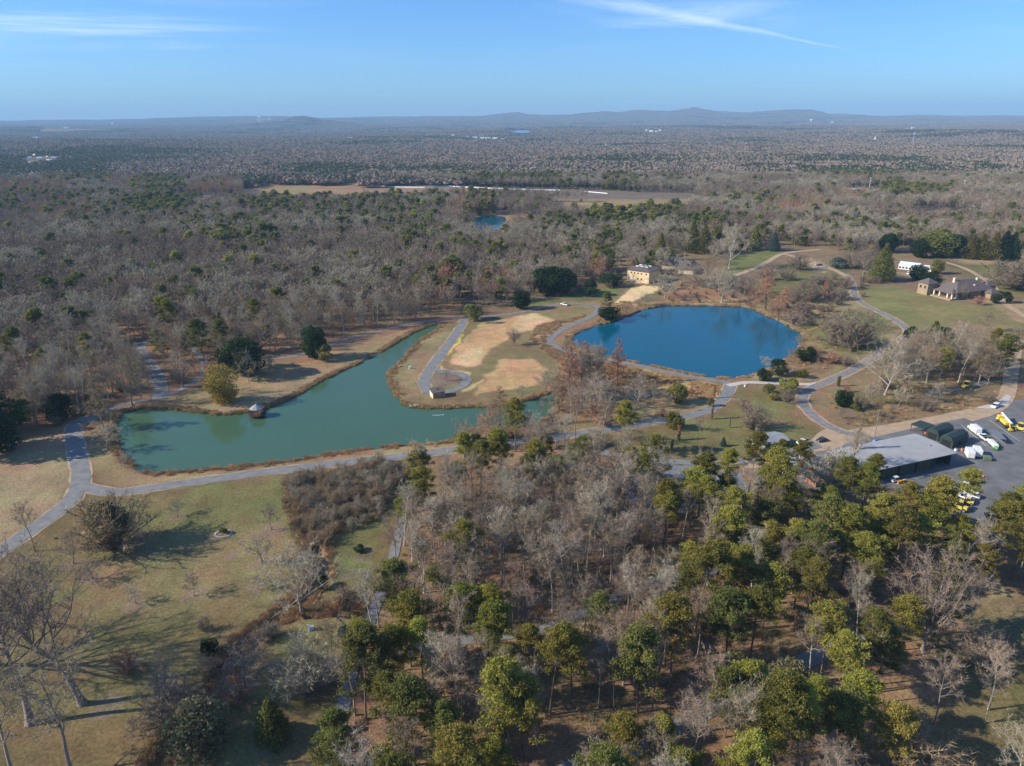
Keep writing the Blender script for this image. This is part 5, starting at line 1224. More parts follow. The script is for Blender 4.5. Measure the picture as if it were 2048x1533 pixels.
# ---------------------------------------------------------------- vehicles
def wheels(t, xs, w, r=.36):
    for x in xs:
        for s in (-1, 1):
            o_ = MB().tube((x, s * w / 2 - .12, r), (x, s * w / 2 + .12, r), r, n=14).build('wheel', 'rubber', t); MB().tube((x, s * w / 2 - .14, r), (x, s * w / 2 + .14, r), r * .55, n=10).build('rim', 'metal', o_)
def vehicle(kind, px, py, yaw, label, paint, cat=None, group=None, s=1.0, toward=None):
    g = P(px, py)
    if toward: b = P(*toward); yaw = math.atan2(b.y - g.y, b.x - g.x)
    t = thing({'pickup': 'pickup_truck', 'van': 'van', 'suv': 'parked_car', 'car': 'parked_car'}[kind], label, cat or {'pickup': 'pickup', 'van': 'van', 'suv': 'car', 'car': 'car'}[kind], g, yaw, group); t.scale = (s, s, s)
    W = 1.9
    if kind == 'pickup':
        L = 5.8; pr = [(-L / 2, .5), (-L / 2, 1.15), (-.35, 1.15), (1.0, 1.15), (L / 2 - .2, 1.05), (L / 2, .8), (L / 2, .45)]; cab = [(-.5, 1.13), (-.3, 1.85), (.75, 1.85), (1.35, 1.13)]; ws = (-1.75, 1.85)
    elif kind == 'van':
        L = 6.2; W = 2.1; pr = [(-L / 2, .45), (-L / 2 + .08, 2.35), (-L / 2 + .3, 2.5), (1.7, 2.5), (2.5, 1.6), (L / 2 - .1, 1.25), (L / 2, .45)]; cab = [(1.55, 1.55), (1.80, 2.36), (1.9, 2.36), (2.55, 1.55)]; ws = (-1.9, 2.0)
    elif kind == 'suv':
        L = 4.9; pr = [(-L / 2, .45), (-L / 2, 1.1), (1.1, 1.1), (L / 2 - .15, .95), (L / 2, .45)]; cab = [(-L / 2 + .08, 1.08), (-L / 2 + .35, 1.75), (.55, 1.75), (1.2, 1.08)]; ws = (-1.45, 1.5)
    else:
        L = 4.6; pr = [(-L / 2, .4), (-L / 2, .9), (1.1, .92), (L / 2 - .15, .8), (L / 2, .4)]; cab = [(-1.9, .88), (-1.1, 1.42), (.3, 1.42), (1.15, .88)]; ws = (-1.4, 1.4)
    mb = MB(); mb.prism(pr, -W / 2, W / 2); mb.build('body', paint, t, bevel=.06)
    mb = MB(); mb.prism(cab, -W / 2 + .08 if kind != 'van' else -W / 2 - .02, W / 2 - .08 if kind != 'van' else W / 2 + .02); mb.build('window', 'glass', t)
    if kind != 'van':
        x0, x1, z = cab[1][0], cab[2][0], cab[1][1]; MB().box(((x0 + x1) / 2, 0, z - .04), (x1 - x0 + .1, W - .14, .1)).build('roof', paint, t, bevel=.03)
    if kind == 'pickup': MB().box((-1.75, 0, .95), (2.1, W - .35, .24)).build('bed', 'rubber', t)
    for s_ in (-1, 1): MB().box((L / 2 - .04, s_ * W * .36, .68), (.1, .35, .18)).build('headlight', 'glass_milky', t)
    wheels(t, ws, W - .05); return t
vehicle('pickup', 1129, 611, 0, 'white pickup driving on the gravel road above the straw field', 'paint_white', toward=(1112, 607))
vehicle('pickup', 1606, 888, 0, 'white pickup on the dirt right of the white-walled greenhouse', 'paint_white', toward=(1590, 892))
vehicle('car', 1643, 883, 0, 'dark grey car on the dirt right of the white pickup', 'paint_dark', toward=(1625, 887))
vehicle('suv', 1990, 815, 0, 'white car on the concrete apron at the edge of the yard', 'paint_white', toward=(1983, 819))
vehicle('van', 1948, 864, 0, 'white high-roofed van between the dark sheds and yellow machines', 'paint_white', toward=(1937, 855), s=1.05)
vehicle('pickup', 1966, 878, 0, 'white pickup parked right behind the high-roofed van', 'paint_white', toward=(1957, 871))
vehicle('car', 1629, 530, 0, 'white car, left of three parked in the garden car park', 'paint_white', toward=(1620, 529))
vehicle('suv', 1638, 532, 0, 'dark blue car, middle of three parked in the garden car park', 'paint_dark', toward=(1629, 531))
vehicle('car', 1647, 535, 0, 'silver car, right of three parked in the garden car park', 'paint_silver', toward=(1638, 534))
vehicle('van', 1818, 549, 0, 'small white van in front of the pale greenhouse', 'paint_white', toward=(1812, 551), s=.85)
vehicle('pickup', 1880, 1020, 0, 'blue and white pickup half hidden by trees below the yard', 'paint_blue', toward=(1868, 1012))
vehicle('car', 1896, 1026, 0, 'silver car right beside the blue pickup below the yard', 'paint_silver', toward=(1884, 1018))
vehicle('suv', 1219, 566, 0, 'dark car beside the sand-coloured building', 'paint_dark', toward=(1212, 566))
vehicle('car', 1336, 573, 0, 'small white vehicle on the straw-coloured slope right of the building', 'paint_white', toward=(1329, 573), s=.8)
def cart(px, py, yaw, label, top='paint_white', body='paint_white', group=None):
    t = thing('utility_cart', label, 'cart', P(px, py), yaw, group)
    MB().box((0, 0, .35), (2.6, 1.25, .45)).build('body', body, t, bevel=.06); MB().box((.2, 0, .8), (.5, 1.1, .5)).build('seat', 'rubber', t); MB().box((-.9, 0, .8), (.9, 1.2, .3)).build('cargo_bed', 'paint_grey', t)
    MB().box((.25, 0, 1.85), (1.7, 1.25, .08)).build('canopy', top, t)
    for x, y in ((-.5, -.55), (1.0, -.55), (-.5, .55), (1.0, .55)): MB().tube((x, y, .8), (x, y, 1.86), .03, n=5).build('post', 'metal', t)
    wheels(t, (-.85, .9), 1.15, .27); return t
GC = 'white utility carts parked below the yard'
cart(1927, 984, 2.3, 'white utility cart, upper left of the cluster below the yard', group=GC); cart(1938, 990, 2.3, 'white utility cart in the middle of the cluster below the yard', group=GC)
cart(1950, 996, 2.3, 'white utility cart, lower right of the cluster below the yard', group=GC); cart(1924, 996, 2.3, 'white utility cart, lower left of the cluster below the yard', group=GC); cart(1938, 1003, 2.3, 'white utility cart nearest the yellow machines', group=GC)
cart(1932, 976, 2.3, 'white utility cart, topmost of the cluster below the yard', group=GC)
cart(1789, 964, .4, 'white-topped utility cart beside the striped barrels', group=None)
def loader(px, py, yaw, label, s=1.0, name='yellow_loader'):
    t = thing(name, label, 'loader', P(px, py), yaw); t.scale = (s, s, s)
    MB().box((-.4, 0, .6), (3.0, 1.5, .9)).build('body', 'paint_yellow', t, bevel=.1); MB().box((.1, 0, 1.5), (1.2, 1.3, 1.2), top=.85).build('cab', 'glass', t); MB().box((.1, 0, 2.68), (1.4, 1.5, .12)).build('cab_roof', 'paint_yellow', t)
    for s_ in (-1, 1): mb = MB(); mb.tube((-.6, s_ * .85, 1.5), (1.9, s_ * .85, 1.2), .11, n=6); mb.tube((1.9, s_ * .85, 1.2), (2.5, s_ * .7, .5), .1, n=6); mb.build('arm', 'paint_yellow', t)
    mb = MB(); mb.prism([(2.3, .1), (3.2, .1), (3.1, .25), (2.45, .3), (2.35, .95), (2.2, .95)], -1.0, 1.0); mb.build('bucket', 'paint_yellow', t)
    wheels(t, (-1.3, 1.0), 1.75, .55); return t
loader(1931, 777, .5, 'yellow tractor loader on the path among bare trees above the yard', 1.25)
loader(2040, 862, 2.2, 'yellow loader cut off by the right edge of the picture', 1.2)
loader(1908, 1008, 2.3, 'yellow loader, upper one of the pair below the yard', 1.2); loader(1918, 1020, 2.3, 'yellow loader, lower one of the pair below the yard', 1.15)
loader(1935, 1008, 2.5, 'small yellow loader behind the white utility carts', .8)
# yellow boom truck
g = P(2006, 850); b = P(1992, 838); yaw = math.atan2(b.y - g.y, b.x - g.x)
t = thing('boom_truck', 'yellow truck carrying a long white boom with red tip', 'truck', g, yaw)
MB().box((-1, 0, .7), (7.5, 2.3, .6)).build('chassis', 'paint_dark', t); MB().box((-1.3, 0, 1.3), (4.6, 2.3, 1.2)).build('body', 'paint_yellow', t, bevel=.12); MB().box((3.2, 0, .8), (2.0, 2.2, 2.0), top=.85).build('cab', 'paint_yellow', t, bevel=.12); MB().box((3.35, 0, 1.9), (1.95, 2.04, .7), top=.9).build('window', 'glass', t)
mb = MB(); mb.tube((-4.5, -.8, 2.3), (4.6, -.8, 3.4), .38, n=8); mb.build('boom', 'paint_white', t); MB().box((4.9, -.8, 3.1), (.9, .9, .8)).build('boom_tip', 'paint_red', t)
mb = MB(); mb.tube((-3.4, .4, 2.2), (-5.0, .4, 3.0), .22, n=6); mb.tube((-5.0, .4, 3.0), (-6.4, .4, 1.2), .18, n=6); mb.box((-6.6, .4, .4), (1.0, 1.2, .8)); mb.build('grapple', 'paint_yellow', t)
wheels(t, (-3.4, -2.2, 3.1), 2.2, .48)
# trailers, boat-shaped tank, dumpster, canopy, bits of the yard
for i, (px, py, lb) in enumerate(((1938, 914, 'white box trailer nearer the store building'), (1953, 911, 'white box trailer nearer the green dumpster'))):
    t = thing('box_trailer', lb, 'trailer', P(px, py), math.radians(70)); MB().box((0, 0, .5), (4.6, 2.4, 2.4)).build('body', 'paint_white', t, bevel=.08); MB().box((-2.32, 0, .7), (.06, 1.9, 2.0)).build('door', 'wall_white', t); MB().box((2.8, 0, .5), (1.2, .15, .12)).build('hitch', 'metal', t); wheels(t, (-.4, .4), 2.3, .33)
t = thing('dumpster', 'dull green dumpster right of the white box trailers', 'dumpster', P(1973, 920), math.radians(70)); mb = MB(); mb.prism([(-1.0, .2), (-1.1, 1.4), (1.1, 1.1), (1.0, .2)], -1.2, 1.2); mb.build('body', 'dull_green', t); MB().box((0, 0, 1.32), (2.2, 2.4, .08)).build('lid', 'dull_green', t)
g = P(1984, 891); b = P(1974, 881); yaw = math.atan2(b.y - g.y, b.x - g.x); t = thing('tank_trailer', 'long white rounded trailer behind the white pickup', 'trailer', g, yaw)
mb = MB(); mb.prism([(-3.3, .9), (-3.0, .5), (2.6, .5), (3.4, 1.0), (2.8, 1.5), (-2.8, 1.7)], -1.0, 1.0); mb.build('hull', 'paint_white', t, bevel=.3); MB().box((3.9, 0, .55), (1.4, .15, .12)).build('hitch', 'metal', t); wheels(t, (-.8,), 2.0, .33)
t = thing('green_cart', 'bright green wheeled machine at the end of the white rounded trailer', 'machine', P(1991, 900), 2.2); MB().box((0, 0, .4), (1.8, 1.2, .9), top=.8).build('body', 'paint_green', t, bevel=.08); mb = MB(); mb.tube((.6, 0, 1.2), (-.6, 0, 1.9), .07); mb.build('handle', 'paint_green', t); wheels(t, (-.5, .5), 1.2, .35)
g = P(1988, 884); b = P(1976, 872); yaw = math.atan2(b.y - g.y, b.x - g.x); t = thing('shade_canopy', 'flat grey blue shade canopy on posts right of the parked trailer', 'canopy', (g.x + 1.9, g.y + 1.9, 0), yaw); MB().box((0, 0, 2.2), (9, 3, .1)).build('cover', 'paint_grey', t)
for x, y in ((-4.2, -1.3), (4.2, -1.3), (-4.2, 1.3), (4.2, 1.3)): MB().tube((x, y, 0), (x, y, 2.2), .05, n=6).build('post', 'metal', t)
for px, py, m_, lb in ((1911, 902, 'paint_white', 'white drum beside the dark barn shed'), (1924, 902, 'paint_orange', 'orange drum between the dark barn shed and white trailer')):
    t = thing('drum', lb, 'drum', P(px, py)); MB().tube((0, 0, 0), (0, 0, .95), .45, n=14).build('body', m_, t); MB().tube((0, 0, .95), (0, 0, 1.02), .47, n=14).build('lid', 'paint_grey', t)
t = thing('timber_stack', 'stack of brown timber between the two dark sheds', 'timber stack', P(1915, 866), .4); 
for k in range(3): MB().box((0, 0, k * .45), (2.6 - k * .3, 1.6, .4)).build('timber_layer', 'wood_tan', t)
t = thing('tarp_bundle', 'bright blue tarp bundle behind the store roof', 'tarp', P(1750, 888), .35); MB().box((0, 0, 0), (2.8, 1.6, 1.7), top=.6).build('cover', 'paint_blue', t, bevel=.25); MB().box((0, 0, 0), (3.0, 1.8, .15)).build('pallet', 'wood_tan', t)
t = thing('utility_pole', 'wooden utility pole standing behind the store building', 'pole', P(1748, 880)); MB().tube((0, 0, -.5), (0, 0, 12.5), .18, .11, n=8).build('post', 'bark_grey', t); MB().box((0, 0, 11.5), (2.2, .14, .16)).build('crossarm', 'wood_tan', t)
for k in range(5):
    t = thing('barrel', ('orange and yellow striped barrel, leftmost beside the utility cart', 'striped barrel second from the utility cart', 'striped barrel at the middle of the row by the utility cart', 'striped barrel fourth from the utility cart', 'striped barrel farthest from the utility cart')[k], 'barrel', P(1796 + k * 3.6, 968 - k * 1.0), group='striped barrels beside the utility cart')
    for j in range(4): MB().tube((0, 0, j * .27), (0, 0, j * .27 + .27), .32 - j * .02, .30 - j * .02, n=10).build('band', 'paint_orange' if (j + k) % 2 else 'paint_yellow', t)
for k, (px, py) in enumerate(((1940, 958), (1947, 955), (1955, 957), (1962, 955), (1968, 960), (1951, 962))):
    t = thing('road_barrier', ('red and white barrier, lower left of its group in the yard', 'red and white barrier, second from the left in the yard', 'red and white barrier, third from the left in the yard', 'red and white barrier, fourth from the left in the yard', 'red and white barrier nearest the right-hand trees', 'red and white barrier lowest in its group in the yard')[k], 'barrier', P(px, py), .5 + k * .7, 'red and white barriers in the yard')
    for j in range(2): MB().box((0, 0, .45 + j * .45), (1.6, .06, .25)).build('board', 'paint_red' if j else 'paint_white', t)
    for s_ in (-1, 1): mb = MB(); mb.tube((s_ * .7, -.3, 0), (s_ * .7, 0, 1.1), .04, n=5); mb.tube((s_ * .7, .3, 0), (s_ * .7, 0, 1.1), .04, n=5); mb.build('leg', 'paint_orange', t)
# small things on the lawns and the lake
def smallbox(name, px, py, label, cat, dims, m1, m2, yaw=.3):
    t = thing(name, label, cat, P(px, py), yaw); MB().box((0, 0, 0), dims, top=.92).build('body', m1, t, bevel=.05); MB().box((0, 0, dims[2]), (dims[0] * 1.05, dims[1] * 1.05, .1)).build('lid', m2, t); return t
smallbox('utility_box', 820, 738, 'white utility box on the grass between lake and peninsula road', 'utility box', (1.0, .9, 1.2), 'paint_white', 'paint_white')
smallbox('utility_box', 1490, 774, 'small white box at the road junction below the blue pond', 'utility box', (.7, .7, .8), 'paint_white', 'paint_white')
smallbox('utility_box', 623, 1260, 'pale grey green cabinet right of the white post by the creek', 'utility box', (1.3, .9, .9), 'glass_milky', 'paint_silver')
t = thing('sign_post', 'white leaning post sign on the left of the grey cabinet by the creek', 'post', P(618, 1263)); MB().box((0, 0, 0), (.35, .3, 1.7)).build('post', 'paint_white', t); MB().box((-.05, 0, 1.7), (.6, .4, .2)).build('cap', 'paint_silver', t)
smallbox('utility_box', 1532, 877, 'tiny white box on the lawn above the white-walled greenhouse', 'utility box', (.7, .6, .7), 'paint_white', 'paint_white')
t = thing('valve_cover', 'small black cover lying on the lawn below the gravel road', 'cover', P(112, 1078), .2); MB().box((0, 0, 0), (1.0, .7, .3), top=.7).build('body', 'rubber', t, bevel=.08)
mb = MB(); a, b = P(865, 831.5, WZ), P(888, 830.5, WZ)
t = thing('floating_boom', 'white segmented float lying on the green lake off the peninsula tip', 'float', (a.x, a.y, WZ), math.atan2(b.y - a.y, b.x - a.x))
for k in range(9): MB().tube((k * .55, .1 * math.sin(k), .05), (k * .55 + .45, .1 * math.sin(k + 1), .05), .13, n=8).build('segment', 'wall_white', t)
t = thing('rock', 'pale rock pile on the tip of the peninsula shore', 'rocks', P(828, 812), .2)
for k in range(14): MB().box((RNG.uniform(-2.2, 2.2), RNG.uniform(-.7, .7), 0), (RNG.uniform(.4, .9), RNG.uniform(.4, .8), RNG.uniform(.2, .5)), RNG.uniform(0, 3), .7).build('stone', 'stone_pale', t, bevel=.08)
# round mulch ring of stones on the lawn
t = thing('stone_ring', 'round ring of pale stones around a little shrub on the lawn', 'stone ring', P(447, 1068))
mb = MB(); 
for k in range(26): a_ = 2 * math.pi * k / 26; mb.box((2.4 * math.cos(a_), 1.9 * math.sin(a_), 0), (.4, .3, .22), a_)
mb.build('stones', 'stone_pale', t)

# ---------------------------------------------------------------- far landmarks
def zl(px, py): g = P(px, py); return float(land(np.array([g.x]), np.array([g.y]))[0])
def gz(px, py): g = P(px, py); g.z = zl(px, py); return g
def far_house(px, py, L, W, H, label, m1='wall_white', m2='roof_light', group=None, yaw=None):
    t = thing('far_house', label, 'house', gz(px, py), RNG.uniform(-.5, .5) if yaw is None else yaw, group)
    MB().box((0, 0, -2), (L, W, H + 2)).build('wall', m1, t); mb = MB(); hip_roof(mb, -L / 2, L / 2, -W / 2, W / 2, H + .2, W * .25, .4, True); mb.build('roof', m2, t); return t
far_house(1712, 386, 34, 12, 4, 'long white-roofed building among trees in the right distance', 'wall_brick', 'paint_white', yaw=-.1)
far_house(1755, 387, 14, 8, 4, 'small white-roofed house right of the long white-roofed building', 'wall_brick', 'paint_white')
far_house(420, 401, 26, 9, 5, 'white farmhouse beside the field in the left distance', 'wall_white', 'roof_shingle')
far_house(213, 330, 34, 14, 6, 'pale house with grey roof near the dark pine stand on the left', 'wall_cream', 'roof_metal')
far_house(283, 396, 14, 8, 5, 'pale blue roof behind the dark pines on the left', 'wall_white', 'roof_light')
far_house(1940, 332, 44, 14, 6, 'wide white house in the trees at the far right', 'wall_white', 'roof_light'); far_house(1962, 330, 30, 12, 6, 'second pale house at the far right', 'wall_white', 'roof_metal'); far_house(2040, 338, 34, 12, 6, 'pale house at the far right edge', 'wall_white', 'roof_light')
far_house(1950, 413, 10, 7, 3.5, 'tiny white shed in the right-hand woods', 'wall_white', 'paint_white'); far_house(2028, 428, 16, 7, 3.5, 'low white roof at the right edge of the woods', 'wall_white', 'paint_white')
far_house(170, 318, 34, 12, 6, 'pale low roofs above the dark pine stand on the left', 'wall_cream', 'roof_light')
CL = [('white houses of the settlement at the far left', [(18,322),(30,318),(42,321),(52,315),(60,318),(70,314),(80,319),(96,316),(108,318),(30,328),(62,330),(84,331),(45,309),(20,312),(100,325),(118,322)], 20),
      ('tiny white houses in the left centre distance', [(700,276),(712,277),(726,276),(742,277),(760,278),(776,278),(790,279),(828,279),(836,280),(845,279)], 40),
      ('tiny white houses in the centre distance', [(905,272),(920,273),(934,274),(950,275),(964,275),(976,276),(990,276),(1006,277),(1018,277),(1040,279)], 40),
      ('scattered white houses right of the distant lake', [(1186,291),(1196,288),(1206,290),(1216,289),(1226,291),(1222,294),(1210,294),(1240,293)], 26),
      ('bright white buildings on the right of the centre distance', [(1286,266),(1294,266),(1302,267),(1312,267),(1320,266)], 34),
      ('faint white buildings near the horizon', [(1064,243),(1072,244),(1082,243),(1060,246),(1654,249),(1664,250),(1812,259),(1826,260),(8,286),(24,287),(74,285),(520,251),(540,252),(134,265)], 48)]
for grp, pts, L in CL:
    src = far_house(pts[0][0], pts[0][1], L * .7, L * .35, L * .22, grp.replace('houses', 'house').replace('buildings', 'building'), 'wall_white', 'roof_light' if L < 50 else 'paint_white', grp)
    kids = list(src.children)
    for px, py in pts[1:]:
        c = src.copy(); COL.objects.link(c); c.location = gz(px, py); c.rotation_euler = (0, 0, RNG.uniform(-.6, .6)); k_ = RNG.uniform(.7, 1.2); c.scale = (k_, k_, k_)
        for ch in kids: q = ch.copy(); COL.objects.link(q); q.parent = c
def water_tower(px, py, ytop, label):
    g = gz(px, py); k = (py - ytop) / FPX * g.y * 1.0; t = thing('water_tower', label, 'water tower', g)
    MB().tube((0, 0, -5), (0, 0, k * .7), k * .07, n=10).build('stem', 'paint_white', t)
    mb = MB(); n = 12; rs = [(k * .08, k * .62), (k * .22, k * .70), (k * .28, k * .82), (k * .2, k * .95), (0.01, k)]
    vs = [(r * math.cos(2 * math.pi * i / n), r * math.sin(2 * math.pi * i / n), z) for r, z in rs for i in range(n)]
    mb.add(vs, [(a * n + i, a * n + (i + 1) % n, (a + 1) * n + (i + 1) % n, (a + 1) * n + i) for a in range(4) for i in range(n)]); mb.build('tank', 'paint_white', t)
water_tower(356, 251, 243.5, 'white water tower on the left horizon'); water_tower(227, 256, 248.5, 'fainter water tower farthest left near the horizon'); water_tower(1621, 252, 243, 'white water tower on the right under the blue ridge'); water_tower(1220, 242, 234, 'tiny water tower right of the centre near the horizon')
g = gz(1750, 282); t = thing('church_steeple', 'white pointed church steeple in the right distance', 'steeple', g, .2); MB().box((0, 0, -3), (8, 8, 17)).build('tower', 'paint_white', t); MB().box((0, 0, 14), (7, 7, 18), top=.03).build('spire', 'paint_white', t)
g = gz(1824, 294); t = thing('lattice_tower', 'tall thin steel lattice tower in the right distance', 'mast', g); mb = MB(); Ht = 54
for a_ in range(3):
    x0, y0 = 2.6 * math.cos(a_ * 2.1), 2.6 * math.sin(a_ * 2.1); mb.tube((x0, y0, -2), (x0 * .3, y0 * .3, Ht), .45, n=4)
for k in range(9):
    z0, z1 = Ht * k / 9, Ht * (k + 1) / 9; mb.tube((2.4 * (1 - k / 14), 0, z0), (-1.2 * (1 - k / 14), 2, z1), .25, n=4)
mb.build('frame', 'paint_silver', t); MB().box((0, 0, Ht), (4.5, 4.5, 2)).build('antenna', 'paint_white', t)
for px, py, lb in ((1737, 384, 'thin white mast beside the white-roofed building'), (1924, 392, 'short white mast in the right-hand woods')):
    t = thing('light_mast', lb, 'mast', gz(px, py)); MB().tube((0, 0, 0), (0, 0, 22), .3, .2, n=6).build('post', 'paint_white', t); MB().box((0, 0, 22), (1.8, 1.8, .8)).build('lamp', 'paint_white', t)
g = gz(1085, 412)
for k, (px, py) in enumerate(((470, 360), (640, 374), (760, 379), (905, 384), (1090, 390))):
    t = thing('roadside_pole', 'thin dark utility pole along the distant road, number %s from the left' % ('one', 'two', 'three', 'four', 'five')[k], 'pole', gz(px, py), group='utility poles along the distant road'); MB().tube((0, 0, 0), (0, 0, 11), .22, .16, n=6).build('post', 'bark_brown', t); MB().box((0, 0, 10.2), (2.4, .2, .25)).build('crossarm', 'bark_brown', t)
# ---------------------------------------------------------------- the woods
# photograph outlines (of where the trunks stand) that are wooded: name, density spacing m, chance of evergreen, outline
WOODS = [
 ('block', 7.7, .40, [(800,1020),(846,985),(900,958),(960,950),(1080,945),(1170,955),(1330,965),(1480,975),(1530,992),(1600,1030),(1760,1060),(1840,1100),(1960,1110),(2120,1050),(2250,1180),(2060,1180),(1960,1190),(1900,1260),(1850,1330),(1790,1420),(1780,1560),(1740,1900),(640,1900),(668,1560),(705,1400),(745,1280),(790,1150),(818,1060)]),
 ('lowright', 17.0, .12, [(1960,1200),(2200,1200),(2400,1900),(1740,1900),(1780,1560),(1790,1420),(1850,1330),(1900,1260)]),
 ('west', 7.2, .045, [(-500,455),(905,455),(935,520),(925,600),(905,632),(845,640),(770,656),(700,664),(655,690),(600,708),(540,712),(500,716),(440,728),(405,745),(395,765),(350,765),(330,740),(318,790),(262,800),(205,822),(150,838),(60,862),(0,880),(-500,930)]),
 ('garden', 7.5, .10, [(905,455),(1700,440),(2300,440),(2300,520),(2050,500),(1900,500),(1800,500),(1700,515),(1560,490),(1480,500),(1440,520),(1410,560),(1330,560),(1240,540),(1180,560),(1060,600),(960,620),(930,600)]),
 ('north', 8.2, .05, [(-900,330),(2900,330),(2900,455),(-900,455)]),
 ('east', 9.0, .10, [(2060,440),(2900,440),(2900,700),(2060,690),(2045,560)]),
 ('copse', 6.5, .08, [(1780,730),(1840,705),(1900,715),(2000,735),(2010,765),(1960,768),(1880,768),(1800,765),(1760,755)]),
 ('thicket_edge', 6.0, .0, [(1120,795),(1160,740),(1210,760),(1200,830),(1150,850),(1115,830)]),
 ('roadside', 9.5, .05, [(950,905),(1050,885),(1170,880),(1240,905),(1330,915),(1330,935),(1170,900),(1000,925)]),
 ('yardwood', 7, .3, [(1990,1040),(2060,960),(2100,880),(2400,880),(2400,1200),(2050,1100)]),
]
CLEAR = [[(850,374),(1215,382),(1390,393),(1390,412),(1215,405),(1000,399),(850,393)], [(940,434),(1012,434),(1008,484),(948,484)], [(1840,930),(2010,925),(2060,1010),(2000,1070),(1880,1070),(1840,1000)],  # outlines without trees, in photograph pixels
 [(480,360),(570,352),(700,362),(880,372),(1000,378),(1215,384),(1390,388),(1390,404),(1215,398),(1000,396),(860,404),(740,408),(700,412),(560,412),(490,400)],
 [(330,396),(480,394),(640,392),(640,406),(480,414),(350,414)], [(1010,430),(1090,434),(1090,452),(1020,462),(1000,466),(940,464),(935,440)],
 [(1225,520),(1250,515),(1250,540),(1200,545)], [(1240,925),(1340,915),(1480,930),(1490,985),(1350,1010),(1260,1000)],
 [(1830,420),(1960,428),(1965,446),(1870,452),(1800,440)], [(1100,405),(1390,405),(1390,425),(1240,440),(1100,440)], [(1560,495),(1640,495),(1710,520),(1700,560),(1560,560)],
 [(1790,515),(1850,515),(1850,560),(1790,560)], [(1490,880),(1680,880),(1690,975),(1490,972)], [(1640,900),(1960,860),(1960,980),(1820,990),(1740,955),(1640,960)],
 [(60,300),(120,298),(140,325),(60,335)], [(1690,380),(1760,380),(1760,398),(1690,398)], [(1330,510),(1420,510),(1420,560),(1330,560)],
]
# evergreen stands: centre, radii in photograph pixels, chance
STANDS = [(60,425,90,30,.3),(210,432,120,30,.2),(320,385,60,20,.5),(700,452,120,30,.3),(620,402,60,20,.5),(260,470,120,40,.1),(600,470,120,30,.12),(1130,480,60,20,.3),(1160,520,50,20,.3),(1690,470,60,20,.3),(1120,372,60,8,.5),(140,345,60,16,.9),(160,368,70,12,.7),(235,310,50,8,.8),(430,470,90,30,.4),(490,500,70,35,.55),(350,425,45,22,.8),(300,430,40,18,.8),(560,430,50,24,.6),(650,350,90,14,.9),(720,372,110,6,.6),(870,360,50,8,.7),(1010,366,110,10,.85),(1240,374,40,14,.7),(850,420,50,20,.5),(760,415,90,18,.45),(620,540,200,60,.08),(1260,450,90,22,.85),(1310,440,60,16,.9),(1400,480,60,30,.6),(1220,500,30,30,.5),
 (1700,356,150,12,.75),(1790,395,40,16,.8),(1560,345,60,8,.6),(1900,345,120,12,.75),(1830,400,60,10,.8),(1640,330,60,6,.8),(1500,420,50,14,.5),(1800,478,60,14,.6),(900,590,40,30,.4),(500,420,40,20,.5),(960,420,30,25,.5),(100,640,120,60,.15),(820,470,60,40,.35),
 (1000,930,120,40,.85),(870,1000,60,60,.8),(790,1020,30,60,.7),(1200,965,80,20,.6),(790,1330,90,200,1.35),(1000,1440,260,120,1.1),(1180,1560,500,150,1.15),(900,1560,300,200,1.35),(960,1290,80,60,.7),(1400,1150,130,110,.8),(1560,1130,130,120,.85),(1700,1180,130,90,.75),(1500,1280,130,70,.9),(1620,1060,120,40,.75),(1400,1000,80,30,.6),(1980,1130,120,60,.9),(1350,1300,100,60,.6),(1800,1060,80,40,.6),(1250,1400,90,60,.7)]
RUST = [(450,392,80,16),(250,372,70,14),(60,392,90,16),(500,352,40,8),(950,410,36,26),(920,440,24,22),(880,600,50,30),(1000,590,40,20),(1700,410,40,12),(1600,430,60,20),(700,345,20,5),(130,440,90,20)]
BARES = [(1090,1120,240,100),(1120,1050,220,50),(1240,1230,110,60),(1260,1310,110,60),(900,1180,60,80),(1050,1200,140,60),(1880,1040,50,30),(1700,1290,90,40)]
GX = np.arange(-1250, 1250, 6.0); GY = np.arange(58, 1420, 6.0)
rng = np.random.default_rng(11)
def scatter_in(spacing, d0, d1):
    xs = np.arange(-1.0 * d1 - 60, 1.0 * d1 + 60, spacing); ys = np.arange(d0, d1, spacing); X, Y = np.meshgrid(xs, ys)
    X = X + rng.uniform(-.46, .46, X.shape) * spacing; Y = Y + rng.uniform(-.46, .46, Y.shape) * spacing; X = X.ravel(); Y = Y.ravel()
    k = np.abs(X) < Y * .80 + 75; return X[k], Y[k]
blocked_lines = [(np.array(p), w) for p, w in ROADS] + [(np.array(CREEK), 3.0)]
HANDXY = np.array(TREE_XY)
def usable(X, Y, road_gap=1.3):
    ok = np.ones(len(X), bool)
    for p, w in blocked_lines: ok &= ldist(X, Y, p, 20.0) > w / 2 + (.5 if w == 2.8 else 3.2 if w == 3.8 else road_gap)
    for L in (LAKE_G, LAKE_B, POND_M): ok &= sdist(X, Y, L, 20.0) < -3.5
    ok &= sdist(X, Y, YARD, 20.0) < -2
    for c in CLEAR: ok &= sdist(X, Y, PP(c), 20.0) < 0
    d = np.full(len(X), 1e9)
    for hx, hy in TREE_XY[:]:
        d = np.minimum(d, np.hypot(X - hx, Y - hy))
    return ok & (d > 3.2)
trees = []   # x, y, evergreen?, zone
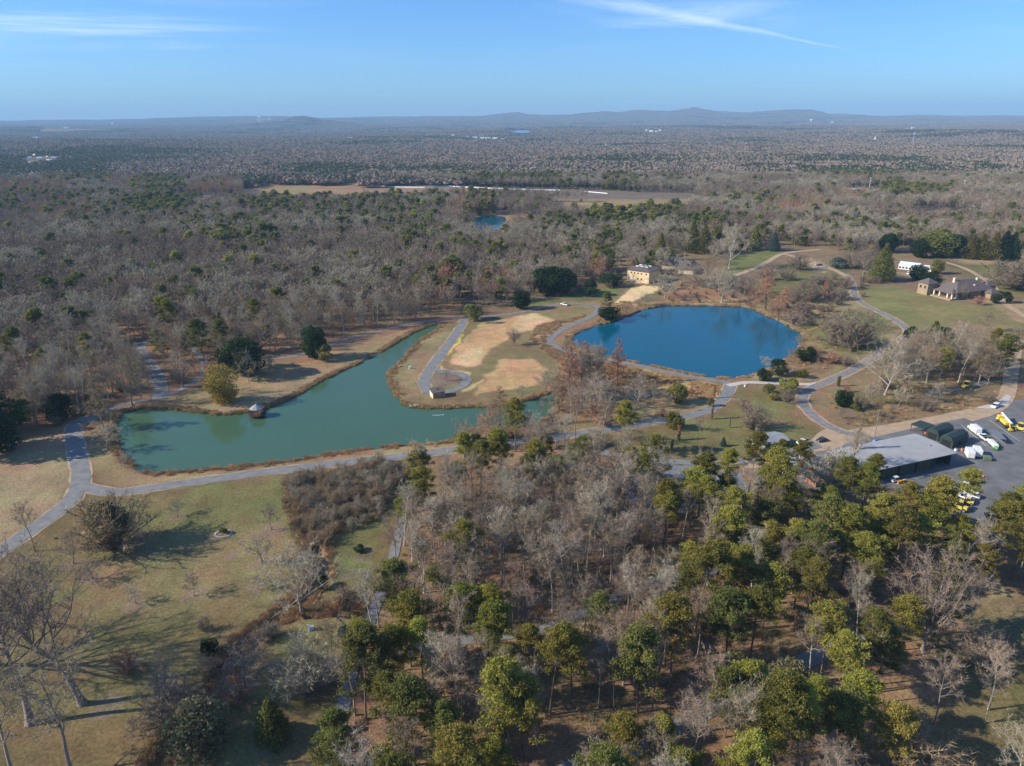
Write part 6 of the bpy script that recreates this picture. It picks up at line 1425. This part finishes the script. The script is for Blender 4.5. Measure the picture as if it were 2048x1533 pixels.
for wname, spc, pe, poly in WOODS:
    pw = PP(poly); py_ = [q[1] for q in pw]
    X, Y = scatter_in(spc, max(56, min(py_)), min(1420, max(py_)))
    k = sdist(X, Y, pw, 5.0) > 0; X, Y = X[k], Y[k]
    k = usable(X, Y); X, Y = X[k], Y[k]
    # nothing of the photograph shows trees far outside its frame; keep what can throw a shadow or show its crown
    px, py = proj(X, Y, 0); k = (px > -260) & (px < 2190) & (py < 1860); X, Y, px, py = X[k], Y[k], px[k], py[k]
    p = pe + (fnoise(X / 60, Y / 60, 51, 2) > .60) * pe * 1.2
    for cx, cy, rx, ry, pr in STANDS:
        q = ((px - cx) / rx) ** 2 + ((py - cy) / ry) ** 2 < 1; p = np.where(q, np.maximum(p, pr * (.54 if wname == 'block' else 1)), p)
    for cx, cy, rx, ry in BARES:
        q = ((px - cx) / rx) ** 2 + ((py - cy) / ry) ** 2 < 1; p = np.where(q, .05, p)
    e = rng.uniform(0, 1, len(X)) < p
    if wname == 'garden':
        keep = (fnoise(X / 28, Y / 28, 77, 2) > .22); X, Y, e, px, py = X[keep], Y[keep], e[keep], px[keep], py[keep]
    for i in range(len(X)): trees.append((X[i], Y[i], bool(e[i]), wname, px[i], py[i], rng.uniform(0, 1), rng.uniform(.74, 1.18)))
# the bare stands of the lower wood are closer set than the pines
X, Y = scatter_in(5.6, 100, 262); px, py = proj(X, Y, 0); k = np.zeros(len(X), bool)
for cx, cy, rx, ry in BARES: k |= ((px - cx) / rx) ** 2 + ((py - cy) / ry) ** 2 < 1
X, Y, px, py = X[k], Y[k], px[k], py[k]; k = usable(X, Y); X, Y, px, py = X[k], Y[k], px[k], py[k]
k = rng.uniform(0, 1, len(X)) < .62
for i in np.nonzero(k)[0]: trees.append((X[i], Y[i], False, 'block', px[i], py[i], rng.uniform(0, 1), rng.uniform(.72, 1.08)))
# slender bare trees standing between the pines
bw = PP(WOODS[0][3]); X, Y = scatter_in(8.5, 60, 262); k = sdist(X, Y, bw, 5.0) > 0; X, Y = X[k], Y[k]; k = usable(X, Y); X, Y = X[k], Y[k]; px, py = proj(X, Y, 0)
k = (px > -100) & (px < 2150) & (py < 1800) & (rng.uniform(0, 1, len(X)) < .22)
for i in np.nonzero(k)[0]: trees.append((X[i], Y[i], False, 'block', px[i], py[i], rng.uniform(0, 1), rng.uniform(.85, 1.2)))
trees.sort(key=lambda t: math.hypot(t[0], t[1]))

WORD = {'lowright': 'shaded lawn at the lower right', 'block': 'lower wood', 'west': 'grey wood left of the green lake', 'roadside': 'strip along the gravel road', 'yardwood': 'wood at the right edge beside the yard', 'thicket_edge': 'cypress grove', 'copse': 'row above the yard'}
def where(t):
    x, y, e, z, px, py = t[:6]
    if z == 'block':
        if py < 1010: v = 'in the top strip of the lower wood'
        elif py < 1110: v = 'in the lower wood, upper part'
        elif py < 1230: v = 'in the middle of the lower wood'
        elif py < 1380: v = 'in the lower wood, lower part'
        else: v = 'along the bottom of the lower wood'
        h = 'near its left path' if px < 900 else 'left of its centre' if px < 1150 else 'at its centre' if px < 1400 else 'right of its centre' if px < 1700 else 'at its right end'
        return v + ', ' + h
    if z == 'west': return 'in the grey wood beyond the green lake'
    return 'in the ' + WORD.get(z, 'garden wood')
CAP = 300
n_bare = sum(1 for o in COL.objects if o.get('category') == 'bare tree'); n_pine = sum(1 for o in COL.objects if o.get('category') == 'pine tree')
rest = {}
def rest_add(key, x, y, z, rot, s): rest.setdefault(key, []).append((x, y, z, rot, s))
for t in trees:
    x, y, e, z, px, py, u, s = t; d = math.hypot(x, y)
    inview = -40 < px < 2090 and py < 1800
    if d < 330 and z in ('block', 'west', 'roadside', 'yardwood', 'thicket_edge', 'copse', 'lowright') and inview:
        if e and n_pine < CAP:
            pr = ('pine_0', 'pine_1', 'pine_2', 'pine_3', 'pine_4', 'pine_dark_0', 'pine_dark_1', 'pine_olive_0')[int(u * 8)]; n_pine += 1
            tone = {'pine_dark_0': 'dull green', 'pine_dark_1': 'dull green bushy', 'pine_olive_0': 'olive green'}.get(pr, 'bright green')
            lb = '%s pine %s' % (tone, where(t)); sc = s * (1.0 if py > 1010 else .92)
            plant(pr, (x, y, 0), PROTO[pr].h * sc * .93, lb, 'pine_tree', 'pine tree', '%s pines %s' % (tone, where(t)), 1.12)
            continue
        if not e and n_bare < CAP:
            pr = ('bare_forest_0', 'bare_forest_1', 'bare_forest_2', 'bare_forest_3', 'bare_forest_4')[int(u * 5)]; n_bare += 1
            tone = {'bare_forest_2': 'pale', 'bare_forest_4': 'pale-trunked', 'bare_forest_3': 'purplish'}.get(pr, 'grey')
            lb = '%s bare tree %s' % (tone, where(t))
            plant(pr, (x, y, 0), PROTO[pr].h * s * .88, lb, 'bare_tree', 'bare tree', '%s bare trees %s' % (tone, where(t)), 1.0)
            continue
    zl = float(land(np.array([x]), np.array([y]))[0]) - .1
    if d < 430:
        key = ('pine_%d' % int(u * 4) if u < .7 else 'pine_dark_%d' % (int(u * 20) % 2)) if e else 'bare_forest_%d' % int(u * 5)
        sc = s * .9
        if not e and z in ('garden', 'copse', 'east', 'west') and u > .6: key = 'bare_open_%d' % (int(u * 30) % 3)
    else:
        if e: key = 'far_pine_%d' % int(u * 3) if (u * 7 % 1) < .72 else 'far_leafy_%d' % int(u * 2)
        else: key = 'far_bare_%d' % int(u * 4) if (u * 13 % 1) < .90 else 'far_bare_%d' % (4 + int(u * 2))
        sc = s * (.95 if not e else .9)
        if z == 'garden': sc *= .86
    if not e and d > 330:
        if any(((px - cx) / rx) ** 2 + ((py - cy) / ry) ** 2 < 1 for cx, cy, rx, ry in RUST) and (u * 17 % 1) < .6: key = 'far_bare_%d' % (4 + int(u * 31) % 2)
        elif key.startswith('far_bare'):
            tone = float(vnoise(np.array([x / 55.0]), np.array([y / 55.0]), 88)[0]) + (u * 5 % 1) * .35 - .17
            key = 'far_bare_%d' % (2 if tone > .72 else 3 if tone < .25 else int(u * 97) % 2)
    rest_add(key, x, y, zl, rng.uniform(0, 6.28), sc)

def gn_scatter(name, label, cat, items):
    """items: list of (source object, array of x y z rot scale); ONE object that instances the sources on its points"""
    pts = np.concatenate([np.asarray(a) for _, a in items]); which = np.concatenate([np.full(len(a), i) for i, (_, a) in enumerate(items)])
    me = bpy.data.meshes.new(name); me.vertices.add(len(pts)); me.vertices.foreach_set('co', pts[:, :3].astype(np.float32).ravel())
    for nm, v in (('rot', pts[:, 3]), ('sca', pts[:, 4])):
        a = me.attributes.new(nm, 'FLOAT', 'POINT'); a.data.foreach_set('value', v.astype(np.float32))
    a = me.attributes.new('which', 'INT', 'POINT'); a.data.foreach_set('value', which.astype(np.int32))
    o = bpy.data.objects.new(name, me); COL.objects.link(o)
    ng = bpy.data.node_groups.new(name, 'GeometryNodeTree')
    ng.interface.new_socket('Geometry', in_out='INPUT', socket_type='NodeSocketGeometry'); ng.interface.new_socket('Geometry', in_out='OUTPUT', socket_type='NodeSocketGeometry')
    n, l = ng.nodes, ng.links; gi = n.new('NodeGroupInput'); go = n.new('NodeGroupOutput'); join = n.new('GeometryNodeJoinGeometry'); l.new(join.outputs[0], go.inputs[0])
    def named(t, nm):
        q = n.new('GeometryNodeInputNamedAttribute'); q.data_type = t; q.inputs[0].default_value = nm; return q.outputs['Attribute']
    rot, sca, wh = named('FLOAT', 'rot'), named('FLOAT', 'sca'), named('INT', 'which')
    cx = n.new('ShaderNodeCombineXYZ'); l.new(rot, cx.inputs[2])
    for i, (src, _) in enumerate(items):
        oi = n.new('GeometryNodeObjectInfo'); oi.inputs[0].default_value = src; oi.inputs['As Instance'].default_value = True
        cmp_ = n.new('FunctionNodeCompare'); cmp_.data_type = 'INT'; cmp_.operation = 'EQUAL'; l.new(wh, cmp_.inputs[2]); cmp_.inputs[3].default_value = i
        ip = n.new('GeometryNodeInstanceOnPoints'); l.new(gi.outputs[0], ip.inputs['Points']); l.new(cmp_.outputs[0], ip.inputs['Selection']); l.new(oi.outputs['Geometry'], ip.inputs['Instance'])
        l.new(cx.outputs[0], ip.inputs['Rotation']); l.new(sca, ip.inputs['Scale']); l.new(ip.outputs[0], join.inputs[0])
    md = o.modifiers.new('scatter', 'NODES'); md.node_group = ng
    return tag(o, label, cat, kind='stuff')
bare_items = [(both(PROTO[k]), v) for k, v in rest.items() if 'bare' in k]; pine_items = [(both(PROTO[k]), v) for k, v in rest.items() if 'bare' not in k]
gn_scatter('bare_woodland', 'grey bare winter woods spreading beyond the lakes to the middle distance', 'woods', bare_items)
gn_scatter('evergreen_woodland', 'dark green pines and evergreens scattered through the middle distance woods', 'woods', pine_items)
print('trees', len(trees), 'near bare', n_bare, 'near pine', n_pine, 'rest', sum(len(v) for v in rest.values()))

# ---------------------------------------------------------------- distant woods: patches of many small trees
def patch(name, seed, size, n, pe, tan=0.1):
    r = np.random.default_rng(seed); V, F, T, M = [], [], [], []; o = 0
    for i in range(n):
        cx, cy = r.uniform(-.5, .5, 2) * size; ev = r.uniform() < pe; h = r.uniform(12, 19) if not ev else r.uniform(13, 22); w = r.uniform(3.6, 6.2) if not ev else r.uniform(2.4, 4.0)
        k = 34 if not ev else 30; u = rdir(r, k); u[:, 2] = np.abs(u[:, 2]) * .9 - .25
        rad = r.uniform(.55, 1.0, k)[:, None]
        C = np.array([cx, cy, h * .62]) + u * rad * np.array([w, w, h * .40])
        v, f = leaves(C, 3.0 if not ev else 2.9, r, 1.0 if ev else 1.5); V.append(v); F.append(f + o); o += len(v)
        T.append(r.uniform(0, 1, k) * .6 + r.uniform() * .4); m = 0 if not ev else 1
        if not ev and r.uniform() < tan: m = 2
        M.append(np.full(k, m))
    me = mesh_np(name, np.concatenate(V), np.concatenate(F), ['far_grey', 'far_green', 'far_tan'], np.concatenate(T), np.concatenate(M))
    return bpy.data.objects.new(name, me)
mat('far_grey', (0.30, 0.232, 0.175), 0.95, obj_var=0.08, tint=0.12); mat('far_green', (0.085, 0.105, 0.048), 0.9, obj_var=0.15, tint=0.4); mat('far_tan', (0.30, 0.205, 0.135), 0.95, obj_var=0.12, tint=0.3)
patches = [patch('woodland_patch_%d' % i, 400 + i, 62, 74, pe, tn) for i, (pe, tn) in enumerate(((.02, .08), (.05, .15), (.16, .12), (.50, .08), (.75, .03)))]
FARFIELDS = [[(20,322),(60,318),(125,318),(130,328),(60,334)], [(75,264),(230,262),(235,267),(80,269)], [(1500,300),(1560,299),(1565,302),(1500,303)]]
items = [[] for _ in patches]
HOUSES = [q for g_, p_, l_ in CL for q in p_] + [(1044, 268), (1030, 269), (1058, 269), (126, 281), (1712, 387), (1750, 283), (1940, 333), (1960, 332), (2038, 339), (213, 331)]
y = 1330.0
while y < 15000:
    step = 46 if y < 3500 else 60 if y < 7000 else 95
    sc = 1.0 if y < 3500 else 1.15 if y < 7000 else 1.5
    xs = np.arange(-y * .80 - 100, y * .80 + 100, step * .95); X = xs + rng.uniform(-.3, .3, len(xs)) * step; Y = np.full(len(xs), y) + rng.uniform(-.3, .3, len(xs)) * step
    px, py = proj(X, Y, 0); ok = np.ones(len(X), bool)
    for c in CLEAR[:2] + FARFIELDS: ok &= sdist(X, Y, PP(c), 60.0) < -25
    for L in FAR_PONDS: ok &= sdist(X, Y, L, 120.0) < -90
    ok &= ldist(X, Y, R_FAR[0], 60) > 38
    for hx, hy in HOUSES: ok &= ~((np.abs(px - hx) < 9) & (py - hy > -1.2) & (py - hy < 3.2))
    openf = fnoise(X / 230, Y / 200, 91, 2); ok &= openf < .78
    g = fnoise(X / 620 + 5, Y / 330, 61, 3); g2 = rng.uniform(0, 1, len(X)); nz = land(X, Y)
    for i in np.nonzero(ok)[0]:
        pe = 0
        for cx, cy, rx, ry, pr in STANDS:
            if cy < 380 and ((px[i] - cx) / rx) ** 2 + ((py[i] - cy) / ry) ** 2 < 1: pe = max(pe, pr)
        if g2[i] < pe or g[i] > .67: k = 3 if rng.uniform() < .5 else 4
        elif g[i] > .59: k = 2
        else: k = 0 if rng.uniform() < .6 else 1
        items[k].append((X[i], Y[i], nz[i] - 2.0, rng.integers(0, 4) * math.pi / 2, sc * rng.uniform(.9, 1.08)))
    y += step * .92
gn_scatter('distant_woodland', 'brown and dark green woods reaching to the hazy horizon', 'woods', [(p, v) for p, v in zip(patches, items) if v])
print('patches', sum(len(v) for v in items))

# ---------------------------------------------------------------- bank grass, thicket, scrub, litter: uncountable
def tuft(name, seed, n, h, w, ln, m, spread=.5, bw=.07):
    r = np.random.default_rng(seed); b = np.c_[r.normal(size=(n, 2)) * spread * w, np.zeros(n)]; d = rdir(r, n) * .6; d[:, 2] = 1; d /= np.linalg.norm(d, axis=1)[:, None]
    V, F = slivers(b, d, ln * r.uniform(.5, 1.2, n), bw, r); return bpy.data.objects.new(name, mesh_np(name, V, F, [m], r.uniform(0, 1, n)))
tufts = [tuft('tuft_0', 1, 130, 1, 1.0, 1.1, 'grass_dry', bw=.12), tuft('tuft_1', 2, 130, 1, 1.0, 1.0, 'grass_gold', bw=.12), tuft('tuft_2', 3, 150, 1, 1.1, 1.4, 'brush_brown', bw=.08), tuft('tuft_3', 4, 110, 1, 1.1, 1.0, 'leaf_olive', bw=.08)]
def along(poly, d0, d1, step, closed=True):
    p = np.array(poly); q = np.vstack([p, p[:1]]) if closed else p; s = np.r_[0, np.cumsum(np.hypot(*np.diff(q, axis=0).T))]; n = int(s[-1] / step); t = np.sort(rng.uniform(0, s[-1], n))
    c = np.stack([np.interp(t, s, q[:, 0]), np.interp(t, s, q[:, 1])], 1); dr = np.stack([np.interp(t + .5, s, q[:, 0]), np.interp(t + .5, s, q[:, 1])], 1) - c
    nr = np.stack([dr[:, 1], -dr[:, 0]], 1); nr /= np.linalg.norm(nr, axis=1)[:, None] + 1e-9
    area = np.sum(p[:, 0] * np.roll(p[:, 1], -1) - np.roll(p[:, 0], -1) * p[:, 1]) if closed else 1
    return c + nr * rng.uniform(d0, d1, n)[:, None] * (1 if area > 0 else -1)
it = [[], [], [], []]
def put(pts, mix, s0, s1, z=0.0, clump=0.0):
    for x, y in pts:
        if clump and vnoise(np.array([x / 5.0]), np.array([y / 5.0]), 13)[0] < clump: continue
        it[int(rng.choice(4, p=mix))].append((x, y, z, rng.uniform(0, 6.28), rng.uniform(s0, s1)))
put(along(LAKE_G, -.3, 1.6, .36), (.35, .35, .2, .1), .35, 1.15, -.35, .22)
put(along(LAKE_G, 1.2, 3.4, .8), (.6, .3, .05, .05), .35, .8, -.1, .35)
put(along(LAKE_B, -.2, 1.5, .34), (.4, .4, .1, .1), .3, 1.0, -.35, .25)
put(along(LAKE_B, 1.2, 3.2, .8), (.4, .4, .15, .05), .4, .8, -.1, .35)
put(along(CREEK, -4.0, -1.6, .3, False), (.4, .35, .2, .05), .4, 1.0, -.3, .25); put(along(CREEK, 1.6, 4.0, .3, False), (.3, .3, .35, .05), .4, 1.1, -.3, .25)
put(along(CREEK2, -3.4, 3.0, .25, False), (.35, .3, .35, 0), .5, 1.1, -.5)
def fill(poly, dens, mix, s0, s1, clump=0.0, z=0.0):
    w = np.array(PP(poly)); n = int((w[:, 0].max() - w[:, 0].min()) * (w[:, 1].max() - w[:, 1].min()) * dens)
    x = rng.uniform(w[:, 0].min(), w[:, 0].max(), n); y = rng.uniform(w[:, 1].min(), w[:, 1].max(), n); k = sdist(x, y, PP(poly), 5.0) > 0
    x, y = x[k], y[k]; ok = np.ones(len(x), bool)
    for p, wd in blocked_lines[:-1]: ok &= ldist(x, y, p, 20.0) > wd / 2 + .4
    for L in (LAKE_G, LAKE_B): ok &= sdist(x, y, L, 20.0) < -.2
    put(list(zip(x[ok], y[ok])), mix, s0, s1, z, clump)
fill([(1150,715),(1300,742),(1435,772),(1445,795),(1400,800),(1320,785),(1250,768),(1170,745)], 1.2, (.35, .6, .0, .05), .35, .8, .25)
fill([(1075,650),(1130,640),(1180,628),(1105,662),(1098,690),(1150,712),(1130,735),(1090,705),(1060,680)], 1.0, (.5, .15, .3, .05), .4, .9, .2)
fill([(575,960),(640,950),(760,925),(800,930),(770,990),(720,1030),(660,1085),(625,1090),(590,1030)], .9, (.2, .1, .65, .05), .7, 1.4)
fill([(1240,600),(1310,612),(1290,622),(1250,632),(1225,640),(1200,650),(1190,642),(1215,625)], .8, (.4, .2, .3, .1), .4, .9, .3)
fill([(1310,606),(1520,600),(1510,616),(1310,612)], .5, (.6, .2, .2, 0), .4, .8, .45)
fill([(1495,615),(1560,590),(1640,600),(1700,650),(1650,740),(1560,760),(1600,700),(1608,671)], .16, (.45, .1, .35, .1), .5, 1.0, .5)
fill([(1640,790),(1780,760),(2000,770),(1990,810),(1790,845),(1700,855)], .18, (.35, .1, .45, .1), .5, 1.0, .5)
fill([(830,1010),(1200,940),(1760,1010),(1900,1150),(1700,1400),(900,1500),(720,1450)], .10, (.35, 0, .55, .1), .6, 1.2, .4)
gn_scatter('bank_grass', 'orange brown dry grass and scrub fringing the lakes, dam and creek', 'dry grass', [(t, v) for t, v in zip(tufts, it) if v])
# the thicket beside the creek and undergrowth
th = [[], [], []]
w = PP([(590,965),(640,952),(760,928),(815,938),(790,985),(740,1025),(690,1062),(650,1092),(622,1080),(595,1030)])
X, Y = scatter_in(3.7, 150, 240); k = sdist(X, Y, w, 12.0) > (fnoise(X / 7, Y / 7, 66, 2) - .55) * 12
for x, y in zip(X[k], Y[k]): th[int(rng.integers(0, 3))].append((x, y, 0, rng.uniform(0, 6), rng.uniform(.45, .9)))
for poly, spc, s0, s1 in (([(430,1330),(520,1260),(560,1240),(640,1215),(640,1232),(560,1262),(500,1310),(450,1400),(360,1500),(300,1540),(330,1460)], 6.5, .4, .75), ([(560,1225),(600,1150),(640,1090),(655,1130),(620,1200)], 6.5, .4, .7),
                         ([(940,880),(1060,862),(1100,868),(1100,885),(960,905)], 4.5, .5, .9), ([(1480,980),(1640,990),(1860,1060),(1800,1120),(1500,1060)], 7, .5, .8), ([(-100,830),(140,800),(330,760),(400,735),(380,760),(250,800),(120,850),(-100,880)], 8, .5, .9)):
    ww = PP(poly); ys_ = [q[1] for q in ww]; X, Y = scatter_in(spc, min(ys_), max(ys_)); k = (sdist(X, Y, ww, 5.0) > 0) & usable(X, Y, .6)
    for x, y in zip(X[k], Y[k]): th[int(rng.integers(0, 3))].append((x, y, 0, rng.uniform(0, 6), rng.uniform(s0, s1)))
gn_scatter('thicket', 'tangled brown leafless thicket and undergrowth beside the creek', 'thicket', [(both(PROTO[n_]), v) for n_, v in zip(('bush_pale', 'bush_1', 'bush_tan'), th)])
# loose garden shrubs of the slopes beyond the pond
sg = [[], [], [], []]
for poly, spc in (([(1560,590),(1700,560),(1700,650),(1640,700),(1620,660),(1560,610)], 10), ([(1310,575),(1480,560),(1520,590),(1480,605),(1320,606)], 9), ([(1600,520),(1760,510),(1780,560),(1700,590),(1600,580)], 9), ([(1640,790),(1760,760),(1960,770),(1930,810),(1720,850)], 12), ([(1040,560),(1240,540),(1240,575),(1100,600)], 12), ([(1060,390),(1400,400),(1400,430),(1240,440),(1120,430)], 26)):
    ww = PP(poly); ys_ = [q[1] for q in ww]; X, Y = scatter_in(spc, min(ys_), max(ys_)); k = (sdist(X, Y, ww, 5.0) > 0); X, Y = X[k], Y[k]; k = usable(X, Y, 1.5) if True else k
    for x, y in zip(X[k], Y[k]): sg[int(rng.choice(4, p=(.45, .25, .2, .1)))].append((x, y, 0, rng.uniform(0, 6), rng.uniform(.5, 1.0)))
gn_scatter('garden_shrubbery', 'low purple and brown bare shrubs dotted over the garden slopes', 'shrubbery', [(both(PROTO[n_]), v) for n_, v in zip(('bush_0', 'bush_big', 'bush_russet', 'shrub_mid'), sg)])
# ---------------------------------------------------------------- haze
def haze():
    mb = MB(); mb.box((0, 12200, -62), (62000, 29800, 62 + 520)); o = mb.build('haze', 'paint_white')
    m = bpy.data.materials.new('haze'); m.use_nodes = True; n, l = m.node_tree.nodes, m.node_tree.links; n.clear()
    out = n.new('ShaderNodeOutputMaterial'); v = n.new('ShaderNodeVolumePrincipled'); v.inputs['Density'].default_value = HAZE
    v.inputs['Color'].default_value = (0.46, 0.74, 1.0, 1); v.inputs['Anisotropy'].default_value = 0.0
    l.new(v.outputs[0], out.inputs['Volume']); o.data.materials.clear(); o.data.materials.append(m)
    tag(o, kind='stuff')
HAZE = 7.2e-5
haze()
